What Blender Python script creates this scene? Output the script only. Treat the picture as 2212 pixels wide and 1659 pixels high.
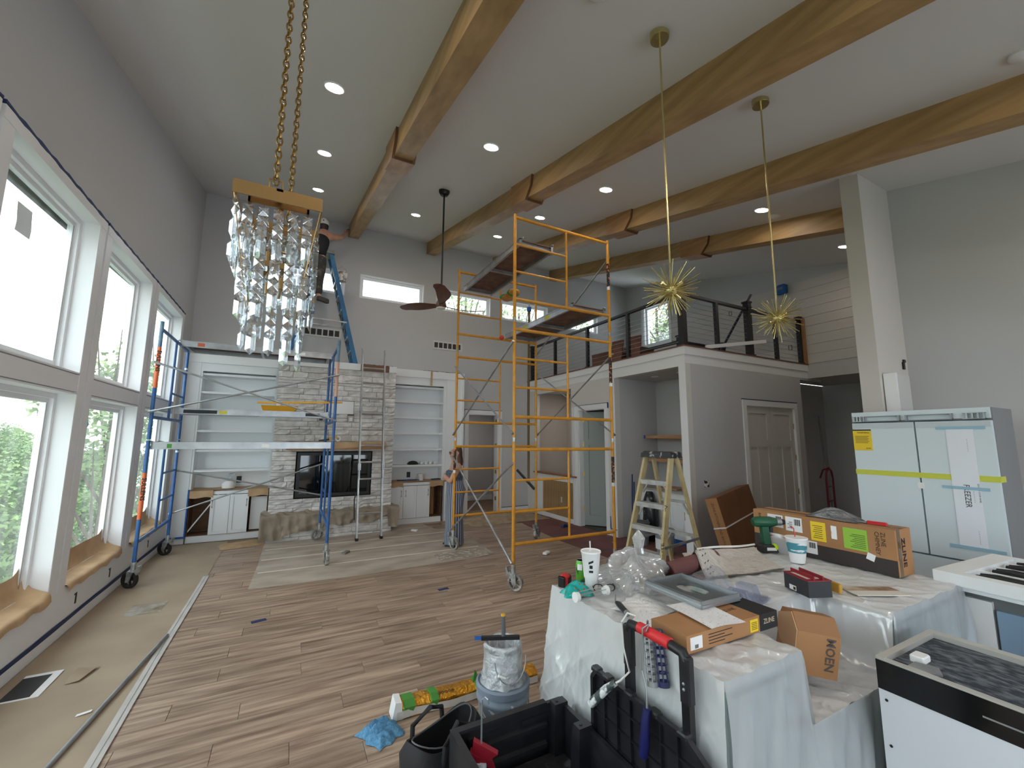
import bpy, bmesh, math, random
from mathutils import Vector, Matrix, Euler
for _o in list(bpy.data.objects): bpy.data.objects.remove(_o)
SC = bpy.context.scene
COL = SC.collection
PI = math.pi
rnd = random.Random(7)

# ---------------------------------------------------------------- camera
CAM_H = 1.8
YAW, PIT, ROL = math.radians(27.864), math.radians(7.544), math.radians(0.35)
_f = Vector((math.sin(YAW)*math.cos(PIT), math.cos(YAW)*math.cos(PIT), math.sin(PIT)))
_r = Vector((math.cos(YAW), -math.sin(YAW), 0)); _u = _r.cross(_f)
_r2 = _r*math.cos(ROL) + _u*math.sin(ROL); _u2 = _u*math.cos(ROL) - _r*math.sin(ROL)
cam = bpy.data.objects.new('camera', bpy.data.cameras.new('camera'))
COL.objects.link(cam)
cam.matrix_world = Matrix(((_r2.x, _u2.x, -_f.x, 0), (_r2.y, _u2.y, -_f.y, 0), (_r2.z, _u2.z, -_f.z, CAM_H), (0, 0, 0, 1)))
cam.data.sensor_width = 36; cam.data.lens = 36*899.3/2212
cam.data.clip_start = 0.05; cam.data.clip_end = 300
SC.camera = cam

# ---------------------------------------------------------------- sky, exposure
W = bpy.data.worlds.new('overcast_sky'); SC.world = W; W.use_nodes = True
nt = W.node_tree; nt.nodes.clear()
def wn(t, **k):
    n = nt.nodes.new(t)
    for a, b in k.items(): setattr(n, a, b)
    return n
tc = wn('ShaderNodeTexCoord'); mp = wn('ShaderNodeMapping'); mp.inputs['Scale'].default_value = (1, 1, 2.2)
nz = wn('ShaderNodeTexNoise'); nz.inputs['Scale'].default_value = 2.6; nz.inputs['Detail'].default_value = 5
rp = wn('ShaderNodeValToRGB'); rp.color_ramp.elements[0].position = .38; rp.color_ramp.elements[1].position = .66
rp.color_ramp.elements[0].color = (.88, .95, 1.0, 1); rp.color_ramp.elements[1].color = (.97, .985, 1, 1)
bg = wn('ShaderNodeBackground'); bg.inputs[1].default_value = 1.55
ow = wn('ShaderNodeOutputWorld')
nt.links.new(tc.outputs['Generated'], mp.inputs[0]); nt.links.new(mp.outputs[0], nz.inputs['Vector'])
nt.links.new(nz.outputs['Fac'], rp.inputs[0]); nt.links.new(rp.outputs[0], bg.inputs[0]); nt.links.new(bg.outputs[0], ow.inputs[0])
vs = SC.view_settings
vs.view_transform = 'Standard'; vs.look = 'None'; vs.gamma = 1.0; vs.use_curve_mapping = False; vs.exposure = 1.75
SC.cycles.max_bounces = 10; SC.cycles.diffuse_bounces = 6; SC.cycles.transparent_max_bounces = 24
SC.cycles.transmission_bounces = 8; SC.cycles.glossy_bounces = 4
SC.cycles.caustics_reflective = False; SC.cycles.caustics_refractive = False
SC.cycles.sample_clamp_indirect = 4.0

# ---------------------------------------------------------------- materials
def lin(c):
    if isinstance(c, str): c = tuple(int(c[i:i+2], 16) for i in (0, 2, 4))
    out = []
    for v in c[:3]:
        v = v/255.0
        out.append(v/12.92 if v <= .04045 else ((v+.055)/1.055)**2.4)
    return tuple(out) + (1.0,)
MATS = {}
def mat(name, col, rough=.6, metal=0., col2=None, scale=8., stretch=(1, 1, 1), detail=4., lo=.35, hi=.65, bump=0., bscale=None,
        coord='Object', rand=0., emit=0., trans=0., spec=.5, coat=0., sheen=0.):
    """procedural principled material: base colour, optional second colour through a noise ramp, optional bump"""
    if name in MATS: return MATS[name]
    m = bpy.data.materials.new(name); m.use_nodes = True; t = m.node_tree
    b = t.nodes['Principled BSDF']; L = t.links
    b.inputs['Base Color'].default_value = lin(col); b.inputs['Roughness'].default_value = rough
    b.inputs['Metallic'].default_value = metal; b.inputs['Specular IOR Level'].default_value = spec
    b.inputs['Coat Weight'].default_value = coat; b.inputs['Sheen Weight'].default_value = sheen
    if trans: b.inputs['Transmission Weight'].default_value = trans
    if emit:
        b.inputs['Emission Color'].default_value = lin(col); b.inputs['Emission Strength'].default_value = emit
    vec = None
    if col2 is not None or bump:
        tcn = t.nodes.new('ShaderNodeTexCoord'); mpn = t.nodes.new('ShaderNodeMapping'); mpn.inputs['Scale'].default_value = stretch
        L.new(tcn.outputs[coord], mpn.inputs[0]); vec = mpn.outputs[0]
        if rand:
            oi = t.nodes.new('ShaderNodeObjectInfo'); vm = t.nodes.new('ShaderNodeVectorMath'); vm.operation = 'SCALE'
            vm.inputs[0].default_value = (37, 53, 71); L.new(oi.outputs['Random'], vm.inputs['Scale'])
            ad = t.nodes.new('ShaderNodeVectorMath'); L.new(mpn.outputs[0], ad.inputs[0]); L.new(vm.outputs[0], ad.inputs[1]); vec = ad.outputs[0]
    if col2 is not None:
        n = t.nodes.new('ShaderNodeTexNoise'); n.inputs['Scale'].default_value = scale; n.inputs['Detail'].default_value = detail
        L.new(vec, n.inputs['Vector'])
        r = t.nodes.new('ShaderNodeValToRGB'); r.color_ramp.elements[0].position = lo; r.color_ramp.elements[1].position = hi
        r.color_ramp.elements[0].color = lin(col); r.color_ramp.elements[1].color = lin(col2)
        L.new(n.outputs['Fac'], r.inputs[0]); out = r.outputs[0]
        if rand:
            hs = t.nodes.new('ShaderNodeHueSaturation'); mr = t.nodes.new('ShaderNodeMapRange')
            mr.inputs['To Min'].default_value = 1-rand; mr.inputs['To Max'].default_value = 1+rand
            L.new(oi.outputs['Random'], mr.inputs[0]); L.new(mr.outputs[0], hs.inputs['Value']); L.new(out, hs.inputs['Color']); out = hs.outputs[0]
        L.new(out, b.inputs['Base Color'])
    if bump:
        n2 = t.nodes.new('ShaderNodeTexNoise'); n2.inputs['Scale'].default_value = bscale or scale; n2.inputs['Detail'].default_value = 5
        L.new(vec, n2.inputs['Vector'])
        bp = t.nodes.new('ShaderNodeBump'); bp.inputs['Strength'].default_value = bump; bp.inputs['Distance'].default_value = .02
        L.new(n2.outputs['Fac'], bp.inputs['Height']); L.new(bp.outputs[0], b.inputs['Normal'])
    MATS[name] = m
    return m
def film(name, tint, clear=.6, rough=.25, gloss=.15, haze=None, scale=6., bump=.5, bscale=9., stretch=(1, 1, 1), ridged=False, transl=.45, bdist=.03):
    """thin plastic or glass sheet: part see-through, part milky, part glossy"""
    if name in MATS: return MATS[name]
    m = bpy.data.materials.new(name); m.use_nodes = True; t = m.node_tree; L = t.links
    t.nodes.clear(); o = t.nodes.new('ShaderNodeOutputMaterial')
    tr = t.nodes.new('ShaderNodeBsdfTransparent'); tr.inputs[0].default_value = lin(tint)
    df = t.nodes.new('ShaderNodeBsdfDiffuse'); df.inputs[0].default_value = lin(tint)
    tl = t.nodes.new('ShaderNodeBsdfTranslucent'); tl.inputs[0].default_value = lin(tint)
    dt = t.nodes.new('ShaderNodeMixShader'); dt.inputs[0].default_value = transl
    L.new(df.outputs[0], dt.inputs[1]); L.new(tl.outputs[0], dt.inputs[2])
    gl = t.nodes.new('ShaderNodeBsdfGlossy'); gl.inputs['Roughness'].default_value = rough
    m1 = t.nodes.new('ShaderNodeMixShader'); m2 = t.nodes.new('ShaderNodeMixShader')
    m1.inputs[0].default_value = clear; m2.inputs[0].default_value = gloss
    L.new(dt.outputs[0], m1.inputs[1]); L.new(tr.outputs[0], m1.inputs[2])
    L.new(m1.outputs[0], m2.inputs[1]); L.new(gl.outputs[0], m2.inputs[2]); L.new(m2.outputs[0], o.inputs[0])
    tcn = t.nodes.new('ShaderNodeTexCoord'); mpn = t.nodes.new('ShaderNodeMapping'); mpn.inputs['Scale'].default_value = stretch
    L.new(tcn.outputs['Object'], mpn.inputs[0])
    if haze is not None:
        n = t.nodes.new('ShaderNodeTexNoise'); n.inputs['Scale'].default_value = scale; n.inputs['Detail'].default_value = 4
        L.new(mpn.outputs[0], n.inputs['Vector'])
        mr = t.nodes.new('ShaderNodeMapRange'); mr.inputs['From Min'].default_value = .4; mr.inputs['From Max'].default_value = .62
        mr.inputs['To Min'].default_value = clear; mr.inputs['To Max'].default_value = haze
        L.new(n.outputs['Fac'], mr.inputs[0]); L.new(mr.outputs[0], m1.inputs[0])
    if bump:
        n = t.nodes.new('ShaderNodeTexNoise'); n.inputs['Scale'].default_value = bscale; n.inputs['Detail'].default_value = 6
        n.inputs['Distortion'].default_value = .6
        if ridged: n.noise_type = 'RIDGED_MULTIFRACTAL'; n.inputs['Detail'].default_value = 3
        L.new(mpn.outputs[0], n.inputs['Vector'])
        bp = t.nodes.new('ShaderNodeBump'); bp.inputs['Strength'].default_value = bump; bp.inputs['Distance'].default_value = bdist
        L.new(n.outputs['Fac'], bp.inputs['Height'])
        for s_ in (df, gl): L.new(bp.outputs[0], s_.inputs['Normal'])
    MATS[name] = m
    return m
def emission(name, col, strength):
    if name in MATS: return MATS[name]
    m = bpy.data.materials.new(name); m.use_nodes = True; t = m.node_tree; t.nodes.clear()
    e = t.nodes.new('ShaderNodeEmission'); e.inputs[0].default_value = lin(col); e.inputs[1].default_value = strength
    o = t.nodes.new('ShaderNodeOutputMaterial'); t.links.new(e.outputs[0], o.inputs[0]); MATS[name] = m
    return m

# ---------------------------------------------------------------- mesh builder
def V(*a): return Vector(a)
class MB:
    def __init__(s): s.v = []; s.f = []; s.mi = []; s.cur = 0
    def add(s, vs_, fs):
        n = len(s.v); s.v += [tuple(p) for p in vs_]; s.f += [tuple(i+n for i in f) for f in fs]; s.mi += [s.cur]*len(fs); return s
    def slot(s, i): s.cur = i; return s
    def box(s, a, b):
        x0, y0, z0 = (min(a[i], b[i]) for i in range(3)); x1, y1, z1 = (max(a[i], b[i]) for i in range(3))
        return s.add([(x0, y0, z0), (x1, y0, z0), (x1, y1, z0), (x0, y1, z0), (x0, y0, z1), (x1, y0, z1), (x1, y1, z1), (x0, y1, z1)],
                     [(0, 3, 2, 1), (4, 5, 6, 7), (0, 1, 5, 4), (1, 2, 6, 5), (2, 3, 7, 6), (3, 0, 4, 7)])
    def obox(s, c, size, rot=(0, 0, 0), M=None):
        R = M if M is not None else Euler(rot).to_matrix(); c = Vector(c); h = [k/2 for k in size]
        pts = [c + R @ Vector((sx*h[0], sy*h[1], sz*h[2])) for sz in (-1, 1) for sx, sy in ((-1, -1), (1, -1), (1, 1), (-1, 1))]
        return s.add(pts, [(0, 3, 2, 1), (4, 5, 6, 7), (0, 1, 5, 4), (1, 2, 6, 5), (2, 3, 7, 6), (3, 0, 4, 7)])
    def bbox(s, a, b, r):
        """box with chamfered vertical and top edges"""
        x0, y0, z0 = a; x1, y1, z1 = b
        def ring(z, i): return [(x0+r+i, y0+i, z), (x1-r-i, y0+i, z), (x1-i, y0+r+i, z), (x1-i, y1-r-i, z), (x1-r-i, y1-i, z), (x0+r+i, y1-i, z), (x0+i, y1-r-i, z), (x0+i, y0+r+i, z)]
        return s.loft([ring(z0, 0), ring(z1-r, 0), ring(z1, r*.7)])
    def beam(s, p0, p1, w, h, up=(0, 0, 1)):
        """rectangular bar between two points"""
        p0, p1 = Vector(p0), Vector(p1); d = (p1-p0); L = d.length; d.normalize(); u = Vector(up)
        x = d.cross(u)
        if x.length < 1e-4: x = d.cross(Vector((1, 0, 0)))
        x.normalize(); u2 = x.cross(d)
        return s.obox((p0+p1)/2, (w, L, h), M=Matrix((x, d, u2)).transposed())
    def tube(s, pts, r, n=8, caps=True, radii=None):
        pts = [Vector(p) for p in pts]; rings = []
        ref = None
        for i, p in enumerate(pts):
            if i == 0: d = pts[1]-p
            elif i == len(pts)-1: d = p-pts[i-1]
            else: d = (pts[i+1]-p).normalized()+(p-pts[i-1]).normalized()
            if d.length < 1e-9: d = Vector((0, 0, 1))
            d.normalize()
            if ref is None:
                ref = Vector((0, 0, 1)) if abs(d.z) < .9 else Vector((1, 0, 0))
            x = d.cross(ref)
            if x.length < 1e-6: x = d.cross(Vector((0, 1, 0)))
            x.normalize(); y = d.cross(x).normalized(); ref = y.cross(d) if False else ref
            rr = radii[i] if radii else r
            rings.append([p + x*math.cos(2*PI*k/n)*rr + y*math.sin(2*PI*k/n)*rr for k in range(n)])
        return s.loft(rings, caps)
    def cyl(s, p0, p1, r0, r1=None, n=12, caps=True):
        return s.tube([p0, p1], r0, n, caps, [r0, r0 if r1 is None else r1])
    def loft(s, rings, caps=True, closed=True):
        n = len(rings[0]); base = len(s.v); vs_ = [p for r in rings for p in r]; fs = []
        for i in range(len(rings)-1):
            for k in range(n if closed else n-1):
                a = i*n+k; b = i*n+(k+1) % n; fs.append((a, b, b+n, a+n))
        if caps and closed: fs.append(tuple(reversed(range(n)))); fs.append(tuple(range((len(rings)-1)*n, len(rings)*n)))
        return s.add(vs_, fs)
    def lathe(s, prof, c=(0, 0, 0), n=20, caps=True):
        c = Vector(c)
        return s.loft([[c+Vector((r*math.cos(2*PI*k/n), r*math.sin(2*PI*k/n), z)) for k in range(n)] for r, z in prof], caps)
    def ball(s, c, r, n=10, m=7, sc=(1, 1, 1)):
        c = Vector(c)
        return s.loft([[c+Vector((sc[0]*r*math.sin(PI*j/m)*math.cos(2*PI*k/n), sc[1]*r*math.sin(PI*j/m)*math.sin(2*PI*k/n), -sc[2]*r*math.cos(PI*j/m))) for k in range(n)]
                       for j in [.12]+list(range(1, m))+[m-.12]])
    def prism(s, poly, axis, a, b):
        """polygon in the plane normal to axis (0 x,1 y,2 z), extruded from a to b"""
        def P(q, h): return {0: (h, q[0], q[1]), 1: (q[0], h, q[1]), 2: (q[0], q[1], h)}[axis]
        n = len(poly)
        return s.add([P(q, a) for q in poly]+[P(q, b) for q in poly],
                     [tuple(reversed(range(n))), tuple(range(n, 2*n))]+[(k, (k+1) % n, (k+1) % n+n, k+n) for k in range(n)])
    def torus(s, c, R, r, n=20, m=8, ax='z', sc=(1, 1)):
        c = Vector(c); rings = []
        for i in range(n):
            a = 2*PI*i/n; ring = []
            for k in range(m):
                b = 2*PI*k/m; q = (R+r*math.cos(b)); p = (q*math.cos(a)*sc[0], q*math.sin(a)*sc[1], r*math.sin(b))
                p = {'z': p, 'x': (p[2], p[0], p[1]), 'y': (p[0], p[2], p[1])}[ax]
                ring.append(c+Vector(p))
            rings.append(ring)
        rings.append(rings[0]); return s.loft(rings, False)
    def grid(s, nu, nv, fn):
        vs_ = [fn(i/nu, j/nv) for j in range(nv+1) for i in range(nu+1)]
        return s.add(vs_, [(j*(nu+1)+i, j*(nu+1)+i+1, (j+1)*(nu+1)+i+1, (j+1)*(nu+1)+i) for j in range(nv) for i in range(nu)])
    def xf(s, M, start=0):
        for i in range(start, len(s.v)): s.v[i] = tuple(M @ Vector(s.v[i]))
        return s
    def mesh(s, name, m, smooth=False):
        me = bpy.data.meshes.new(name); me.from_pydata(s.v, [], s.f)
        for k in (m if isinstance(m, (list, tuple)) else [m]): me.materials.append(k)
        if any(s.mi): me.polygons.foreach_set('material_index', s.mi)
        bm = bmesh.new(); bm.from_mesh(me); bmesh.ops.recalc_face_normals(bm, faces=bm.faces); bm.to_mesh(me); bm.free()
        if smooth:
            me.polygons.foreach_set('use_smooth', [True]*len(me.polygons))
            if smooth != 'all':
                try: me.set_sharp_from_angle(angle=math.radians(40))
                except Exception: pass
        me.update(); return me
    def build(s, name, m, parent=None, smooth=False, loc=None, rot=None):
        o = bpy.data.objects.new(name, s.mesh(name, m, smooth)); COL.objects.link(o)
        if parent is not None: o.parent = parent
        if loc is not None: o.location = loc
        if rot is not None: o.rotation_euler = rot
        return o
def mkobj(name, me, parent=None, loc=(0, 0, 0), rot=(0, 0, 0), scale=None):
    o = bpy.data.objects.new(name, me); COL.objects.link(o); o.location = loc; o.rotation_euler = rot
    if scale is not None: o.scale = scale if isinstance(scale, (tuple, list)) else (scale,)*3
    if parent is not None: o.parent = parent
    return o
def thing(name, label, cat, loc=(0, 0, 0), rz=0., group=None, rot=None):
    o = bpy.data.objects.new(name, None); COL.objects.link(o); o.location = loc
    o.rotation_euler = rot if rot is not None else (0, 0, rz); o.empty_display_size = .1
    o['label'] = label; o['category'] = cat
    if group: o['group'] = group
    return o
def tag(o, label, cat, group=None):
    o['label'] = label; o['category'] = cat
    if group: o['group'] = group
    return o
def struct(o): o['kind'] = 'structure'; return o
def copy_tree(o, parent=None):
    c = o.copy(); COL.objects.link(c); c.parent = parent
    for ch in list(o.children): copy_tree(ch, c)
    return c
def text(name, body, size, m, parent, loc, rot=(0, 0, 0), M=None, align='LEFT', ext=.0005, sx=1., bold=0.):
    cu = bpy.data.curves.new(name, 'FONT'); cu.body = body; cu.size = size; cu.align_x = align; cu.extrude = ext; cu.offset = bold
    cu.space_line = .9; cu.resolution_u = 2
    to = bpy.data.objects.new(name, cu); COL.objects.link(to)
    me = bpy.data.meshes.new_from_object(to.evaluated_get(bpy.context.evaluated_depsgraph_get()))
    bpy.data.objects.remove(to); bpy.data.curves.remove(cu)
    me.materials.clear(); me.materials.append(m)
    if sx != 1.:
        for v_ in me.vertices: v_.co.x *= sx
    if M is not None:
        me.transform(M); return mkobj(name, me, parent)
    return mkobj(name, me, parent, loc, rot)
def ceil_z(y): return 6.5-.243*(9.33-y)
TILT = math.atan(.243)

# shared paints
M_WALL = mat('warm_grey_paint', (194, 194, 195), .7, bump=.03, bscale=220)
M_CEIL = mat('ceiling_paint', (214, 213, 211), .75, bump=.03, bscale=220)
M_TRIM = mat('white_satin_trim', (233, 234, 236), .38)
M_CAB = mat('white_cabinet_paint', (233, 236, 238), .35)
M_TAPEB = mat('blue_masking_tape', (28, 92, 172), .6)
M_TAPED = mat('dark_blue_tape', (24, 46, 92), .6)
M_KRAFT = mat('brown_kraft_paper', (198, 166, 128), .7, col2=(180, 148, 112), scale=5, bump=.35, bscale=7)
M_BLACK = mat('black_plastic', (20, 20, 22), .42)
M_WOOD = mat('stained_beam_wood', (150, 118, 76), .5, col2=(182, 148, 100), scale=2.2, stretch=(5, .5, 6), detail=6, lo=.3, hi=.7, bump=.05, bscale=9)
M_STEEL = mat('galvanised_steel', (150, 154, 158), .38, .75, col2=(182, 186, 190), scale=6)
M_ALU = mat('aluminium', (186, 188, 190), .34, .8, col2=(160, 162, 164), scale=5)
M_WHITE = mat('white_paper', (238, 238, 238), .7)
M_GOLD = mat('brushed_gold', (176, 140, 92), .3, .9)
M_BRASS = mat('pale_brass', (196, 182, 128), .26, .9)
M_CARD = mat('cardboard', (176, 130, 88), .75, col2=(164, 118, 78), scale=3, bump=.04, bscale=60)
M_GLASS = film('window_glass', (246, 251, 251), .95, .03, .04, haze=.86, scale=2.2, bump=0, stretch=(1, 2.2, .5))
M_GLASSC = film('clear_glass', (248, 252, 255), .96, .03, .04, bump=0)
# ================================================================ ROOM SHELL
XL, YF, YB, XK = -1.75, 9.5, -3.5, 6.0
BAYS = [(-1.47, -.03), (.27, 1.71), (2.0, 3.44), (3.73, 5.17), (5.46, 6.90), (7.19, 8.65)]
# ---- floor: slab with planks
M_PLANK = mat('oak_look_vinyl_plank', (122, 98, 82), .42, col2=(184, 160, 138), scale=2.0, stretch=(1.0, 13, 1), detail=10, lo=.33, hi=.68, rand=.13, bump=.03, bscale=12)
M_SLAB = mat('subfloor', (120, 96, 76), .6, col2=(150, 124, 100), scale=2, stretch=(.8, 9, 1))
floor = struct(MB().box((-1.95, YB, -.15), (11, 13.2, -.009)).build('floor', M_SLAB))
PW, PL = .19, 1.22
def plank_mesh(L):
    b = MB(); g = .0012; c = .0015
    b.loft([[(g, g, 0), (L-g, g, 0), (L-g, PW-g, 0), (g, PW-g, 0)], [(g, g, .008-c), (L-g, g, .008-c), (L-g, PW-g, .008-c), (g, PW-g, .008-c)],
            [(g+c, g+c, .008), (L-g-c, g+c, .008), (L-g-c, PW-g-c, .008), (g+c, PW-g-c, .008)]])
    return b.mesh('plank', M_PLANK)
PLM = plank_mesh(PL)
cnt = 0
far_planks = []
y = .95
offs = 0
while y < 9.9:
    offs = (offs+.37+rnd.random()*.3) % PL
    x = -.95-offs
    while x < 5.45:
        x1 = min(x+PL, 5.48)
        vis = x1 > -.9 and not (y > 6.2 and x > -.2 and x1 < 2.9 and y < 8.6) and not (x > 4.45 and y > 4.6) and not (1.5 < x and x1 < 3.8 and 1.0 < y < 2.1) and not (y < 2.0 and x > 3.2)
        if y > 8.6 and x1 < 3.4: vis = False
        if vis and x1-x > .25:
            x0 = max(x, -.93)
            me = PLM if (x1-x0 > PL-.01) else plank_mesh(x1-x0)
            mkobj('plank', me, floor, (x0, y, -.008)); cnt += 1
        x += PL
    y += PW
print('planks', cnt)

# ---- left wall with window openings
w = MB()
w.box((XL, YB, -.1), (XL-.2, YF+.2, .42)); w.box((XL, YB, 2.19), (XL-.2, YF+.2, 2.36))
w.prism([(YB, 3.82), (YF+.2, 3.82), (YF+.2, ceil_z(YF+.2)+.05), (YB, ceil_z(YB)+.05)], 0, XL, XL-.2)
ys = [YB]+[k for b_ in BAYS for k in b_]+[YF+.2]
for i in range(0, len(ys), 2):
    w.box((XL, ys[i], .42), (XL-.2, ys[i+1], 2.19)); w.box((XL, ys[i], 2.36), (XL-.2, ys[i+1], 3.82))
struct(w.build('wall_left', M_WALL))
t = MB()
for i in range(1, len(BAYS)):
    a, b_ = BAYS[i-1][1], BAYS[i][0]; c = (a+b_)/2
    t.box((XL+.022, a-.006, .42), (XL, c-.02, 3.80)); t.box((XL+.022, c+.02, .42), (XL, b_+.006, 3.80))
t.box((XL+.022, BAYS[-1][1]-.006, .42), (XL, BAYS[-1][1]+.12, 3.80)); t.box((XL+.022, BAYS[0][0]-.12, .42), (XL, BAYS[0][0]+.006, 3.80))
struct(t.build('trim_1', M_TRIM))
t = MB()
for a, b_ in BAYS: t.box((XL+.026, a-.125, 3.80), (XL, b_+.125, 3.885))
struct(t.build('trim_2', M_TRIM))
t = MB()
for a, b_ in BAYS: t.box((XL+.018, a-.006, 2.20), (XL, b_+.006, 2.35))
struct(t.build('trim_3', M_TRIM))
struct(MB().box((XL+.02, YB, .13), (XL, YF-.35, .42)).build('trim_4', M_TRIM))
struct(MB().box((XL+.034, YB, 0), (XL+.0, YF-.35, .105)).build('baseboard_left', M_TRIM))
# dark outlet slots in the apron below the windows
for yy in (5.75, 6.62, 8.1):
    o = MB().box((XL+.024, yy-.014, .2), (XL+.02, yy+.014, .3)).box((XL+.023, yy-.04, .285), (XL+.02, yy, .3)).build('wall_outlet', M_BLACK)
    tag(o, 'dark unfinished outlet slot in white apron board ' + {5.75: 'below the first papered sill from the scaffold', 6.62: 'below the middle papered window sill', 8.1: 'behind the blue scaffold caster'}[yy], 'outlet')
for a, b_ in BAYS[2:]:
    M_t = MB(); n = 24
    M_t.loft([[(XL+.028, a-.13+(b_-a+.26)*k/n, 3.883+.006*math.sin(k*1.7)+(.0 if 0 < k < n else .01)), (XL+.028, a-.13+(b_-a+.26)*k/n, 3.908+.006*math.sin(k*2.1+1)), (XL+.0005, a-.13+(b_-a+.26)*k/n, 3.908+.006*math.sin(k*2.1+1)), (XL+.0005, a-.13+(b_-a+.26)*k/n, 3.884)] for k in range(n+1)])
    i_ = BAYS.index((a, b_))
    tag(M_t.build('masking_tape_strip', M_TAPED), ['', '', 'dark blue tape above the casing of the bay next to the sticker window', 'dark blue tape above the casing of the window with stickers', 'dark blue tape above the casing of the middle window bay', 'dark blue tape above the window casing beside the far corner'][i_], 'tape')
tag(MB().loft([[(XL+.035, YB+(9.1-YB)*k/40, .098+.004*math.sin(k*1.3)), (XL+.0365, YB+(9.1-YB)*k/40, .122+.005*math.sin(k*2.3)), (XL+.02, YB+(9.1-YB)*k/40, .124+.005*math.sin(k*2.3)), (XL+.02, YB+(9.1-YB)*k/40, .106)] for k in range(41)]).build('masking_tape_strip', M_TAPED),
    'long dark blue tape line along the top of the baseboard under the tall windows', 'tape')

def window_unit(idx, y0, y1, z0, z1, marks=()):
    r = bpy.data.objects.new('window_%d' % idx, None); COL.objects.link(r); r['kind'] = 'structure'; r.location = (XL, y0, z0)
    W_, H_ = y1-y0, z1-z0; th = .014
    j = MB(); j.box((.02, 0, 0), (-.16, th, H_)); j.box((.02, W_-th, 0), (-.16, W_, H_)); j.box((.02, 0, 0), (-.16, W_, th)); j.box((.02, 0, H_-th), (-.16, W_, H_))
    j.build('window_jamb', M_TRIM, r)
    def ring(x0, x1, a, wd):
        m = MB(); m.box((x0, a, a), (x1, a+wd, H_-a)); m.box((x0, W_-a-wd, a), (x1, W_-a, H_-a)); m.box((x0, a+wd, a), (x1, W_-a-wd, a+wd)); m.box((x0, a+wd, H_-a-wd), (x1, W_-a-wd, H_-a)); return m
    ring(-.105, -.19, th, .045).build('window_frame', M_TRIM, r)
    s_ = ring(-.135, -.175, th+.045, .04); s_.build('sash', M_TRIM, r)
    MB().box((-.128, th+.085, th+.1), (-.13, th+.09, H_-.1)).box((-.128, W_-th-.09, th+.1), (-.13, W_-th-.085, H_-.1)).build('window_gasket', mat('grey_gasket', (120, 120, 118), .6), r)
    p = MB().box((-.154, .09, .09), (-.157, W_-.09, H_-.09)).build('pane', M_GLASS, r)
    return r
wi = 1
WIN = {}
for (a, b_) in reversed(BAYS):
    for z0_, z1_ in ((.42, 2.19), (2.36, 3.82)):
        WIN[(a, z0_)] = window_unit(wi, a, b_, z0_, z1_); wi += 1
# stickers and smudges on the glass
def sticker(y_, z_, w_, h_, col, label, a=0.):
    o = MB().grid(3, 3, lambda u, v: (0, (u-.5)*w_+.01*math.sin(5*v), (v-.5)*h_)).build('window_sticker', mat('sticker_%s' % col, col, .6), None)
    o.location = (XL-.1528, y_, z_); o.rotation_euler = (a, 0, 0); tag(o, label, 'sticker')
sticker(4.39, 3.43, .20, .22, 'e8f2f4', 'square white paper sticker on the tall upper window pane', .03)
sticker(5.98, 1.93, .12, .07, '62c3ea', 'upper light blue tape square on the middle lower pane', .2)
sticker(5.86, 1.78, .17, .08, '62c3ea', 'lower light blue tape square on the middle lower pane')

# ---- kraft paper on the sills
def sill_paper(y0, y1, label, seed):
    r_ = random.Random(seed); ph = [r_.random()*6 for _ in range(4)]
    prof = [(-.146, .25), (-.14, .14), (-.118, .065), (-.08, .042), (-.03, .034), (.028, .030), (.044, .012), (.05, -.028)]
    W_ = y1-y0; nu = 26
    def fn(u, v):
        k = v*(len(prof)-1); i = min(int(k), len(prof)-2); q = k-i
        x = prof[i][0]*(1-q)+prof[i+1][0]*q; z = prof[i][1]*(1-q)+prof[i+1][1]*q
        edge = max(0, (u-.86)/.14); z += edge**2*.15*max(0, .9-v); 
        z += .006*math.sin(u*19+ph[0])*v+.012*math.sin(u*27+ph[1])*v**4
        x += .004*math.sin(u*23+ph[2])*v*v
        return (x, y0+.02+u*(W_-.04), z)
    b = MB().grid(nu, 14, fn)
    o = b.build('sill_paper', M_KRAFT, None, 'all'); o.location = (XL, 0, .42)
    tag(o, label, 'paper')
sill_paper(3.73, 5.17, 'brown paper curled over the sill of the window holding stickers', 1)
sill_paper(5.46, 6.90, 'brown paper lining the sill of the middle tall window', 2)
sill_paper(7.19, 8.65, 'brown paper on the window sill behind the blue scaffold', 3)

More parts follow.
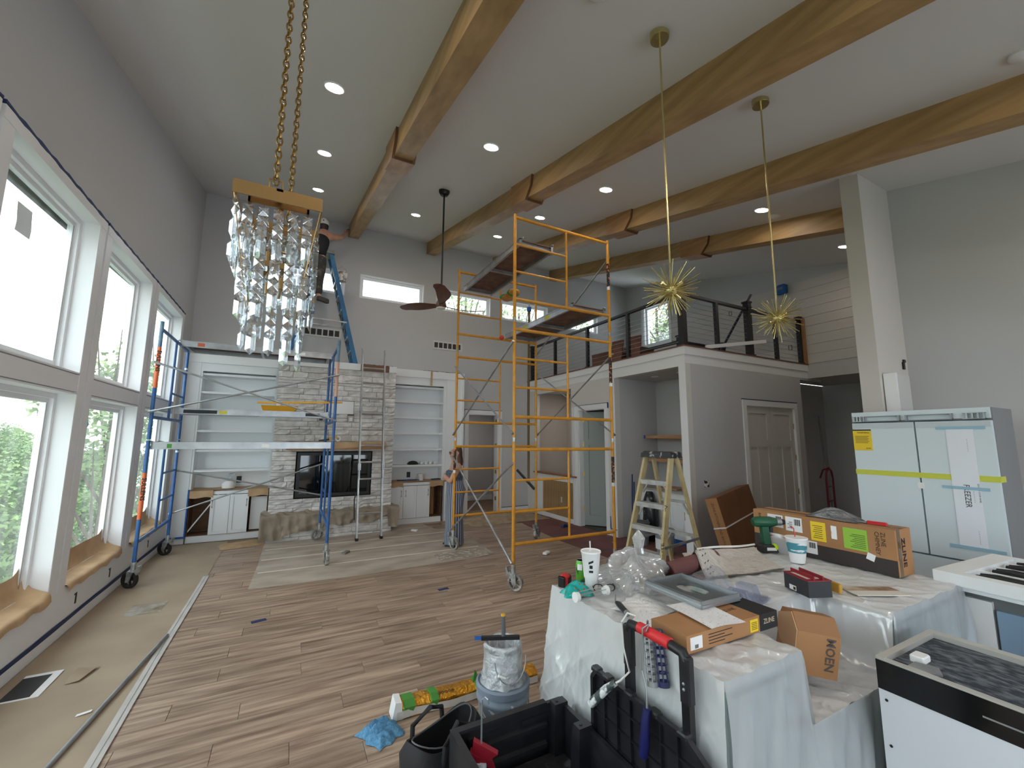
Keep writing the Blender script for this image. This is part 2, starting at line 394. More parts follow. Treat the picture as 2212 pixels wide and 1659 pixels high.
# ---- far wall with clerestory windows and hall door
CW = [(-.605+1.765*k, -.605+1.765*k+1.455) for k in range(5)]
CZ0, CZ1 = 4.905, 5.455
HD = (3.83, 4.63, 2.40)
w = MB()
w.box((XL-.2, YF, -.1), (HD[0], YF+.2, CZ0)); w.box((HD[1], YF, -.1), (5.56, YF+.2, CZ0)); w.box((HD[0], YF, HD[2]), (HD[1], YF+.2, CZ0))
w.box((5.56, YF, 3.0), (9.25, YF+.2, CZ0))
w.box((XL-.2, YF, CZ1), (9.25, YF+.2, ceil_z(YF)+.1))
xs = [XL-.2]+[k for b_ in CW for k in b_]+[9.25]
for i in range(0, len(xs), 2): w.box((xs[i], YF, CZ0), (xs[i+1], YF+.2, CZ1))
struct(w.build('wall_far', M_WALL))
for (a, b_) in CW:
    r = bpy.data.objects.new('window_%d' % wi, None); COL.objects.link(r); r['kind'] = 'structure'; r.location = (a, YF, CZ0); wi += 1
    W_, H_ = b_-a, CZ1-CZ0
    def ring(y0, y1, k, wd):
        m = MB(); m.box((k, y0, k), (k+wd, y1, H_-k)); m.box((W_-k-wd, y0, k), (W_-k, y1, H_-k)); m.box((k+wd, y0, k), (W_-k-wd, y1, k+wd)); m.box((k+wd, y0, H_-k-wd), (W_-k-wd, y1, H_-k)); return m
    ring(-.004, .12, 0, .018).build('window_jamb', M_TRIM, r)
    ring(.07, .15, .018, .04).build('window_frame', M_TRIM, r)
    ring(.09, .13, .058, .025).build('sash', M_TRIM, r)
    MB().box((.07, .11, .07), (W_-.07, .113, H_-.07)).build('pane', M_GLASSC, r)

# ---- ceiling
struct(MB().prism([(YB-.2, ceil_z(YB-.2)), (YF+.2, ceil_z(YF+.2)), (YF+.2, ceil_z(YF+.2)+.2), (YB-.2, ceil_z(YB-.2)+.2)], 0, XL-.2, 11).build('ceiling', M_CEIL))

# ---- loft block ("tower"), stair opening, niche
XT, YT, LT = 5.5, 4.5, 3.32
w = MB()
w.box((XT, YT, -.05), (XT+.12, 4.62, 3.03)); w.box((XT, 4.62, 2.985), (XT+.12, 6.15, 3.03)); w.box((XT, 6.15, -.05), (XT+.12, 6.45, 3.03))
w.box((XT, 6.45, 2.42), (XT+.12, 7.31, 3.03)); w.box((XT, 7.31, -.05), (XT+.12, 7.58, 3.03)); w.box((XT, 7.58, 2.93), (XT+.12, 9.1, 3.03)); w.box((XT, 9.1, -.05), (XT+.12, YF, 3.03))
struct(w.build('wall_loft_side', mat('loft_side_paint', (214, 210, 205), .6)))
w = MB()
DX0, DX1, DZ = 6.99, 8.45, 2.41
w.box((XT+.12, YT, -.05), (DX0, YT+.12, 3.03)); w.box((DX1, YT, -.05), (8.76, YT+.12, 3.03)); w.box((DX0, YT, DZ), (DX1, YT+.12, 3.03))
w.box((8.70, YT+.12, -.05), (8.76, 5.0, 3.03)); w.box((8.76, YT, 2.985), (9.53, YT+.12, 3.03))
struct(w.build('wall_loft_front', M_WALL))
# niche interior: side, back, other side, ceiling
w = MB(); w.box((XT+.12, 6.15, -.05), (6.62, 6.25, 3.0)); w.box((6.6, YT+.12, -.05), (6.7, 6.25, 3.0)); w.box((XT+.12, 4.62, -.05), (6.6, 4.63, 3.0)); w.box((XT+.12, 4.62, 2.985), (6.6, 6.2, 3.02))
struct(w.build('wall_niche', M_WALL))
# room behind the hall side door, stairwell walls
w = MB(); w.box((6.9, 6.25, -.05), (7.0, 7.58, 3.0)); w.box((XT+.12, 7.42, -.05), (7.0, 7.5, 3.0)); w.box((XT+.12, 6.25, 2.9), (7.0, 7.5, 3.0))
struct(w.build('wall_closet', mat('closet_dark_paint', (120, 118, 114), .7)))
w = MB(); w.box((6.75, 7.5, -.05), (6.85, YF+.2, 3.2)); w.box((XT+.12, YF+.02, -.05), (6.85, YF+.2, 3.2))
struct(w.build('wall_stairwell', mat('stairwell_beige_paint', (202, 194, 186), .7)))
struct(MB().box((XT-.0, YT-.0, 3.03), (9.53, YF, LT-.02)).build('floor_loft', M_TRIM))
fas = MB(); fas.box((XT-.022, YT-.022, 3.17), (XT, YF, LT-.02)); fas.box((XT, YT-.022, 3.17), (9.55, YT, LT-.02))
struct(fas.build('trim_5', M_TRIM))
M_RED = mat('reddish_wood_tread', (122, 74, 56), .5, col2=(98, 56, 44), scale=4, stretch=(4, 4, 1))
fas = MB(); fas.box((XT-.035, YT-.035, LT-.02), (XT+.1, YF, LT)); fas.box((XT+.1, YT-.035, LT-.02), (9.56, YT+.1, LT))
struct(fas.build('trim_6', M_RED))
# white pilaster edge boards of the niche
p = MB(); p.box((XT-.012, YT-.008, 0), (XT, 4.62, 3.03)); p.box((XT-.012, 6.15, 0), (XT, 6.24, 3.03)); p.box((XT-.012, 4.62, 2.985), (XT, 6.15, 3.03))
struct(p.build('trim_7', M_TRIM))
# right side of the loft: upper wall, with shiplap and a window
w = MB(); LW = (7.86, 8.78, 4.52, 5.68); XR = 9.05
def slope_strip(m, y0, y1, z0): m.prism([(y0, z0), (y1, z0), (y1, ceil_z(y1)+.05), (y0, ceil_z(y0)+.05)], 0, XR, XR+.2)
slope_strip(w, 1.97, LW[0], 3.03); slope_strip(w, LW[1], YF+.2, 3.03); slope_strip(w, LW[0], LW[1], LW[3]); w.box((XR, LW[0], 3.03), (XR+.2, LW[1], LW[2]))
wr = struct(w.build('wall_right', M_WALL))
r = bpy.data.objects.new('window_%d' % wi, None); COL.objects.link(r); r['kind'] = 'structure'; r.location = (XR, LW[0], LW[2]); wi += 1
W_, H_ = LW[1]-LW[0], LW[3]-LW[2]
def ringx(x0, x1, k, wd, W_=W_, H_=H_):
    m = MB(); m.box((x0, k, k), (x1, k+wd, H_-k)); m.box((x0, W_-k-wd, k), (x1, W_-k, H_-k)); m.box((x0, k+wd, k), (x1, W_-k-wd, k+wd)); m.box((x0, k+wd, H_-k-wd), (x1, W_-k-wd, H_-k)); return m
ringx(-.02, .0, -.08, .08).build('window_casing', M_TRIM, r); ringx(0, .14, 0, .02).build('window_jamb', M_TRIM, r)
ringx(.08, .15, .02, .05).build('window_frame', M_TRIM, r); MB().box((.11, .06, .06), (.113, W_-.06, H_-.06)).build('pane', M_GLASSC, r)
M_SHIP = mat('shiplap_paint', (206, 201, 196), .6)
for k in range(9):
    z0_ = LT+.19*k
    for (ya, yb) in ((2.2, LW[0]-.08), (LW[1]+.08, YF)):
        if z0_ < LW[2]-.1 and ya < 3:
            if True: MB().box((XR-.012, ya, z0_+.006), (XR, YF, z0_+.19)).build('shiplap_board', M_SHIP, wr)
        elif z0_ >= LW[2]-.1:
            MB().box((XR-.012, ya, z0_+.006), (XR, yb, z0_+.19)).build('shiplap_board', M_SHIP, wr)
# wall stub beside the kitchen, kitchen walls, back wall, dark corridor
w = MB(); w.prism([(1.97, -.05), (2.14, -.05), (2.14, ceil_z(2.14)+.03), (1.97, ceil_z(1.97)+.03)], 0, 5.31, 11)
struct(w.build('wall_stub', mat('stub_paint', (206, 201, 196), .65)))
w = MB(); w.prism([(YB, -.05), (1.97, -.05), (1.97, ceil_z(1.97)+.03), (YB, ceil_z(YB)+.03)], 0, XK, XK+.2)
struct(w.build('wall_kitchen', M_WALL))
w = MB(); ADDED_WIN = [(-1.2, .9), (1.2, 3.3), (3.6, 5.7)]
w.box((XL-.2, YB-.2, 2.6), (XK+.2, YB, ceil_z(YB)+.1)); w.box((XL-.2, YB-.2, -.1), (XK+.2, YB, .25))
xs = [XL-.2]+[k for b_ in ADDED_WIN for k in b_]+[XK+.2]
for i in range(0, len(xs), 2): w.box((xs[i], YB-.2, .25), (xs[i+1], YB, 2.6))
struct(w.build('wall_back', M_WALL))
for (a, b_) in ADDED_WIN:  # unseen windows, added to bring more daylight into the room
    r = bpy.data.objects.new('window_%d' % wi, None); COL.objects.link(r); r['kind'] = 'structure'; r.location = (a, YB-.2, .25); wi += 1
    W_, H_ = b_-a, 2.35; m = MB()
    for (p_, q_) in (((0, .05, 0), (.07, .15, H_)), ((W_-.07, .05, 0), (W_, .15, H_)), ((.07, .05, 0), (W_-.07, .15, .07)), ((.07, .05, H_-.07), (W_-.07, .15, H_)), ((W_/2-.04, .05, .07), (W_/2+.04, .15, H_-.07))): m.box(p_, q_)
    m.build('window_frame', M_TRIM, r); MB().box((.06, .1, .06), (W_-.06, .103, H_-.06)).build('pane', M_GLASSC, r)
w = MB(); w.box((8.76, 5.0, -.05), (11, 5.1, 3.03)); w.box((10.6, 2.14, -.05), (10.7, 5.0, 3.03)); w.box((9.26, 2.145, 3.035), (11, 4.995, 3.1))
struct(w.build('wall_corridor', M_WALL))
# hall behind the far wall
w = MB(); w.box((3.2, 11.7, -.05), (5.6, 11.8, 2.8)); w.box((3.2, YF+.2, -.05), (3.3, 11.7, 2.8)); w.box((5.5, YF+.2, -.05), (5.6, 11.7, 2.8)); w.box((3.2, YF+.2, 2.7), (5.6, 11.8, 2.8))
struct(w.build('wall_hall', M_WALL))
struct(MB().box((4.5, 11.67, 0), (5.5, 11.7, .14)).build('baseboard_hall', M_TRIM))
d_ = MB(); d_.box((4.38, 11.66, 0), (4.47, 11.7, 2.3)); d_.box((3.5, 11.66, 2.22), (4.47, 11.7, 2.3)); struct(d_.build('trim_8', M_TRIM))
struct(MB().box((4.05, 11.68, 0), (4.37, 11.7, 2.22)).build('door_4', mat('gap_shade_paint', (30, 28, 26), .8)))  # flat dark slab paints the shade of a door gap
# casings: hall opening in the far wall
c = MB(); c.box((HD[0]-.1, YF-.022, 0), (HD[0], YF, HD[2]+.1)); c.box((HD[1], YF-.022, 0), (HD[1]+.1, YF, HD[2]+.1)); c.box((HD[0], YF-.022, HD[2]), (HD[1], YF, HD[2]+.1))
c.box((HD[0]-.012, YF, 0), (HD[0]+.012, YF+.2, HD[2])); c.box((HD[1]-.012, YF, 0), (HD[1]+.012, YF+.2, HD[2])); c.box((HD[0], YF, HD[2]-.012), (HD[1], YF+.2, HD[2]+.012))
struct(c.build('trim_9', M_TRIM))
hg = MB()
for z_ in (.3, .95, 1.6, 2.2): hg.box((HD[1]-.016, YF+.03, z_), (HD[1]-.03, YF+.09, z_+.09))
struct(hg.build('trim_10', mat('brass_hinge', (206, 168, 84), .3, .8)))
struct(MB().box((HD[1]+.1, YF-.018, 0), (5.5, YF, .12)).build('baseboard_far', M_TRIM))
tag(MB().box((HD[1]+.1, YF-.02, .12), (5.5, YF-.018, .135)).build('masking_tape_strip', M_TAPED), 'dark tape along the baseboard beside the hall opening', 'tape')
tag(MB().box((HD[0]-.12, YF-.024, HD[2]+.1), (HD[1]+.1, YF-.001, HD[2]+.112)).build('masking_tape_strip', M_TAPED), 'dark tape on the casing head of the hall opening', 'tape')
# casing and open door in the loft side wall
DY0, DY1 = 6.45, 7.31
c = MB(); c.box((XT-.022, DY0-.1, 0), (XT, DY0, 2.52)); c.box((XT-.022, DY1, 0), (XT, DY1+.1, 2.52)); c.box((XT-.022, DY0, 2.42), (XT, DY1, 2.52))
for k in range(3): c.box((XT-.03-.004*k, DY1+.1+.03*k, 0), (XT, DY1+.12+.03*k, 2.5))
c.box((XT, DY0-.002, 0), (XT+.12, DY0+.014, 2.42)); c.box((XT, DY1-.014, 0), (XT+.12, DY1+.002, 2.42)); c.box((XT, DY0, 2.406), (XT+.12, DY1, 2.42))
struct(c.build('trim_11', M_TRIM))
def panel_door(name, W_, H_, m, cols=2, parent=None):
    """local: x along the width, y thickness 0..0.035 (front at y=0), z up; top panel(s) over tall panels"""
    r = bpy.data.objects.new(name, None); COL.objects.link(r); r['kind'] = 'structure'
    b = MB(); st = .11; rail = .12; zt = H_*.70
    b.box((0, .020, 0), (W_, .040, H_))
    b.box((0, 0, 0), (st, .02, H_)); b.box((W_-st, 0, 0), (W_, .02, H_)); b.box((st, 0, 0), (W_-st, .02, .2)); b.box((st, 0, H_-rail), (W_-st, .02, H_)); b.box((st, 0, zt), (W_-st, .02, zt+rail))
    if cols == 2: b.box((W_/2-.05, 0, .2), (W_/2+.05, .02, zt))
    b.build('door_leaf', m, r)
    pm = MB()
    for (a, q) in (((st, W_/2-.05), (W_/2+.05, W_-st)) if cols == 2 else ((st, W_-st),)):
        pm.box((a+.003, .0175, .203), (q-.003, .0205, zt-.003))
    pm.box((st+.003, .0175, zt+rail+.003), (W_-st-.003, .0205, H_-rail-.003)); pm.build('door_panel', m, r)
    return r
M_DOORG = mat('grey_green_door_paint', (150, 158, 156), .45)
d1 = panel_door('door_1', .80, 2.36, M_DOORG); d1.location = (XT+.10, DY1-.03, .03); d1.rotation_euler = (0, 0, math.radians(-52))
hg = MB()
for z_ in (.28, 1.0, 1.62, 2.14): hg.box((-.012, -.006, z_), (.012, .012, z_+.1))
hg.build('door_hinge', mat('brass_hinge', (206, 168, 84), .3, .8), d1)
# closet double doors on the loft front
M_DOORW = mat('closet_door_paint', (206, 202, 198), .45)
for k in range(2):
    d2 = panel_door('door_%d' % (2+k), (DX1-DX0)/2-.006, DZ-.03, M_DOORW); d2.location = (DX0+.003+k*(DX1-DX0)/2, YT+.02, .02)
    if k == 1:
        hg = MB(); Wd = (DX1-DX0)/2
        for z_ in (.8, 1.42, 2.0): hg.box((Wd-.02, -.012, z_), (Wd+.006, .004, z_+.1))
        hg.build('door_hinge', M_BRASS, d2)
c = MB(); c.box((DX0-.1, YT-.02, 0), (DX0, YT, DZ+.1)); c.box((DX1, YT-.02, 0), (DX1+.1, YT, DZ+.1)); c.box((DX0, YT-.02, DZ), (DX1, YT, DZ+.1))
c.box((DX0-.004, YT, 0), (DX0+.003, YT+.1, DZ)); c.box((DX1-.003, YT, 0), (DX1+.004, YT+.1, DZ)); c.box((DX0, YT, DZ-.008), (DX1, YT+.1, DZ+.004))
struct(c.build('trim_12', M_TRIM))
tag(MB().box((DX0-.11, YT-.023, DZ+.1), (DX1+.1, YT, DZ+.115)).build('masking_tape_strip', M_TAPED), 'dark tape line on top of the closet door casing', 'tape')
tp = MB(); tp.box((XT-.024, DY0-.1, 2.52), (XT-.001, DY1+.08, 2.53)); tp.box((XT-.024, DY0-.11, 2.42), (XT-.001, DY0-.098, 2.53))
tag(tp.build('masking_tape_strip', M_TAPED), 'dark tape around the casing head of the open grey side door', 'tape')
tp = MB(); tp.box((XT-.016, 6.16, .13), (XT-.013, 6.34, .142)); tp.box((XT-.016, 6.33, .14), (XT-.013, 6.345, .36))
tag(tp.build('masking_tape_strip', M_TAPED), 'short dark tape hook low beside the niche edge board', 'tape')
# slatted half wall with cap under the stair opening
hw = thing('slatted_half_wall', 'stair half wall faced with thin wooden slats on dark backing', 'half wall', (XT, 7.39, 0))
f_ = MB(); f_.box((-.015, 0, 0), (.1, .08, .98)); f_.box((-.015, 1.36, 0), (.1, 1.71, .98)); f_.box((-.015, .08, 0), (.1, 1.36, .1)); f_.box((-.015, .08, .86), (.1, 1.36, .98)); f_.build('frame', M_TRIM, hw)
MB().box((.0, .08, .1), (.1, 1.36, .86)).build('backing', mat('dark_felt', (34, 28, 24), .9), hw)
MB().box((-.05, -.02, .98), (.14, 1.74, 1.015)).build('cap', mat('oak_cap', (150, 108, 74), .5, col2=(132, 92, 62), scale=5, stretch=(8, 1, 1)), hw)
sm = MB().box((-.014, 0, .1), (.0, .024, .86)).mesh('slat', mat('oak_slat', (190, 156, 112), .5, col2=(172, 138, 96), scale=6, stretch=(6, 6, .6)))
for k in range(27): mkobj('slat', sm, hw, (0, .085+k*.0475, 0))
MB().box((-.02, .55, .4), (-.013, .59, .52)).build('outlet', M_WHITE, hw)
# ================================================================ BEAMS, LIGHTS, BUILT-INS
BX = [(.86, 1.07), (2.645, 2.855), (4.42, 4.63), (6.19, 6.40)]
BL = ['pale stained ceiling beam reached by the painter on the blue ladder', 'stained ceiling beam between the chandelier fan rod and yellow scaffold top',
      'stained ceiling beam crossing behind the two spiky brass pendants', 'stained ceiling beam over the loft ending behind the wall stub']
for k, (a, b_) in enumerate(BX):
    r = thing('ceiling_beam', BL[k], 'beam', (a, 0, 0), 0, 'wooden ceiling beams')
    w_ = b_-a; y0, y1 = YB, YF
    MB().prism([(y0, ceil_z(y0)), (y1, ceil_z(y1)), (y1, ceil_z(y1)-.285), (y0, ceil_z(y0)-.285)], 0, 0, w_).build('beam_body', M_WOOD, r)
    c = MB(); e = .028
    def col_side(x0, x1):
        pts = [(4.43, ceil_z(4.43)), (5.02, ceil_z(5.02)), (5.02, ceil_z(5.02)-.285-e), (4.60, ceil_z(4.60)-.285-e), (4.46, ceil_z(4.46)-.14)]
        c.prism(pts, 0, x0, x1)
    col_side(-e, 0); col_side(w_, w_+e)
    c.prism([(4.60, ceil_z(4.60)-.285), (5.02, ceil_z(5.02)-.285), (5.02, ceil_z(5.02)-.285-e), (4.60, ceil_z(4.60)-.285-e)], 0, 0, w_)
    c.build('beam_collar', mat('collar_wood', (158, 116, 74), .5, col2=(184, 142, 96), scale=2.4, stretch=(5, .8, 5), detail=6), r)
    eg = MB()
    for x_ in (-e-.002, w_+.002-.004): eg.prism([(4.418, ceil_z(4.43)), (4.432, ceil_z(4.43)), (4.468, ceil_z(4.46)-.14), (4.606, ceil_z(4.60)-.285-e), (4.590, ceil_z(4.60)-.289-e), (4.450, ceil_z(4.46)-.142)], 0, x_, x_+e+.004)
    eg.box((0, 4.588, ceil_z(4.60)-.287-e), (w_, 4.604, ceil_z(4.60)-.285)); eg.build('collar_edge', mat('dark_end_grain', (104, 70, 44), .6), r)
M_LED = emission('led_disc', (255, 243, 230), 32.0)
rl = [(.16, 4.08), (.16, 5.79), (.15, 7.48), (1.88, 4.12), (1.85, 7.48), (3.64, 4.14), (3.61, 5.82), (3.61, 7.52), (5.64, 3.2), (7.95, 3.22), (.16, 2.3), (.16, .6), (1.88, .2), (3.6, .2), (1.88, -1.6), (3.6, -1.6), (5.2, -.3)]
ringm = MB().torus((0, 0, 0), .088, .010, 28, 8).mesh('trim_ring', M_TRIM)
discm = MB().lathe([(.082, -.002), (.076, .004)], n=28).mesh('led_lens', M_LED)
RLB = ['lit downlight beside the chandelier chains, closest of its row to the kitchen', 'lit downlight in the window side row, middle of three', 'lit downlight in the window side row, closest to the painter',
       'lit downlight in line with the fan canopy, on its kitchen side', 'lit downlight in line with the fan canopy, on its far wall side', 'lit downlight between the second and third beams, on the kitchen side of the scaffold',
       'lit downlight just above the top rail of the yellow scaffold', 'lit downlight between the second and third beams, closest to the far wall', 'lit downlight beside the white smoke detector', 'lit downlight partly hidden by the wall stub edge']
for k, (x_, y_) in enumerate(rl):
    r = thing('recessed_light', RLB[k] if k < len(RLB) else 'round lit recessed downlight in the kitchen end of the ceiling', 'ceiling light', (x_, y_, ceil_z(y_)-.004), 0, 'lit recessed downlights in the sloped ceiling', rot=(TILT, 0, 0))
    mkobj('trim_ring', ringm, r); mkobj('led_lens', discm, r)
for (x_, y_, lb) in ((5.96, 3.21, 'white round smoke detector on the ceiling beside a lit downlight'), (4.17, .585, 'white round ceiling disc over the kitchen beyond the third beam'), (1.565, 1.80, 'white round ceiling disc between the first and second beams')):
    o = MB().lathe([(.075, 0), (.075, -.016), (.06, -.026)], n=24).build('smoke_detector', M_TRIM, None, True); o.location = (x_, y_, ceil_z(y_)); o.rotation_euler = (TILT, 0, 0); tag(o, lb, 'smoke detector')
for (x_, y_, z_, lb) in ((4.6, 10.6, 2.694, 'added unseen lamp that brightens the hall beyond the far opening'), (6.3, 8.3, 3.022, 'added unseen lamp that brightens the stairs behind the slatted half wall')):
    r = thing('recessed_light', lb, 'ceiling light', (x_, y_, z_), 0); mkobj('trim_ring', ringm, r); mkobj('led_lens', MB().lathe([(.082, -.002), (.076, .004)], n=28).mesh('led_lens', emission('hall_fill_led', (255, 246, 238), 26.)), r)  # lamps added out of sight to brighten the hall and stairwell
# niche downlights
for y_ in (5.0, 5.6):
    r = thing('recessed_light', 'small unlit round downlight in the niche ceiling over the shelves', 'ceiling light', (6.0, y_, 2.983), 0, 'unlit downlights in the niche')
    MB().torus((0, 0, 0), .06, .008, 20, 6).build('trim_ring', M_TRIM, r); MB().lathe([(.055, -.001), (.05, .001)], n=20).build('lens', mat('lens_white', (225, 222, 216), .4), r)

# ---- bookcases
def shelf_unit(root, x0, x1, zs, yb, ztop, zbot):
    th = .03
    MB().box((x0, yb-.02, zbot), (x1, yb, ztop)).build('back_panel', M_CAB, root)
    MB().box((x0, 0, zbot), (x0+.022, yb-.02, ztop)).build('side_panel', M_CAB, root); MB().box((x1-.022, 0, zbot), (x1, yb-.02, ztop)).build('side_panel', M_CAB, root)
    sh = MB().box((x0+.022, .025, -.038), (x1-.022, yb-.02, 0)).mesh('shelf', M_CAB)
    for z_ in zs: mkobj('shelf', sh, root, (0, 0, z_))
SH = [2.62, 2.27, 1.93, 1.58, 1.23]
YBK = 9.12
bl = thing('built_in_bookcase', 'tall white built-in bookcase behind the blue scaffold', 'bookcase', (0, YBK, 0))
MB().box((XL, -.02, 0), (-1.48, .37, 3.2)).build('pilaster', M_CAB, bl)
MB().box((XL, -.04, 3.13), (-.27, .37, 3.29)).build('header', M_CAB, bl)
h = MB(); h.box((-1.48, -.006, 2.98), (-.27, .03, 3.13)); h.box((-.31, -.006, .9), (-.27, .03, 2.98)); h.box((-1.4795, -.006, .9), (-1.45, .03, 2.98)); h.build('face_frame', M_CAB, bl)
shelf_unit(bl, -1.48, -.27, [2.95]+SH, .37, 3.13, .88)
tag(MB().box((-1.76, YBK-.055, .1), (-1.47, YBK-.02, .125)).box((-1.482, YBK-.05, .1), (-1.462, YBK-.02, .9)).build('masking_tape_strip', M_TAPEB), 'bright blue tape edging the bookcase pilaster beside the open cabinet', 'tape')
br = thing('built_in_bookcase', 'tall white built-in bookcase beside the woman', 'bookcase', (0, YBK, 0))
MB().box((3.12, -.02, 0), (3.5, .37, 3.2)).build('pilaster', M_CAB, br)
h = MB(); h.box((1.88, -.04, 3.15), (3.54, .37, 3.31)); h.build('header', M_CAB, br)
h = MB(); h.box((1.9, -.006, 2.98), (3.12, .03, 3.15)); h.box((3.05, -.006, .9), (3.1195, .03, 2.98)); h.box((3.501, -.06, 0), (3.53, .369, 3.31)); h.build('face_frame', M_CAB, br)
shelf_unit(br, 1.9, 3.1, [2.95]+SH, .37, 3.15, .88)
# base cabinets
M_INS = mat('raw_cabinet_inside', (112, 82, 58), .7, col2=(92, 66, 46), scale=3, stretch=(1, 1, 5))
M_PULL = mat('dark_brass_pull', (120, 96, 60), .3, .8)
def cab_door(root, x0, x1, z0, z1, hx, y=-.022):
    d_ = MB(); st = .055
    d_.box((x0, y+.012, z0), (x1, y+.022, z1)); d_.box((x0, y, z0), (x0+st, y+.012, z1)); d_.box((x1-st, y, z0), (x1, y+.012, z1)); d_.box((x0+st, y, z0), (x1-st, y+.012, z0+st)); d_.box((x0+st, y, z1-st), (x1-st, y+.012, z1))
    do = d_.build('door', M_CAB, root)
    if hx is not None:
        MB().tube([(hx, y, z1-.09), (hx, y-.03, z1-.09), (hx, y-.03, z1-.21), (hx, y, z1-.21)], .006, 6).build('handle', M_PULL, do)
def base_cab(root, x0, x1, doors, cav, ztop=.86):
    b = MB(); b.box((x0, 0, 0), (x1, .37, .11)); b.build('plinth', M_CAB, root)
    b = MB(); b.box((x0, .35, .11), (x1, .37, ztop)); b.box((x0, .01, .11), (x0+.012, .35, ztop)); b.box((x1-.012, .01, .11), (x1, .35, ztop)); b.box((x0, .01, .11), (x1, .35, .125))
    b.build('carcass', M_INS, root)
    MB().box((x0-.0, -.005, ztop-.06), (x1, .37, ztop)).build('top_rail', M_CAB, root)
    for d_ in doors: cab_door(root, d_[0], d_[1], .12, ztop-.07, d_[2])
bcl = thing('base_cabinet', 'white base cabinet with two doors between two open bays', 'cabinet', (0, YBK, 0))
base_cab(bcl, -1.46, -.28, [(-1.15, -.87, -1.12), (-.865, -.58, -.61)], None)
tag(MB().obox((-1.27, YBK+.06, .46), (.02, .012, .80), (0, math.radians(33), 0)).build('white_rod', M_WHITE), 'white rod leaning inside the open cabinet bay by the tape', 'rod')
o = MB().obox((-.42, YBK+.08, .43), (.26, .012, .58), (0, 0, 0)).build('white_board', M_WHITE); tag(o, 'white board standing inside the open cabinet bay beside the stone', 'board')
bcr = thing('base_cabinet', 'white base cabinet with three doors and one open bay', 'cabinet', (0, YBK, 0))
base_cab(bcr, 1.9, 3.06, [(1.92, 2.21, 2.17), (2.215, 2.50, 2.26), (2.505, 2.79, 2.75)], None)
o = MB().box((2.86, YBK+.2, .13), (2.95, YBK+.22, .8)).build('brown_board', M_CARD); tag(o, 'brown board standing inside the open bay near the woman', 'board')
def paper_top(x0, x1, segs, label, seed):
    r_ = random.Random(seed); b = MB()
    b.grid(20, 6, lambda u, v: (x0+u*(x1-x0), YBK-.03+v*.36, .872+.006*math.sin(u*17+seed)+.02*max(0, v-.8)*5+.004*math.sin(v*9)))
    for a, q, dr in segs:
        b.grid(8, 3, lambda u, v: (a+u*(q-a), YBK-.035-.006*math.sin(u*9+v*3), .876-v*dr-.01*math.sin(u*7)*v))
    tag(b.build('counter_paper', M_KRAFT, None, 'all'), label, 'paper')
paper_top(-1.46, -.28, [(-1.46, -1.12, .12), (-.6, -.28, .13)], 'brown paper covering the cabinet counter behind the blue scaffold', 1)
paper_top(1.9, 3.1, [(1.92, 2.2, .10), (2.78, 3.1, .11)], 'brown paper covering the cabinet counter close to the woman', 4)

# ---- fireplace
fp = thing('fireplace', 'tall stacked ledgestone fireplace with black glass firebox and wood mantel', 'fireplace', (0, 8.68, 0))
FX0, FX1 = -.26, 1.87
M_STONE = mat('pale_ledgestone', (196, 192, 188), .85, col2=(234, 231, 228), scale=7, detail=6, lo=.3, hi=.7, rand=.10, bump=.5, bscale=16)
M_MORT = mat('stone_backing', (92, 86, 80), .9)
core = MB(); core.box((FX0+.01, .05, 0), (.1, .44, 3.14)); core.box((1.5, .05, 0), (FX1-.01, .44, 3.14)); core.box((.1, .05, 1.58), (1.5, .44, 3.14)); core.box((.1, .05, 0), (1.5, .44, .68)); core.box((.1, .3, .68), (1.5, .82, 1.58)); core.box((FX0+.01, .44, 0), (FX1-.01, .82, 3.14))
core.box((FX0+.01, -.09, 0), (FX1-.01, .05, .40))
core.build('stone_core', M_MORT, fp)
holes = [(.13, 1.47, .70, 1.55), (.55, 1.08, 2.26, 2.52), (.97, 1.09, 2.10, 2.24), (.44, .56, 2.10, 2.24)]
def stone_mesh(L, Hh, D, seed):
    r_ = random.Random(seed); b = MB(); nx = 4 if L > .2 else 3; nz = 2; g = .003
    fr = lambda i, k: (g+(L-2*g)*i/nx, -D*(.72+.4*r_.random()) if (0 < i < nx or 0 < k < nz) else -D*.7*(.8+.3*r_.random()), g+(Hh-2*g)*k/nz)
    v_ = [fr(i, k) for k in range(nz+1) for i in range(nx+1)]
    n = len(v_); fs = [(k*(nx+1)+i, k*(nx+1)+i+1, (k+1)*(nx+1)+i+1, (k+1)*(nx+1)+i) for k in range(nz) for i in range(nx)]
    v_ += [(g, 0, g), (L-g, 0, g), (L-g, 0, Hh-g), (g, 0, Hh-g)]
    bot = list(range(nx+1)); top = list(range(nz*(nx+1), n))
    fs += [tuple(reversed(bot))+(n, n+1), tuple(top)+(n+2, n+3), tuple([k*(nx+1) for k in range(nz+1)])+(n+3, n), tuple(reversed([k*(nx+1)+nx for k in range(nz+1)]))+(n+1, n+2)]
    b.add(v_, fs); return b.mesh('stone', M_STONE)
zc = 0.; nst = 0; rs = random.Random(3)
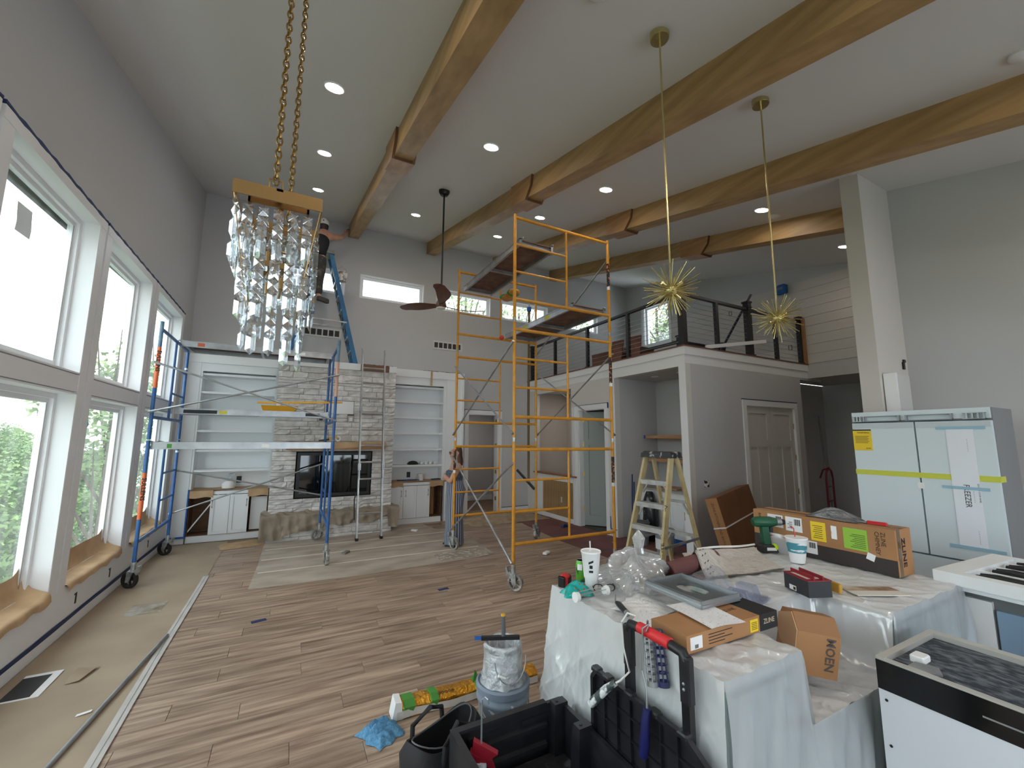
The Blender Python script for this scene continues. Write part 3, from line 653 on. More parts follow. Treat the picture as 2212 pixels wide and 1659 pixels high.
def stone_rows(z0, z1, yface, rows, x0=FX0, x1=FX1):
    global nst
    hts = [rs.choice((.6, .8, 1., 1., 1.25)) for _ in range(rows)]; k_ = (z1-z0)/sum(hts); z_ = z0
    for hh in hts:
        hh *= k_; segs = [(x0, x1)]
        for (a, b_, c, d_) in holes:
            if c < z_+hh*.6 and d_ > z_+hh*.4:
                ns = []
                for (p, q) in segs:
                    if b_ <= p or a >= q: ns.append((p, q))
                    else:
                        if a > p: ns.append((p, a))
                        if b_ < q: ns.append((b_, q))
                segs = ns
        for (p, q) in segs:
            x = p
            while x < q-.01:
                L = rs.uniform(.16, .55)
                if q-(x+L) < .12: L = q-x
                if L > .62: L /= 2
                mkobj('stone', stone_mesh(L, hh, rs.uniform(.035, .065), nst), fp, (x, yface, z_)); nst += 1; x += L
        z_ += hh
stone_rows(0, .40, -.09, 5); stone_rows(.40, .70, .05, 4); stone_rows(.70, 1.55, .05, 11); stone_rows(1.55, 2.26, .05, 8); stone_rows(2.26, 2.52, .05, 3); stone_rows(2.52, 3.14, .05, 7)
print('stones', nst)
MB().box((FX0-.005, -.03, 3.14), (1.16, .6, 3.27)).box((1.72, -.03, 3.14), (FX1, .6, 3.27)).box((1.16, .0, 3.14), (1.72, .6, 3.27)).build('top_header', M_CAB, fp)
MB().box((1.16, -.025, 3.14), (1.72, 0, 3.27)).build('raw_header_board', mat('raw_brown_board', (132, 92, 70), .6, col2=(116, 80, 60), scale=3, stretch=(1, 1, 8)), fp, )
fr = MB(); x0, x1, z0, z1 = .15, 1.45, .72, 1.53; wd = .055
for (a, b_) in (((x0, .0, z0), (x0+wd, .07, z1)), ((x1-wd, .0, z0), (x1, .07, z1)), ((x0+wd, .0, z0), (x1-wd, .07, z0+wd)), ((x0+wd, .0, z1-wd), (x1-wd, .07, z1))): fr.box(a, b_)
fr.build('firebox_frame', mat('firebox_black', (14, 14, 15), .45), fp)
MB().box((x0+wd, .02, z0+wd), (x1-wd, .026, z1-wd)).build('firebox_glass', mat('dark_mirror_glass', (8, 9, 10), .04, 0., spec=.9), fp)
MB().box((-.04, -.2, 1.585), (1.67, .05, 1.72)).build('mantel', mat('mantel_wood', (172, 126, 84), .55, col2=(150, 106, 68), scale=2, stretch=(.6, 4, 8)), fp)
mp_ = MB().grid(40, 8, lambda u, v: ((.03+1.66*u, .03-v*.48, 1.727) if v < .5 else (.03+1.66*u+.01*math.sin(u*30), -.208-.006*math.sin(u*21), 1.727-(v-.5)*.26*(.8+.25*math.sin(u*5))))).build('mantel_paper', M_KRAFT, None, 'all')
mp_.location = (0, 8.68, 0); tag(mp_, 'brown paper wrapped over the fireplace mantel', 'paper')
MB().box((.56, .03, 2.265), (1.075, .05, 2.515)).build('wall_plate', M_WHITE, fp)
for xo in (.5, 1.03):
    ob = MB().box((xo-.055, .0, 2.105), (xo+.055, .05, 2.235)).build('outlet_box', mat('grey_outlet_mount', (176, 172, 166), .6), fp)
    MB().box((xo-.03, -.012, 2.13), (xo+.03, .0, 2.2)).build('outlet_cover', M_WHITE if xo > .9 else M_BLACK, ob)

# ---- drop cloth over the hearth
M_CLOTH = mat('canvas_drop_cloth', (158, 145, 128), .85, col2=(142, 130, 114), scale=4, bump=.12, bscale=30)
def hearth_cloth(u, v):
    x = FX0-.10+u*(FX1-FX0+.24)
    hang = .16+.14*abs(math.sin(u*3.3+.5))**2+.05*math.sin(u*11)
    if u < .14: hang = .42-.5*max(0, u-.07)
    if u > .9: hang = .33
    ridge = lambda a, p: (.5+.5*math.sin(a*2))**1.6
    if v < .3:
        q = v/.3; return (x, 8.74-q*.20, .475-q*.035+.035*ridge(u*21+q*2.2, .6)*(1-q*.4)+.015*ridge(u*47-q*4, .7))
    q = (v-.3)/.7; f_ = .035*ridge(u*31+q*1.1+math.sin(u*9), .7)+.022*ridge(u*53-q*1.5+1, .6)+.02*ridge(u*11+q*5, .5)
    return (x+.03*q*math.sin(u*17), 8.532-f_*(.35+.65*q)-.01, .445-q*hang+.02*math.sin(u*31)*q)
o = MB().grid(160, 26, hearth_cloth).build('drop_cloth', M_CLOTH, None, 'all'); tag(o, 'beige canvas drop cloth draped over the stone hearth', 'drop cloth')

# ---- wall vents
def vent(x0, z0, n, label):
    r = thing('wall_vent', label, 'vent', (x0, YF, z0)); W_ = .74; H_ = .2
    f_ = MB(); cw = .095; f_.box((0, -.014, 0), (W_, 0, .035)); f_.box((0, -.014, H_-.035), (W_, 0, H_)); xs_ = [0.035+k*.115 for k in range(7)]
    f_.box((0, -.014, .035), (.03, 0, H_-.035))
    for k in range(6): f_.box((.03+k*.115+.09, -.014, .035), (.03+k*.115+.115, 0, H_-.035))
    f_.box((.72, -.014, .035), (W_, 0, H_-.035))
    f_.build('grille', M_CEIL, r)
    MB().box((.01, -.003, .02), (W_-.01, -.001, H_-.02)).build('duct_shade', mat('duct_shade_grey', (62, 58, 54), .8), r)  # dark plate paints the shade inside the grille openings
vent(.1, 3.92, 6, 'white wall vent grille beside the blue ladder'); vent(2.88, 3.93, 6, 'white wall vent grille beside the yellow scaffold post')

# ---- ceiling fan
fa = thing('ceiling_fan', 'ceiling fan with three curved brown blades on a long black rod', 'fan', (1.89, 5.89, 3.76))
zc_ = ceil_z(5.89)-3.76
MB().lathe([(.02, zc_-.085), (.06, zc_-.075), (.085, zc_-.03), (.085, zc_+.02)], n=20).build('canopy', M_BLACK, fa, True)
MB().cyl((0, 0, .13), (0, 0, zc_-.06), .0135, n=10).build('downrod', M_BLACK, fa)
M_BLADE = mat('walnut_fan_blade', (112, 72, 60), .35, col2=(90, 54, 46), scale=4, stretch=(1, 6, 1))
MB().lathe([(.07, 0), (.085, .03), (.07, .09), (.03, .14)], n=20).build('hub', M_BLADE, fa, True)
MB().lathe([(.066, -.012), (.07, 0)], n=20).build('light_lens', M_WHITE, fa)
def blade():
    b = MB(); rings = []
    for i in range(13):
        t_ = i/12; r_ = .05+.70*t_; wv = .075+.13*math.sin(min(1, t_*1.25)*PI*.75)**1.2 if t_ < .97 else .09
        off = .07*math.sin(t_*PI*.8)-.10*t_*t_; tw = math.radians(24-16*t_); ring = []
        for (a, h_) in ((-.5, 0), (0, .008), (.5, 0), (0, -.008)):
            yy = off+a*wv*math.cos(tw); zz = .04+.05*t_*t_+a*wv*math.sin(tw)+h_; ring.append((r_, yy, zz))
        rings.append(ring)
    return b.loft(rings).mesh('blade', M_BLADE, True)
bm_ = blade()
for a in (252, 12, 132): mkobj('blade', bm_, fa, rot=(0, 0, math.radians(a)))

# ---- chandelier
cx0, cy0, cz0, cw_ = -.27, 1.9, 2.78, .33
ch = thing('chandelier', 'crystal strand chandelier with square gold frame hanging on two chains', 'chandelier', (cx0+cw_/2, cy0+cw_/2, cz0))
hw_ = cw_/2; th = .006; fh = .058
f_ = MB(); f_.box((-hw_, -hw_, 0), (hw_, -hw_+th, fh)); f_.box((-hw_, hw_-th, 0), (hw_, hw_, fh)); f_.box((-hw_, -hw_+th, 0), (-hw_+th, hw_-th, fh)); f_.box((hw_-th, -hw_+th, 0), (hw_, hw_-th, fh))
f_.box((-.012, -hw_, fh-.012), (.012, hw_, fh)); f_.build('frame', M_GOLD, ch)
f_ = MB()
for q, z_ in ((.115, .0), (.07, -.25)):
    f_.box((-q, -q, z_), (q, -q+.008, z_+.022)); f_.box((-q, q-.008, z_), (q, q, z_+.022)); f_.box((-q, -q, z_), (-q+.008, q, z_+.022)); f_.box((q-.008, -q, z_), (q, q, z_+.022))
for sx in (-1, 1):
    for sy in (-1, 1): f_.cyl((sx*(hw_-.006), sy*(hw_-.006), 0), (sx*.09, sy*.09, -.45), .0022, n=6)
f_.cyl((0, 0, fh), (0, 0, -.42), .012, n=10); f_.build('inner_frame', M_GOLD, ch)
for k in range(6):
    a = k*PI/3; zz = -.12-.11*(k % 3); px, py = .055*math.cos(a), .055*math.sin(a)
    s_ = MB(); s_.tube([(0, 0, zz-.03), (px*.8, py*.8, zz-.035), (px, py, zz)], .005, 6); s_.cyl((px, py, zz), (px, py, zz+.05), .012, n=10); so = s_.build('socket', M_GOLD, ch)
    MB().lathe([(.006, zz+.05), (.015, zz+.07), (.014, zz+.09), (.003, zz+.125)], (px, py, 0), 10).build('bulb', mat('clear_bulb', (250, 250, 250), .05, trans=1.), so)
M_CRY = bpy.data.materials.new('crystal'); M_CRY.use_nodes = True; t = M_CRY.node_tree; L = t.links; t.nodes.clear()
_o = t.nodes.new('ShaderNodeOutputMaterial'); _tr = t.nodes.new('ShaderNodeBsdfTransparent'); _tr.inputs[0].default_value = (.93, .96, .98, 1)
_pb = t.nodes.new('ShaderNodeBsdfPrincipled'); _pb.inputs['Base Color'].default_value = (.92, .95, .98, 1); _pb.inputs['Metallic'].default_value = 1.; _pb.inputs['Roughness'].default_value = .03
_pb.inputs['Thin Film Thickness'].default_value = 0.
_oi = t.nodes.new('ShaderNodeObjectInfo'); _mr = t.nodes.new('ShaderNodeMapRange'); _mr.inputs['From Min'].default_value = .72; _mr.inputs['From Max'].default_value = 1.; _mr.inputs['To Min'].default_value = 0.; _mr.inputs['To Max'].default_value = 700.
L.new(_oi.outputs['Random'], _mr.inputs[0]); L.new(_mr.outputs[0], _pb.inputs['Thin Film Thickness'])
_mx = t.nodes.new('ShaderNodeMixShader'); _mx.inputs[0].default_value = .52; L.new(_tr.outputs[0], _mx.inputs[1]); L.new(_pb.outputs[0], _mx.inputs[2]); L.new(_mx.outputs[0], _o.inputs[0])
S_ = .040
def sq_cry():
    b = MB(); h = S_/2*.96; d_ = .011; c = h*.93
    o_ = [(-h, 0, -c), (-c, 0, -h), (c, 0, -h), (h, 0, -c), (h, 0, c), (c, 0, h), (-c, 0, h), (-h, 0, c)]
    v_ = o_+[(0, -d_, 0), (0, d_, 0)]
    return b.add(v_, [(i, (i+1) % 8, 8) for i in range(8)]+[((i+1) % 8, i, 9) for i in range(8)]).mesh('crystal', M_CRY)
def pr_cry(Lp):
    b = MB(); h = S_/2*.92; d_ = .012; c = .02; z0, z1 = -Lp, 0
    v_ = [(-h, 0, z0+c), (h, 0, z0+c), (h, 0, z1-c*.6), (-h, 0, z1-c*.6), (0, -d_, z0+c*1.4), (0, -d_, z1-c), (0, d_, z0+c*1.4), (0, d_, z1-c), (0, 0, z0), (-h*.7, 0, z1), (h*.7, 0, z1)]
    return b.add(v_, [(0, 4, 5, 3), (4, 1, 2, 5), (0, 3, 7, 6), (6, 7, 2, 1), (0, 8, 4), (8, 1, 4), (0, 6, 8), (8, 6, 1), (3, 5, 9), (5, 2, 10), (5, 10, 9), (3, 9, 7), (7, 10, 2), (7, 9, 10)]).mesh('crystal', M_CRY)
SQ, PR = sq_cry(), pr_cry(.092)
path = []
def side(ax, q, n, p0, p1):
    for k in range(n):
        t_ = k/(n-1); path.append((p0[0]+(p1[0]-p0[0])*t_, p0[1]+(p1[1]-p0[1])*t_, ax))
e1 = hw_-.012
side(PI/2, e1, 6, (-e1, -e1), (-e1, e1)); side(0, e1, 5, (-e1+.05, e1), (e1, e1)); side(PI/2, e1, 5, (e1, e1-.05), (e1, -e1+.07))
e2 = .112
side(0, e2, 5, (e2, -e2), (-e2, -e2)); side(PI/2, e2, 4, (-e2, -e2+.04), (-e2, e2)); side(0, e2, 4, (-e2+.05, e2), (e2, e2)); side(PI/2, e2, 4, (e2, e2-.05), (e2, -e2+.05))
e3 = .065
side(0, e3, 3, (e3, -e3), (-e3, -e3)); side(PI/2, e3, 2, (-e3, 0), (-e3, e3)); side(0, e3, 2, (0, e3), (e3, e3))
wires = MB(); ncry = 0; N_ = len(path); rc = random.Random(5)
for k, (px, py, an) in enumerate(path):
    inner = k >= 16
    L_ = .24+.46*(k/(N_-1))**.8
    z_ = -.012; nsq = max(2, int((L_-.19)/(S_+.004)))
    if ncry > 286: break
    wires.cyl((px, py, .004), (px, py, -.012-nsq*(S_+.004)-.185), .0009, n=4)
    for i in range(nsq):
        if i % 3 == 2 and nsq > 6:
            pass
        mkobj('crystal', SQ, ch, (px, py, z_-S_/2), (0, 0, an+rc.uniform(-.25, .25))); z_ -= S_+.004; ncry += 1
        if nsq > 5 and i == 2:
            mkobj('crystal', PR, ch, (px, py, z_-.002), (0, 0, an+rc.uniform(-.2, .2))); z_ -= .096; ncry += 1; 
            if z_ < -L_+.2: break
    while z_ > -L_+.02:
        mkobj('crystal', PR, ch, (px, py, z_-.002), (0, 0, an+rc.uniform(-.2, .2))); z_ -= .098; ncry += 1
print('crystals', ncry, 'strands', N_)
wires.build('strand_wire', M_GOLD, ch)
def chain(px, py, z0, z1, lk, name):
    b = MB(); z_ = z0; k = 0; x_ = px
    while z_ < z1:
        st = len(b.v); n = 12
        b.tube([(lk*.33*math.cos(2*PI*i/n), 0, lk*.5+lk*.62*math.sin(2*PI*i/n)) for i in range(n)]+[(lk*.33, 0, lk*.5)], lk*.11, 6, False)
        b.xf(Matrix.Translation((px, py, z_)) @ Matrix.Rotation(k*PI/2+.4, 4, 'Z'), st); z_ += lk*.92; k += 1
    b.build(name, mat('antique_brass_chain', (150, 118, 66), .3, .85), ch, True)
chain(-.02, -.12, fh+.04, ceil_z(1.95)-cz0-.03, .034, 'chain'); chain(.03, .12, fh, ceil_z(2.2)-cz0-.03, .034, 'chain')
MB().tube([(-.045, -.12, fh), (-.045, -.12, fh+.06), (.005, -.12, fh+.06), (.005, -.12, fh)], .004, 6).build('chain_bracket', M_GOLD, ch)
MB().box((-.12, -.2, ceil_z(1.87)-cz0-.05), (.12, .2, ceil_z(2.26)-cz0+.0)).build('canopy', M_GOLD, ch)

# ---- spiky brass pendants
def pendant(x_, y_, z_, label, seed):
    r = thing('sputnik_pendant', label, 'pendant light', (x_, y_, z_), seed*.7); zt = ceil_z(y_)-z_; rr = random.Random(seed)
    MB().lathe([(.062, zt-.05), (.065, zt-.045), (.065, zt+.01)], n=24).build('canopy', M_BRASS, r, True)
    MB().cyl((0, 0, .03), (0, 0, zt-.04), .0065, n=8).build('rod', M_BRASS, r)
    MB().ball((0, 0, 0), .042, 14, 9).build('core', M_BRASS, r, True)
    N = 92
    for k in range(N):
        zz = 1-2*(k+.5)/N; ph = k*2.39996+rr.uniform(-.12, .12); q = math.sqrt(max(0, 1-zz*zz)); d_ = Vector((q*math.cos(ph), q*math.sin(ph), zz))
        if zz > .93: continue
        L_ = rr.choice((.145, .165, .185, .20))
        rod_m = MB().cyl(d_*.03, d_*L_, .0026, n=5).build('spike', M_BRASS, r)
    for k in range(6):
        a = k*PI/3+.3; d_ = Vector((math.cos(a)*.85, math.sin(a)*.85, .45*(-1)**k)).normalized()
        MB().cyl(d_*.03, d_*.085, .0125, n=10).build('socket', M_BRASS, r)
pendant(2.14, 1.83, 2.77, 'spiky brass pendant in front of the loft railing corner post', 1)
pendant(3.36, 1.85, 2.765, 'spiky brass pendant in front of the last railing bay below the blue speaker', 2)
# ================================================================ SCAFFOLDS, LADDERS, RAILING
M_YEL = mat('yellow_scaffold_paint', (214, 150, 48), .38, col2=(196, 134, 42), scale=9, lo=.45, hi=.7)
M_BLU = mat('blue_scaffold_paint', (36, 84, 150), .38, col2=(58, 108, 160), scale=6, lo=.4, hi=.7)
M_BLUW = mat('worn_pale_blue_paint', (110, 140, 156), .45, col2=(70, 110, 140), scale=8)
M_ORG = mat('orange_label_wrap', (220, 110, 66), .5)
M_TYRE = mat('dark_rubber', (44, 42, 42), .6); M_TYREG = mat('dusty_rubber', (126, 122, 118), .7, col2=(190, 188, 184), scale=14, lo=.5, hi=.62)
M_ZINC = mat('zinc_casting', (150, 152, 152), .4, .7, col2=(196, 198, 198), scale=16)
def caster(parent, x, y, hd, tyre, top=.25, name='caster'):
    b = MB(); c, s_ = math.cos(hd), math.sin(hd); ox, oy = -.03*c, -.03*s_
    b.cyl((x, y, top-.05), (x, y, top+.05), .027, n=12); b.cyl((x, y, top-.06), (x, y, top-.045), .05, n=14)
    ax = Vector((-s_, c, 0))
    for k in (-1, 1):
        p = Vector((x, y, 0))+ax*k*.034
        b.prism_pts = None
        q = [p+Vector((0, 0, top-.055))+Vector((c, s_, 0))*.04, p+Vector((0, 0, top-.055))-Vector((c, s_, 0))*.045, p+Vector((ox, oy, .075))-Vector((c, s_, 0))*.022, p+Vector((ox, oy, .075))+Vector((c, s_, 0))*.022]
        b.add([v_+ax*k*.003 for v_ in q]+[v_-ax*k*.003 for v_ in q], [(0, 1, 2, 3), (7, 6, 5, 4), (0, 4, 5, 1), (1, 5, 6, 2), (2, 6, 7, 3), (3, 7, 4, 0)])
    b.obox((x+.055*c, y+.055*s_, top-.06), (.07, .05, .02), (0, .7, hd)); b.obox((x+.075*c, y+.075*s_, top-.03), (.02, .05, .09), (0, .3, hd))
    o = b.build(name, M_ZINC, parent)
    w_ = MB(); cc = Vector((x+ox, y+oy, .1)); R_ = .1
    def wheel(r0, r1, hw__):
        rings = []; n = 22
        for (rr, off) in ((r0, -hw__), (r1*.97, -hw__), (r1, -hw__*.5), (r1, hw__*.5), (r1*.97, hw__), (r0, hw__)):
            rings.append([cc+Vector((c, s_, 0))*rr*math.cos(2*PI*k/n)+Vector((0, 0, 1))*rr*math.sin(2*PI*k/n)+ax*off for k in range(n)])
        rings.append(rings[0]); w_.loft(rings, False)
    wheel(.072, .1, .022); w_.build('wheel', tyre, o, True)
    h_ = MB(); h_.cyl(cc-ax*.03, cc+ax*.03, .022, n=12)
    for k in range(5):
        a = 2*PI*k/5; d_ = Vector((c, s_, 0))*math.cos(a)+Vector((0, 0, 1))*math.sin(a); h_.beam(cc, cc+d_*.075, .012, .02, up=ax)
    h_.build('wheel_spokes', M_ZINC if tyre is M_TYREG else M_TYRE, o)
def frame_mesh(W_, P, z0, H_, ladder_from=0., r=.0215, mid=.52):
    """welded end frame: two posts, full rails near bottom and top, ladder rungs between one post and a mid post. P(u, z) -> world-local point"""
    b = MB()
    for u in (0, W_): b.cyl(P(u, z0), P(u, z0+H_), r, n=12)
    zb, zt = z0+.28, z0+1.42
    b.cyl(P(0, zb), P(W_, zb), r, n=10); b.cyl(P(0, zt), P(W_, zt), r, n=10)
    um = W_*mid; b.cyl(P(um, zb), P(um, zt), r*.72, n=8)
    u0, u1 = (0, um) if ladder_from == 0 else (um, W_)
    for k in (1, 2): b.cyl(P(u0, zb+(zt-zb)*k/3), P(u1, zb+(zt-zb)*k/3), r*.72, n=8)
    for u in (0, W_):
        for zz in (z0+.13, z0+1.2): b.cyl(P(u, zz), (P(u, zz)[0]+.055*(1 if P(W_, 0)[1] == P(0, 0)[1] and False else 0), P(u, zz)[1]+.045, zz), .006, n=6)
    return b
# yellow tower: frames in planes y = 4.65 and 6.76
ys_ = thing('scaffold_tower', 'tall yellow rolling scaffold tower with three stacked frame levels', 'scaffold', (2.49, 4.65, 0))
Wy, Ly = 1.6, 2.11
for yy in (0, Ly):
    for k in range(3):
        frame_mesh(Wy, lambda u, z, yy=yy: (u, yy, z), .25+k*1.55, 1.535 if k < 2 else 1.46).build('frame', M_YEL, ys_)
        if k:
            for u in (0, Wy): MB().cyl((u, yy, .25+k*1.55-.03), (u, yy, .25+k*1.55+.02), .0235, n=10).build('joint_collar', M_ZINC, ys_)
for (x, y, hd) in ((0, 0, 2.2), (Wy, 0, -.9), (0, Ly, 2.0), (Wy, Ly, -2.6)): caster(ys_, x, y, hd, M_TYREG)
def brace(root, p, q, m=None): 
    p, q = Vector(p), Vector(q); d_ = (q-p).normalized(); MB().cyl(p, q, .0125, n=8).cyl(p-d_*.03, p+d_*.05, .017, n=6).cyl(q-d_*.05, q+d_*.03, .017, n=6).build('cross_brace', m or M_STEEL, root)
xo = -.03
for k in (0, 1):
    z0_ = .25+k*1.55; brace(ys_, (xo, 0, z0_+.08), (xo, Ly, z0_+1.24)); brace(ys_, (xo, 0, z0_+1.24), (xo, Ly, z0_+.08))
xo = Wy+.03
brace(ys_, (xo, 0, 1.88), (xo, Ly, 3.04)); brace(ys_, (xo, 0, 3.04), (xo, Ly, 1.88)); brace(ys_, (xo, 0, 4.55), (xo, Ly, 3.43))
M_LBL = mat('dark_label_wrap', (30, 24, 22), .5, col2=(226, 130, 60), scale=30, lo=.56, hi=.6)
for (u, yy, z0_, z1_) in ((0, Ly, 1.28, 1.62), (Wy, 0, 1.2, 1.56), (Wy, 0, 2.62, 3.0), (Wy, 0, 4.08, 4.44)):
    MB().cyl((u, yy, z0_), (u, yy, z1_), .0228, n=12).build('label_wrap', M_LBL, ys_); MB().cyl((u, yy, z0_-.05), (u, yy, z0_), .0226, n=12).build('label_wrap', M_WHITE, ys_)
M_PLY = mat('worn_plywood_deck', (128, 98, 82), .75, col2=(104, 76, 64), scale=7, stretch=(1, 1, 1))
def plank(x0, x1, y0, y1, z, label, along='y', deck=M_PLY, grp=None, labels=()):
    """aluminium framed scaffold plank; its rails hang on the frames"""
    if along == 'y': r = thing('scaffold_plank', label, 'scaffold plank', (x0, y0, z), 0, grp); W_, L_ = x1-x0, y1-y0
    else: r = thing('scaffold_plank', label, 'scaffold plank', (x0, y1, z), -PI/2, grp); W_, L_ = y1-y0, x1-x0
    f_ = MB()
    for u in (0, W_-.035): f_.box((u, .0, -.055), (u+.035, L_, .035)); f_.box((u-.006, .0, .022), (u+.041, L_, .035))
    f_.build('side_rail', M_ALU, r)
    for (ya, yb, zt) in ((.03, .07, .01), (L_-.07, L_-.03, .01), (L_/2-.02, L_/2+.02, .0)): MB().box((.035, ya, -.05), (W_-.035, yb, zt)).build('crossbar', M_ALU, r)
    MB().box((.035, .01, .01), (W_-.035, L_-.01, .024)).build('deck', deck, r)
    for u in (.03, W_-.03):
        for (yy, sg) in ((0, -1), (L_, 1)): MB().tube([(u, yy-sg*.03, .03), (u, yy+sg*.015, .045), (u, yy+sg*.045, .03), (u, yy+sg*.045, -.005)], .010, 6).build('hook', M_ZINC, r)
    for (u, y0_, ln_, m_) in labels:
        MB().box((u-.0012, y0_, -.04), (u, y0_+ln_, .012)).build('label', m_, r)
    return r
M_YLB = mat('yellow_safety_label', (226, 214, 70), .5); M_ORB = mat('orange_safety_label', (206, 96, 56), .5)
plank(2.58, 3.12, 4.68, 6.74, 4.475, 'aluminium plank with plywood deck on the top level of the yellow tower')
plank(3.42, 4.04, 4.68, 6.74, 3.70, 'aluminium plank with plywood deck lower on the yellow tower toward the loft', labels=((0, .55, .16, M_YLB), (0, 1.25, .2, M_YLB)))
# items on the yellow tower
f_ = MB().loft([[(3.3+.09*math.cos(a)*(1 if t_ not in (0, 1) else .35)*1.2, 6.05+t_*.55, 4.33+.05*math.sin(a)*(1 if t_ not in (0, 1) else .5)+.02*math.sin(t_*7)) for a in [2*PI*k/10 for k in range(10)]] for t_ in (0, .2, .5, .8, 1)])
pr = thing('lamp_canopy_bundle', 'wrapped amber bundle with green tape hung near the yellow tower top', 'bundle', (0, 0, 0))
f_.build('wrap', mat('amber_foil', (214, 150, 60), .4, col2=(190, 120, 40), scale=9), pr, 'all')
for t_ in (.14, .42): MB().loft([[(3.3+.118*math.cos(a), 6.05+t_+d_, 4.335+.06*math.sin(a)+.01) for a in [2*PI*k/10 for k in range(10)]] for d_ in (0, .05)]).build('tape_band', mat('green_tape', (72, 140, 56), .6), pr)
f_ = thing('taped_pole', 'brown wrapped pole with blue tape cap tied to the scaffold far post', 'pole', (3.98, 6.86, .0))
MB().tube([(0, 0, 1.0), (.02, .02, 1.1), (.02, .03, 2.4), (.03, .02, 4.3)], .024, 8).build('pole_body', mat('brown_pole_wrap', (106, 84, 60), .7), f_); MB().cyl((.03, .02, 4.3), (.03, .02, 4.38), .045, n=10).build('cap', M_TAPEB, f_); MB().cyl((.03, .02, 4.38), (.03, .02, 4.5), .015, n=8).build('tip', M_ALU, f_)
tag(MB().obox((3.98, 6.95, 1.05), (.04, .5, .04), (.75, 0, .6)).build('black_bar', M_BLACK), 'short black bar strapped aslant to the yellow scaffold far post', 'bar')
tag(MB().ball((3.32, 6.70, 3.65), .045, 12, 8).build('red_ball', mat('red_rubber', (214, 70, 44), .5), None, True), 'small red ball wedged at a rail of the yellow scaffold', 'ball')

# blue tower: end frames in planes x = -1.56 and .575
bs = thing('scaffold_tower', 'blue rolling scaffold with crossed braces beside the tall windows', 'scaffold', (-1.56, 6.78, 0))
Lb, Wb = 2.135, 1.6
for (xx, m0) in ((0, M_BLU), (Lb, M_BLU)):
    for k in range(2): frame_mesh(Wb, lambda u, z, xx=xx: (xx, u, z), .25+k*1.52, 1.505, ladder_from=1).build('frame', m0, bs)
for (xx, u) in ((0, 0), (Lb, 0)):
    MB().cyl((xx, u, 2.95), (xx, u, 3.29), .0225, n=12).build('worn_post_end', M_BLUW, bs)
    for (z0_, z1_) in ((2.42, 2.95), (.80, 1.36)):
        if xx and z0_ < 2: continue
        lw = MB().cyl((xx, u, z0_), (xx, u, z1_), .0226, n=14).build('label_wrap', M_ORG if not xx else mat('faded_label_wrap', (206, 160, 140), .5), bs)
        if not xx:
            d_ = Vector((-(-1.56), -6.78, 0)).normalized()
            R = Matrix((( -d_.y, 0, d_.x, 0), (d_.x, 0, d_.y, 0), (0, 1, 0, 0), (0, 0, 0, 1)))   # columns: right, up, toward camera
            M4 = Matrix.Translation(Vector((xx, u, (z0_+z1_)/2+.22))+d_*.0232) @ R @ Matrix.Rotation(-PI/2, 4, 'Z') @ Matrix.Translation((0, -.014, 0))
            text('label_text', 'SULLENS', .062, M_BLACK, lw, (0, 0, 0), M=M4, sx=1.15, bold=.0015)
for (x, y, hd) in ((0, 0, -.6), (Lb, 0, 1.7), (0, Wb, -.5), (Lb, Wb, .3)): caster(bs, x, y, hd, M_TYRE if x == 0 else M_TYREG)
for k in range(7):
    MB().cyl((0, Wb, .9+k*.33), (0, Wb, .93+k*.33+.03*(k % 2)), .0222, n=10).build('paint_splash', M_WHITE, bs) if k in (2, 4, 6) else None
def braceb(p, q): brace(bs, p, q)
braceb((0, -.035, 2.74), (Lb, -.035, 2.06)); braceb((0, -.035, 2.12), (Lb, -.035, 2.74))
braceb((0, Wb+.035, 1.28), (Lb, Wb+.035, .78)); braceb((0, Wb+.035, .62), (Lb, Wb+.035, 1.34))
plank(-1.54, .56, 6.82, 7.30, 1.70, 'aluminium plank on the lowest plank level of the blue scaffold', 'x', labels=((.4812, .16, .05, mat('green_tape', (72, 140, 56), .6)), (.4812, 1.2, .1, M_WHITE)))
plank(-1.54, .56, 7.85, 8.28, 2.20, 'aluminium plank carrying the yellow tray on the blue scaffold', 'x', labels=((.4312, .1, .42, M_BLACK), (.4312, .55, .1, M_YLB), (.4312, 1.75, .22, M_BLACK)))
plank(-1.54, .56, 7.78, 8.36, 3.22, 'aluminium plank with brown deck across the top of the blue scaffold', 'x', mat('dark_deck', (96, 74, 62), .8), labels=((.5812, .2, .09, M_ORB), (.5812, 1.6, .08, M_WHITE)))
# yellow tray + pole on the middle plank
ty = MB(); W_, L_, H_ = .26, .46, .09
ty.loft([[(0, 0, 0), (L_, 0, 0), (L_, W_, 0), (0, W_, 0)], [(-.03, -.03, H_), (L_+.05, -.03, H_), (L_+.05, W_+.03, H_), (-.03, W_+.03, H_)], [(-.02, -.02, H_), (L_+.04, -.02, H_), (L_+.04, W_+.02, H_), (-.02, W_+.02, H_)], [(.01, .01, .008), (L_-.01, .01, .008), (L_-.01, W_-.01, .008), (.01, W_-.01, .008)]], True)
o = ty.build('mud_tray', mat('yellow_plastic_tray', (236, 172, 36), .4)); o.location = (-.42, 7.93, 2.237); tag(o, 'bright yellow plastic tray on the blue scaffold plank', 'tray')
o = MB().beam((-.5, 7.86, 2.36), (.78, 7.86, 2.42), .03, .03).build('yellow_pole', mat('yellow_plastic_tray', (236, 172, 36), .4)); tag(o, 'thin yellow pole lying across braces of the blue scaffold', 'pole')

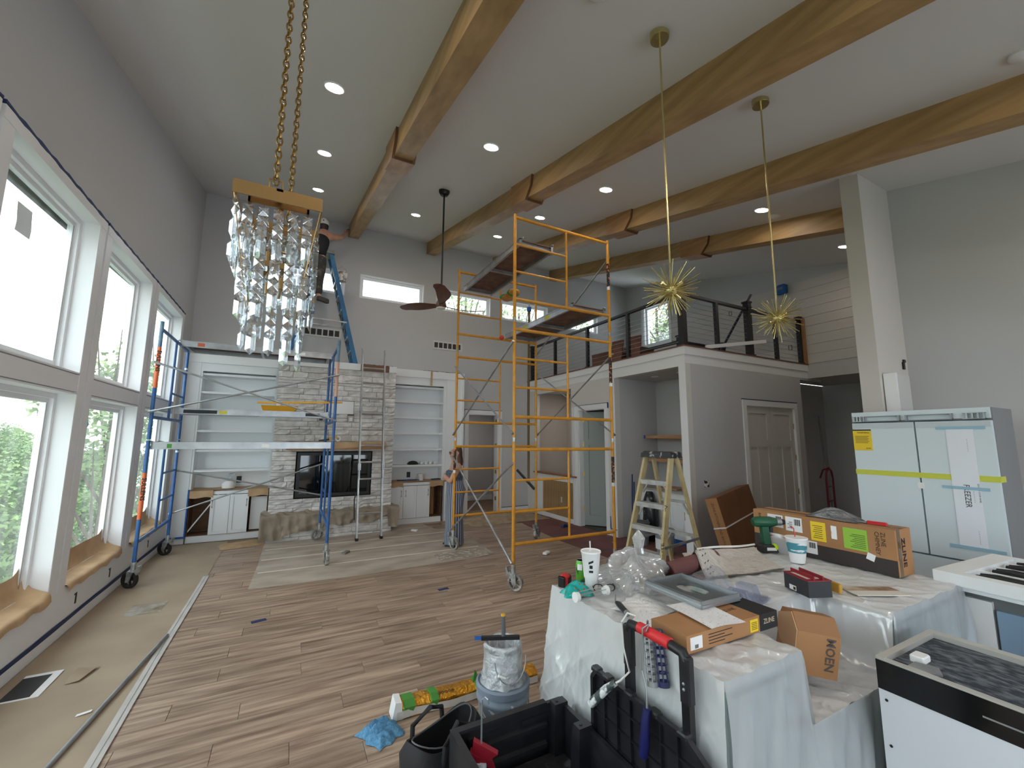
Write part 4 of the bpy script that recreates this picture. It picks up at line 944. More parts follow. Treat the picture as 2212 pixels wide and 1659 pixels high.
# ---- extension ladder leaning on the stone
el = thing('extension_ladder', 'aluminium extension ladder leaning on the stone fireplace', 'ladder', (1.16, 8.02, 0))
hgt, lean = 3.55, .50
def LP(x, t_, off=0.): return (x, lean*t_-off, .0+hgt*t_)
for (x, n_) in ((0, 'rail'), (.42, 'rail')):
    MB().beam(LP(x, .012), LP(x, .78), .028, .07, up=(0, 1, 0)).build('base_rail', M_ALU, el)
    MB().beam(LP(x, .3, .05), LP(x, 1.0, .05), .026, .06, up=(0, 1, 0)).build('fly_rail', M_ALU, el)
    MB().obox(LP(x, .008), (.05, .09, .05)).build('foot', M_BLACK, el)
    MB().obox(LP(x, .36, .05), (.05, .09, .12), (-.14, 0, 0)).build('rung_lock', M_STEEL, el); MB().obox(LP(x, .66, .02), (.045, .1, .1), (-.14, 0, 0)).build('rail_guide', M_STEEL, el)
for k in range(11):
    t_ = .045+k*.0845; MB().cyl(LP(0, t_, .05 if k > 5 else 0), LP(.42, t_, .05 if k > 5 else 0), .017, n=8).build('rung', M_ALU, el)
MB().tube([LP(-.05, .1), LP(-.06, .2), LP(-.03, .23)], .012, 6).build('pull_rope', M_BLACK, el)

# ---- stepladders
def stepladder(root, h, wt, wb, df, dr, m_rail, m_step, m_cap, nsteps, rr=.075):
    """front rails on -y side, rear on +y; x is the step width"""
    for sx in (-1, 1):
        MB().beam((sx*wb/2, -df, 0), (sx*wt/2, -.04, h-.03), .03, rr, up=(0, 1, 0)).build('front_rail', m_rail, root)
        MB().beam((sx*(wb/2-.03), dr, 0), (sx*(wt/2-.01), .07, h-.05), .028, rr*.7, up=(0, 1, 0)).build('rear_rail', m_rail, root)
    for k in range(nsteps):
        t_ = (k+1)/(nsteps+1)*.98; z_ = (h-.05)*t_; y_ = -df+(df-.04)*t_; hw__ = (wb+(wt-wb)*t_)/2
        st = MB(); st.box((-hw__, y_-.045, z_-.03), (hw__, y_+.05, z_)); st.box((-hw__, y_-.048, z_-.055), (hw__, y_-.04, z_)); so = st.build('step', m_step, root)
        for sx in (-1, 1): MB().beam((sx*(hw__-.01), y_, z_-.16), (sx*(hw__-.1), y_, z_-.02), .012, .02).build('step_brace', m_step, so)
    for k in range(3 if nsteps < 6 else 4):
        t_ = (k+.6)/(4 if nsteps < 6 else 5); z_ = (h-.05)*t_; y_ = dr+(.07-dr)*t_; hw__ = (wb/2-.03)+(wt/2-.01-wb/2+.03)*t_
        MB().box((-hw__, y_-.012, z_-.02), (hw__, y_+.02, z_+.012)).beam((-hw__, y_, z_-.14), (-hw__+.08, y_, z_), .012, .02).beam((hw__, y_, z_-.14), (hw__-.08, y_, z_), .012, .02).build('rear_bar', m_step, root)
    for sx in (-1, 1):
        t_ = .36; z_ = h*t_; MB().beam((sx*(wb+(wt-wb)*t_)/2+sx*.02, -df+(df-.04)*t_, z_), (sx*((wb/2-.03)+(wt/2-.01-wb/2+.03)*t_)+sx*.02, dr+(.07-dr)*t_, z_+.02), .012, .028).build('spreader', M_STEEL, root)
    c = MB().loft([[(-wt/2-.04, -.11, h-.075), (wt/2+.04, -.11, h-.075), (wt/2+.04, .12, h-.075), (-wt/2-.04, .12, h-.075)], [(-wt/2-.035, -.10, h-.01), (wt/2+.035, -.10, h-.01), (wt/2+.035, .11, h-.01), (-wt/2-.035, .11, h-.01)], [(-wt/2-.02, -.085, h), (wt/2+.02, -.085, h), (wt/2+.02, .095, h), (-wt/2-.02, .095, h)]])
    c.build('top_cap', m_cap, root)
M_FIB = mat('yellowed_fibreglass', (204, 188, 146), .5, col2=(182, 164, 120), scale=6)
M_STEPW = mat('paint_spattered_step', (196, 196, 194), .45, .3, col2=(168, 168, 168), scale=14)
M_CAPS = mat('spattered_black_cap', (46, 46, 50), .5, col2=(196, 196, 198), scale=17, lo=.56, hi=.68)
sl = thing('stepladder', 'yellowed fibreglass stepladder with spattered black cap by the island', 'ladder', (4.10, 3.78, 0), math.radians(-84))
stepladder(sl, 1.66, .36, .54, .50, .52, M_FIB, M_STEPW, M_CAPS, 5)
for (z_, s_) in ((1.05, 'VIV'), (.62, 'LITE')):
    t_ = z_/1.6; text('rail_lettering', s_, .075, M_BLACK, sl, (.27-.09*t_+.017, -.50+.46*t_-.02, z_-.1), rot=(PI/2+.0, -PI/2, PI/2))
M_LBLU = mat('blue_fibreglass', (42, 112, 158), .45, col2=(34, 96, 142), scale=6)
bl_ = thing('stepladder', 'tall blue stepladder standing on the fireplace top ledge', 'ladder', (.45, 8.98, 3.272), math.radians(90))
stepladder(bl_, 2.3, .32, .50, .62, .60, M_LBLU, M_ALU, mat('grey_cap', (120, 120, 118), .5), 7, .08)
for o in list(bl_.children): pass
pb = thing('paint_pail', 'spattered white paint pail hung from the top of the blue ladder', 'pail', (.74, 8.98, 5.02))
MB().lathe([(.085, 0), (.1, .18), (.104, .19), (.097, .19), (.082, .01)], n=20).build('body', mat('spattered_white_pail', (220, 216, 210), .5, col2=(130, 124, 118), scale=12, lo=.5, hi=.6), pb, True)
MB().tube([(-.1, 0, .17), (-.08, 0, .26), (-.02, 0, .33), (.06, 0, .27), (.1, 0, .17)], .004, 6).build('bail_handle', M_STEEL, pb)

# ---- loft cable railing
M_RAIL = mat('matte_black_steel', (22, 22, 24), .45)
def post(root, x, y, h=.9, w_=.075, big=False):
    b = MB().box((x-w_/2, y-w_/2, LT), (x+w_/2, y+w_/2, LT+h))
    if big: b.box((x-w_/2-.012, y-w_/2-.012, LT+h-.09), (x+w_/2+.012, y+w_/2+.012, LT+h-.075)); b.box((x-w_/2-.014, y-w_/2-.014, LT+h), (x+w_/2+.014, y+w_/2+.014, LT+h+.03)); b.box((x-w_/2-.02, y-w_/2-.02, LT), (x+w_/2+.02, y+w_/2+.02, LT+.03))
    b.build('post', M_RAIL, root)
rl_ = thing('cable_railing', 'black post and steel cable railing around the loft edge', 'railing', (0, 0, 0))
XP, YP = XT+.06, YT+.06
post(rl_, XP, YP, 1.0, .1, True)
for y in (5.8, 7.03, 8.28): post(rl_, XP, y, .86, .06, y == 7.03)
post(rl_, XP, 9.36, .9, .08, True)
for x in (6.42, 8.16): post(rl_, x, YP, .86, .06)
post(rl_, 7.32, YP, 1.0, .1, True); post(rl_, 9.12-.12, YP, .95, .08, True)
MB().box((XP-.03, YP, LT+.86), (XP+.03, 9.36, LT+.905)).build('top_rail', M_RAIL, rl_); MB().box((XP, YP-.03, LT+.86), (9.0, YP+.03, LT+.905)).build('top_rail', M_RAIL, rl_)
for k in range(9):
    z_ = LT+.085+k*.086
    MB().cyl((XP, YP, z_), (XP, 9.36, z_), .003, n=5).build('cable', M_STEEL, rl_); MB().cyl((XP, YP, z_), (9.0, YP, z_), .003, n=5).build('cable', M_STEEL, rl_)
r2 = thing('stair_railing', 'lower black stair guard rail standing inside the loft', 'railing', (0, 0, 0))
for (x, y) in ((6.6, 6.9), (6.6, 5.5), (7.9, 5.5)): post(r2, x, y, .48, .08, True)
MB().box((6.57, 5.5, LT+.36), (6.63, 6.9, LT+.41)).build('top_rail', M_RAIL, r2); MB().box((6.6, 5.47, LT+.36), (7.9, 5.53, LT+.41)).build('top_rail', M_RAIL, r2)
# loft clutter
M_CRT = mat('dark_carton', (112, 74, 52), .7, col2=(96, 62, 44), scale=3)
for (c, sz, rz, lb) in (((6.35, 7.25, LT), (.5, .6, .42), .1, 'dark brown carton standing on the loft floor'), ((6.9, 7.0, LT), (.7, .6, .3), -.15, 'wide dark carton under the stacked one in the loft'), ((6.92, 7.0, LT+.305), (.6, .55, .25), .1, 'dark carton stacked on a wide carton in the loft')):
    r = thing('carton', lb, 'box', c, rz); W_, L_, H_ = sz
    MB().box((-W_/2, -L_/2, 0), (W_/2, L_/2, H_-.008)).build('body', M_CRT, r); MB().box((-W_/2-.004, -L_/2-.004, H_-.03), (-.003, L_/2+.004, H_)).build('flap', M_CRT, r); MB().box((.003, -L_/2-.004, H_-.03), (W_/2+.004, L_/2+.004, H_)).build('flap', M_CRT, r)
for k, (x, y, a, lb) in enumerate(((5.85, 6.5, .22, 'reddish board leaning low on the loft railing cables'), (5.92, 6.05, .15, 'taller reddish board leaning behind the loft railing'))):
    o = MB().obox((0, 0, .27), (.03, .28, .54)).build('leaning_board', M_RED); o.location = (x, y, LT+.01); o.rotation_euler = (0, a, .2); tag(o, lb, 'board')
o = MB().beam((6.02, YT-.012, LT+.018), (7.7, YT-.012, LT+.31), .03, .06).build('white_trim_board', M_TRIM); tag(o, 'long white trim board leaning along the loft railing cables', 'board')
o = MB().beam((7.0, YT+.5, LT+.02), (7.62, YT+.15, LT+1.25), .035, .035).build('dark_pole', mat('dark_blue_pole', (30, 32, 48), .5)); tag(o, 'dark pole leaning behind the loft front railing', 'pole')
o = MB().box((9.0, 4.46, LT), (9.03, 4.56, LT+.93)).build('cardboard_edge', M_CARD); tag(o, 'brown cardboard strip wrapped beside the last railing post', 'cardboard')
sp = thing('wall_speaker', 'small blue taped box fixture high on the loft wall', 'fixture', (9.0, 4.8, 4.86)); MB().bbox((-.1, -.09, 0), (.0, .09, .2), .02).build('body', M_TAPEB, sp); MB().box((-.0, -.07, .02), (.04, .1, .2)).build('bracket', M_BLACK, sp); MB().box((-.105, -.05, .09), (-.1, .06, .14)).build('label', mat('grey_label', (120, 120, 124), .5), sp)
for (y, z, lb) in ((6.04, 4.78, 'small open outlet box on the loft wall above the railing middle'), (4.77, 3.71, 'small open outlet box low on the loft wall behind the last bay')):
    o = MB().box((XR-.02, y-.035, z-.05), (XR-.013, y+.035, z-.042)).box((XR-.02, y-.035, z+.042), (XR-.013, y+.035, z+.05)).box((XR-.02, y-.035, z-.05), (XR-.013, y-.027, z+.05)).box((XR-.02, y+.027, z-.05), (XR-.013, y+.035, z+.05)).build('outlet_box', M_BLACK); tag(o, lb, 'outlet')
# ================================================================ FLOOR COVERINGS, APPLIANCES, NICHE
def sheet(name, poly, z, m, label, cat, th=.003, smooth=False):
    o = MB().prism(poly, 2, z, z+th).build(name, m); tag(o, label, cat); return o
M_RAM = mat('tan_floor_paper', (170, 152, 130), .7, col2=(158, 140, 120), scale=1.6, bump=.08, bscale=3)
nu, nv = 12, 70
o = MB().grid(nu, nv, lambda u, v: (XL+.04+u*.88, .3+v*8.72, .004+.004*(1+math.sin(v*31+u*3))*math.sin(u*PI)+.0015*math.sin(u*19+v*50))).build('floor_paper', M_RAM, None, 'all')
tag(o, 'tan protective paper runner on the floor under the tall windows', 'floor paper')
st = thing('floor_tape', 'pale grey tape strip holding the edge of the tan floor paper', 'tape', (-.875, 1.6, 0), 0)
MB().grid(2, 50, lambda u, v: (u*.065+.004*math.sin(v*9), v*5.3, .0095+.001*math.sin(v*60))).build('strip', mat('grey_paper_tape', (196, 192, 188), .6, col2=(182, 178, 174), scale=4), st)
MB().grid(1, 50, lambda u, v: (u*.004+.03+.006*math.sin(v*7), v*5.25, .0115)).build('pencil_line', mat('grey_pencil', (140, 136, 132), .7), st)
o = MB().cyl((-.86, 5.02, .023), (-1.16, 2.3, .023), .0135, n=12).build('conduit_pole', M_STEEL, None, True); tag(o, 'grey metal pole lying on the tan floor paper', 'pole')
fv = thing('floor_vent', 'cut open floor vent hole in the tan paper edged with white tape', 'vent', (-1.54, 4.5, .009))
MB().box((-.09, -.17, -.001), (.07, .16, .002)).build('duct_shade', mat('duct_shade_black', (26, 28, 30), .5), fv)  # flat dark plate in place of the shaded hole
MB().box((-.09, .16, .0), (.12, .2, .003)).build('tape_edge', M_WHITE, fv); MB().box((.07, -.19, .0), (.12, .18, .004)).build('tape_edge', M_WHITE, fv); MB().box((-.09, -.19, .0), (.07, -.17, .003)).build('tape_edge', M_WHITE, fv)
o = MB().grid(8, 4, lambda u, v: (-1.33+.08*v+.05*u, 4.42+u*.22, .012+.05*math.sin(u*PI)*(1-v)+.01*v)).build('paper_flap', M_RAM, None, 'all'); tag(o, 'curled flap of tan paper beside the floor vent hole', 'paper')
o = MB().grid(3, 2, lambda u, v: (-1.1+u*.07, 3.9+v*.03+u*.02, .013+.002*u)).build('paper_scrap', M_WHITE); tag(o, 'tiny white paper scrap on the tan floor paper', 'scrap')
# boards of floor protection in front of the fireplace
M_DROP = mat('dusty_floor_board', (188, 176, 162), .75, col2=(160, 146, 132), scale=1.8, stretch=(1, 2.4, 1), detail=7, bump=.06, bscale=5)
o = MB().grid(10, 8, lambda u, v: (-1.36+u*.3, 5.72+v*.34, .0145+.002*math.sin(u*3))).build('paint_smear', film('pale_smear', (236, 238, 236), .99, .8, .0, haze=.45, scale=5, bump=0)); tag(o, 'pale paint smear on the tan floor paper', 'paint'); o['kind'] = 'stuff'
dp = thing('floor_protection', 'dusty tan protection board sheets in front of the stone fireplace', 'floor board', (0, 0, 0))
MB().prism([(-.32, 6.09), (.8, 6.05), (1.71, 6.08), (2.55, 6.11), (2.98, 6.20), (3.02, 6.9), (3.06, 7.65), (2.7, 8.4), (2.6, 9.05), (1.9, 9.1), (1.9, 8.58), (-.26, 8.56), (-.28, 7.2)], 2, .001, .007).build('sheet', M_DROP, dp)
for (y0, x0, x1) in ((6.72, -.28, 2.98), (7.38, -.27, 3.0), (8.0, -.25, 2.8)): MB().box((x0+.02, y0, .007), (x1-.05, y0+.035, .0085)).build('seam_tape', mat('cream_seam_tape', (222, 212, 196), .6), dp)
o = MB().grid(14, 6, lambda u, v: (2.1+u*.85, 6.18+v*.42, .0093+.0004*math.sin(u*50)*math.sin(v*33))).build('paint_dust', film('white_dust', (238, 236, 232), .98, .8, .0, haze=.2, scale=12, bump=0)); tag(o, 'patch of white plaster dust on the protection boards', 'dust'); o['kind'] = 'stuff'
M_ROS = mat('red_rosin_paper', (122, 78, 74), .75, col2=(108, 68, 66), scale=2.5, bump=.06, bscale=5)
dp = thing('rosin_paper', 'dull red rosin paper covering the floor toward the hall door', 'floor paper', (0, 0, 0))
MB().prism([(4.44, 3.0), (6.58, 3.0), (6.58, 4.48), (5.49, 4.48), (5.49, 8.5), (4.95, 8.6), (4.56, 8.1), (4.40, 6.4), (4.44, 5.25)], 2, .001, .005).build('sheet', M_ROS, dp)
MB().prism([(5.49, 4.65), (6.58, 4.65), (6.58, 6.13), (5.49, 6.13)], 2, .001, .005).build('sheet', M_ROS, dp)
MB().prism([(5.49, 6.47), (6.85, 6.47), (6.85, 7.29), (5.49, 7.29)], 2, .001, .004).build('sheet', mat('dark_carpet', (84, 84, 80), .95, col2=(60, 60, 58), scale=40), dp)
for (y0, a) in ((5.55, .05), (6.85, -.04)): MB().grid(16, 1, lambda u, v: (4.46+u*1.0, y0+v*.03+a*u+.01*math.sin(u*13), .0065)).build('seam_tape', M_TAPED, dp)
o = MB().obox((5.12, 7.35, .03), (.14, .05, .05), (0, .2, .5)).obox((5.2, 7.37, .03), (.06, .09, .04), (.2, 0, .3)).build('blue_glove', M_TAPED); tag(o, 'crumpled dark blue cloth lump on the red rosin paper', 'cloth')
def crumple(name, cx, cy, w_, l_, h_, m, label, cat, seed, rz=0., z0=.004, n=46):
    r_ = random.Random(seed); wv = [(r_.uniform(5, 26), r_.uniform(5, 26), r_.uniform(0, 6), r_.uniform(.3, 1)) for _ in range(7)]
    ed = [r_.uniform(.82, 1.1) for _ in range(24)]
    def fn(u, v):
        a, b_ = u*2-1, v*2-1; ang = math.atan2(b_, a)/(2*PI)*24 % 24; k = int(ang); e = ed[k % 24]*(1-ang+k)+ed[(k+1) % 24]*(ang-k)
        s_ = sum(q[3]*abs(math.sin(q[0]*u+q[1]*v+q[2])) for q in wv)/sum(q[3] for q in wv)
        fade = max(0, 1-max(abs(a), abs(b_))**3)
        return (a*w_/2*e, b_*l_/2*e, z0+h_*fade*s_**1.6)
    o_ = MB().grid(n, n, fn).build(name, m, None, 'all'); o_.location = (cx, cy, 0); o_.rotation_euler = (0, 0, rz); tag(o_, label, cat); return o_
crumple('drop_cloth', 4.35, 8.72, 1.9, 1.0, .13, mat('hall_canvas', (170, 152, 128), .85, col2=(146, 128, 106), scale=6), 'crumpled beige drop cloth on the floor before the hall opening', 'drop cloth', 3, .1)
crumple('kraft_scrap', -.62, 8.62, .62, .5, .05, M_KRAFT, 'torn brown paper pieces on the floor before the bookcase cabinet', 'paper', 8, .3, n=14)
for (x, y, lb, m) in ((3.71, 5.82, 'small white block lying on the wooden planks', M_WHITE), (.9, 7.25, 'small grey sanding block on the protection boards', mat('grey_block', (120, 116, 112), .8)), (2.28, 8.35, 'small pale stone chip on the boards near the cabinets', M_STONE)):
    o = MB().bbox((-.07, -.035, 0), (.07, .035, .03), .008).build('loose_block', m); o.location = (x, y, .0085); o.rotation_euler = (0, 0, x); tag(o, lb, 'block')
for (x, y, a, lb) in ((1.76, 5.07, .1, 'small dark blue tape mark on planks nearer the yellow scaffold'), (-.15, 5.05, .2, 'small dark blue tape mark on planks nearer the paper runner')):
    o = MB().box((-.065, -.03, 0), (.065, .03, .002)).build('tape_mark', M_TAPED); o.location = (x, y, .001); o.rotation_euler = (0, 0, a); tag(o, lb, 'tape')

# ---- refrigerator
fr = thing('refrigerator', 'white panel-ready refrigerator with yellow tape and taped paper template', 'refrigerator', (4.85, 1.13, 0))
M_FR = mat('pale_appliance_white', (214, 226, 232), .35); M_FRS = mat('grey_appliance_side', (128, 130, 132), .5)
FW = .93; FH = 2.075
MB().box((.04, 0, .1), (.5, FW, FH)).build('cabinet', M_FRS, fr); MB().box((.02, .01, 1.99), (.06, FW, FH)).build('top_panel', M_FR, fr)
for (a, b_) in ((.005, FW/2-.006), (FW/2+.006, FW-.005)): MB().box((0, a, .86), (.055, b_, 1.97)).build('door', M_FR, fr)
MB().box((0, .005, .14), (.055, FW-.005, .845)).build('freezer_drawer', M_FR, fr)
MB().box((.06, .05, 0), (.45, FW-.05, .1)).build('plinth', M_FRS, fr)
for (y0, w_) in ((.03, .13), (.22, .3), (.56, .28), (.82, .1)):
    h_ = MB(); h_.box((-.012, y0, 1.985), (.02, y0+w_, 1.99)); h_.box((-.012, y0, 2.03), (.02, y0+w_, 2.035))
    if w_ > .2: h_.box((-.014, y0, 1.985), (.02, y0+.012, 2.035)); h_.box((-.014, y0+w_-.012, 1.985), (.02, y0+w_, 2.035))
    else: [h_.box((-.014, y0+k*w_/4, 1.985), (.0, y0+k*w_/4+.012, 2.035)) for k in range(4)]
    h_.build('hinge', mat('hinge_grey', (150, 154, 158), .4, .3) if w_ > .2 else M_STEEL, fr)
for (a, b_) in ((.01, FW/2-.01), (FW/2+.01, FW-.01)): MB().box((-.003, a, 1.92), (0, b_, 1.965)).build('mount_strip', mat('strip_grey_white', (196, 206, 212), .4), fr)
M_YT = mat('yellow_packing_tape', (206, 210, 70), .4)
MB().box((-.004, .0, 1.49), (-.0005, FW+.0, 1.535)).build('packing_tape', M_YT, fr); MB().box((-.004, -.003, 1.49), (.12, -.0005, 1.535)).build('packing_tape', M_YT, fr)
yl = MB().box((-.003, FW-.15, 1.715), (0, FW-.005, 1.91)).build('warning_label', mat('warning_yellow', (240, 206, 40), .5), fr)
MB().box((-.0035, FW-.15, 1.9), (-.003, FW-.005, 1.912)).build('label_bar', M_BLACK, yl)
def txt_x(body, size, m, parent, y, z, x=-.0045, down=False, **k):
    """text on a face looking toward -x"""
    R = Matrix(((0, 0, -1, 0), (-1, 0, 0, 0), (0, 1, 0, 0), (0, 0, 0, 1)))
    M4 = Matrix.Translation((x, y, z)) @ R
    if down: M4 = M4 @ Matrix.Rotation(-PI/2, 4, 'Z')
    return text('lettering', body, size, m, parent, (0, 0, 0), M=M4, **k)
txt_x('WARNING', .018, M_BLACK, yl, FW-.04, 1.875, sx=1.1)
ln = MB()
for k in range(6): ln.box((-.0035, FW-.13+.01*(k % 2), 1.845-k*.012), (-.003, FW-.02, 1.849-k*.012))
ln.build('label_print', mat('label_ink', (70, 62, 30), .6), yl)['kind'] = 'stuff'
txt_x('ZLINE', .014, M_BLACK, yl, FW-.1, 1.73)
tm = MB().box((-.006, .11, .96), (-.0035, .27, 1.915)).build('paper_template', mat('template_paper', (234, 238, 246), .6), fr)
txt_x('FREEZER', .05, mat('ink_dark', (60, 62, 70), .6), tm, .205, 1.46, x=-.0068, down=True, sx=.95)
txt_x('EDGE OF DOOR PANEL', .014, mat('ink_dark', (60, 62, 70), .6), tm, .125, 1.47, x=-.0068, down=True)
hl = MB()
for k in range(9):
    for z_ in (1.82, 1.42, 1.1): hl.box((-.0066, .15, z_-k*.012), (-.006, .154, z_-k*.012+.003))
hl.build('template_holes', mat('ink_dark', (60, 62, 70), .6), tm)['kind'] = 'stuff'
M_BT = mat('pale_blue_tape', (150, 190, 210), .4)
for (y0, y1, z_) in ((.04, .33, 1.915), (.06, .33, 1.43), (.02, .33, .965)): MB().box((-.0075, y0, z_-.012), (-.006, y1, z_+.012)).build('clear_tape', M_BT, fr)
MB().box((-.006, FW/2-.02, 1.40), (-.0005, FW/2+.02, 1.45)).build('door_clip', M_WHITE, fr)
bp = thing('spare_board', 'white panel standing on edge behind the refrigerator against the stub', 'panel', (5.36, 1.86, 0)); MB().box((0, 0, 0), (.035, .1, 2.49)).build('edge_board', M_WHITE, bp); MB().box((.035, .06, 0), (.5, .1, 2.50)).build('board_face', mat('grey_white_panel', (206, 206, 204), .5), bp)
o = MB().box((5.86, 1.955, 2.58), (5.9, 1.969, 2.66)).box((5.88, 1.955, 2.66), (5.93, 1.969, 2.69)).build('wall_switch', M_BLACK); tag(o, 'small dark open switch box high on the stub wall', 'switch')

# ---- dishwasher
dw = thing('dishwasher', 'uninstalled dishwasher with white front, black strip and grey felt top', 'dishwasher', (2.36, .40, 0))
DW, DD, DH = .60, .57, .86
MB().box((.03, .012, .02), (DD, DW-.012, DH-.04)).build('tub', mat('tub_grey', (150, 152, 152), .5), dw)
MB().box((0, 0, .1), (.03, DW, DH-.13)).build('front_panel', mat('white_panel_paint', (226, 232, 240), .4), dw)
MB().box((-.004, 0, DH-.13), (.035, DW, DH-.012)).build('control_strip', mat('gloss_black', (14, 16, 18), .12), dw)
fm = MB(); fm.box((0, DW-.03, DH-.04), (DD, DW, DH)); fm.box((DD-.05, 0, DH-.04), (DD, DW-.03, DH)); fm.box((0, 0, DH-.03), (.03, DW-.03, DH-.005)); fm.build('top_frame', mat('steel_frame_white', (206, 204, 198), .35, .4), dw)
M_FELT = mat('grey_blue_felt', (52, 60, 70), .95, col2=(120, 128, 136), scale=34, stretch=(1.6, .6, 1), lo=.42, hi=.7, bump=.6, bscale=60)
MB().grid(14, 14, lambda u, v: (.03+u*(DD-.08), .0+v*(DW-.03), DH-.022+.012*math.sin(u*PI)*math.sin(v*PI))).build('felt_pad', M_FELT, dw, 'all')
MB().bbox((.13, DW-.12, DH-.02), (.2, DW-.07, DH+.008), .005).build('foam_block', M_WHITE, dw)
MB().prism([(.03, DW-.1), (.1, DW-.1), (.12, DW-.17), (.06, DW-.2), (.03, DW-.17)], 2, DH-.012, DH-.004).build('hinge_plate', M_STEEL, dw)
MB().box((-.0055, .13, DH-.078), (-.004, .28, DH-.072)).build('control_slot', M_STEEL, dw); MB().box((-.006, .02, DH-.1), (-.004, .06, DH-.08)).build('control_label', M_WHITE, dw)
sc = MB()
for z_ in (DH-.17, DH-.35, DH-.55): sc.lathe([(.006, 0), (.006, .0015)], (0, 0, 0), 8).xf(Matrix.Translation((-.0005, DW-.025, z_)) @ Matrix.Rotation(-PI/2, 4, 'Y'), len(sc.v)-16)
sc.build('screw', M_BLACK, dw)

# ---- range with foam packing tray
rg = thing('range_cooker', 'packaged range with pale blue film front beside the island', 'range', (3.74, .30, 0))
MB().box((.02, .0, .08), (.66, .86, .9)).build('body', mat('range_grey', (120, 122, 122), .4, .5), rg)
MB().box((-.012, .03, .12), (.02, .66, .82)).build('door', mat('blue_film_steel', (158, 186, 212), .25, .4), rg); MB().box((-.012, .675, .52), (.02, .83, .86)).build('foam_guard', M_WHITE, rg); MB().box((-.012, .70, .08), (.02, .80, .5)).build('foam_guard', M_WHITE, rg)
MB().box((-.015, .36, .66), (-.012, .46, .69)).build('film_label', M_WHITE, rg)
MB().box((0, 0, 0), (.6, .84, .08)).build('plinth', M_BLACK, rg)
ft = thing('foam_tray', 'white foam packing tray holding black grates on top of the range', 'tray', (3.64, .26, .9), math.radians(-3))
TW, TL = .86, .92
t_ = MB(); t_.box((0, 0, 0), (TW, TL, .03)); t_.box((-.03, -.02, .03), (.05, TL+.02, .1)); t_.box((TW-.06, -.02, .03), (TW, TL+.02, .1)); t_.box((.05, TL-.1, .03), (TW-.06, TL+.02, .1)); t_.box((.05, -.02, .03), (TW-.06, .06, .1))
for x_ in (.26, .47, .66): t_.box((x_, .06, .03), (x_+.03, TL-.1, .085))
t_.build('foam_body', mat('white_foam', (236, 240, 242), .8, bump=.1, bscale=90), ft)
for k, x_ in enumerate((.10, .165, .34, .40, .55, .60, .73)):
    g = MB(); g.box((x_, .1, .06), (x_+.028, TL-.13, .085)); g.box((x_-.015, .3, .06), (x_+.045, .36, .098)); g.box((x_-.02, .62, .05), (x_+.05, .66, .07)); g.tube([(x_+.014, TL-.13, .08), (x_+.02, TL-.2, .088), (x_+.04, TL-.35, .08)], .011, 6); g.build('burner_grate', mat('cast_iron', (24, 24, 28), .55), ft)

# ---- niche: cabinet, shelves, buckets, bag
nc = thing('niche_cabinet', 'white cabinet with counter built into the niche', 'cabinet', (6.02, 4.64, 0))
MB().box((.02, 0, .1), (.57, 1.5, .88)).build('carcass', M_CAB, nc); MB().box((.08, 0, 0), (.57, 1.5, .1)).build('plinth', M_TAPEB, nc)
ctp = MB().box((-.03, 0, .88), (.57, 1.5, .915)).build('countertop', mat('grey_stone_top', (176, 172, 168), .35, col2=(150, 146, 142), scale=5), nc)
for k in range(4):
    y0 = .03+k*.36; d_ = MB(); st_ = .05; y1 = y0+.35
    d_.box((0.005, y0, .13), (.02, y1, .68)); d_.box((0, y0, .13), (.005, y0+st_, .68)); d_.box((0, y1-st_, .13), (.005, y1, .68)); d_.box((0, y0+st_, .13), (.005, y1-st_, .18)); d_.box((0, y0+st_, .63), (.005, y1-st_, .68))
    do = d_.build('door', M_CAB, nc); hy = y1-.025 if k % 2 == 0 else y0+.025
    MB().tube([(0, hy, .58), (-.025, hy, .58), (-.025, hy, .46), (0, hy, .46)], .007, 6).build('handle', mat('gold_pull', (176, 140, 80), .3, .8), do)
    MB().box((0, y0, .70), (.02, y1, .86)).build('drawer', M_CAB, nc)
MB().box((-.01, -.02, 0), (.06, .06, .88)).build('end_panel', M_CAB, nc)
M_SHW = mat('oak_shelf', (186, 142, 106), .5, col2=(170, 126, 92), scale=3, stretch=(6, .8, 6))
for k, (z_, lb) in enumerate(((1.86, 'upper oak shelf in the niche with blue tape on its end'), (1.42, 'lower oak shelf in the niche behind the stepladder top'))):
    r = thing('floating_shelf', lb, 'shelf', (6.2, 4.64, z_), 0); MB().box((0, 0, -.03), (.4, 1.48, .03)).build('shelf_board', M_SHW, r)
    MB().box((-.003, 1.38 if k == 0 else .02, -.032), (.4, 1.485 if k == 0 else .2, -.03)).box((-.003, 1.44 if k == 0 else .04, -.032), (0, 1.484 if k == 0 else .26, .032)).build('tape_patch', M_TAPEB, r)
o = MB().box((6.12, 5.3, .916), (6.5, 5.72, .935)).build('wood_offcut', M_SHW); tag(o, 'oak offcut lying on the niche countertop', 'board')
o = MB().box((6.58, 5.1, 1.12), (6.598, 5.16, 1.24)).build('niche_outlet', M_BLACK); tag(o, 'black framed outlet on the niche back wall', 'outlet')
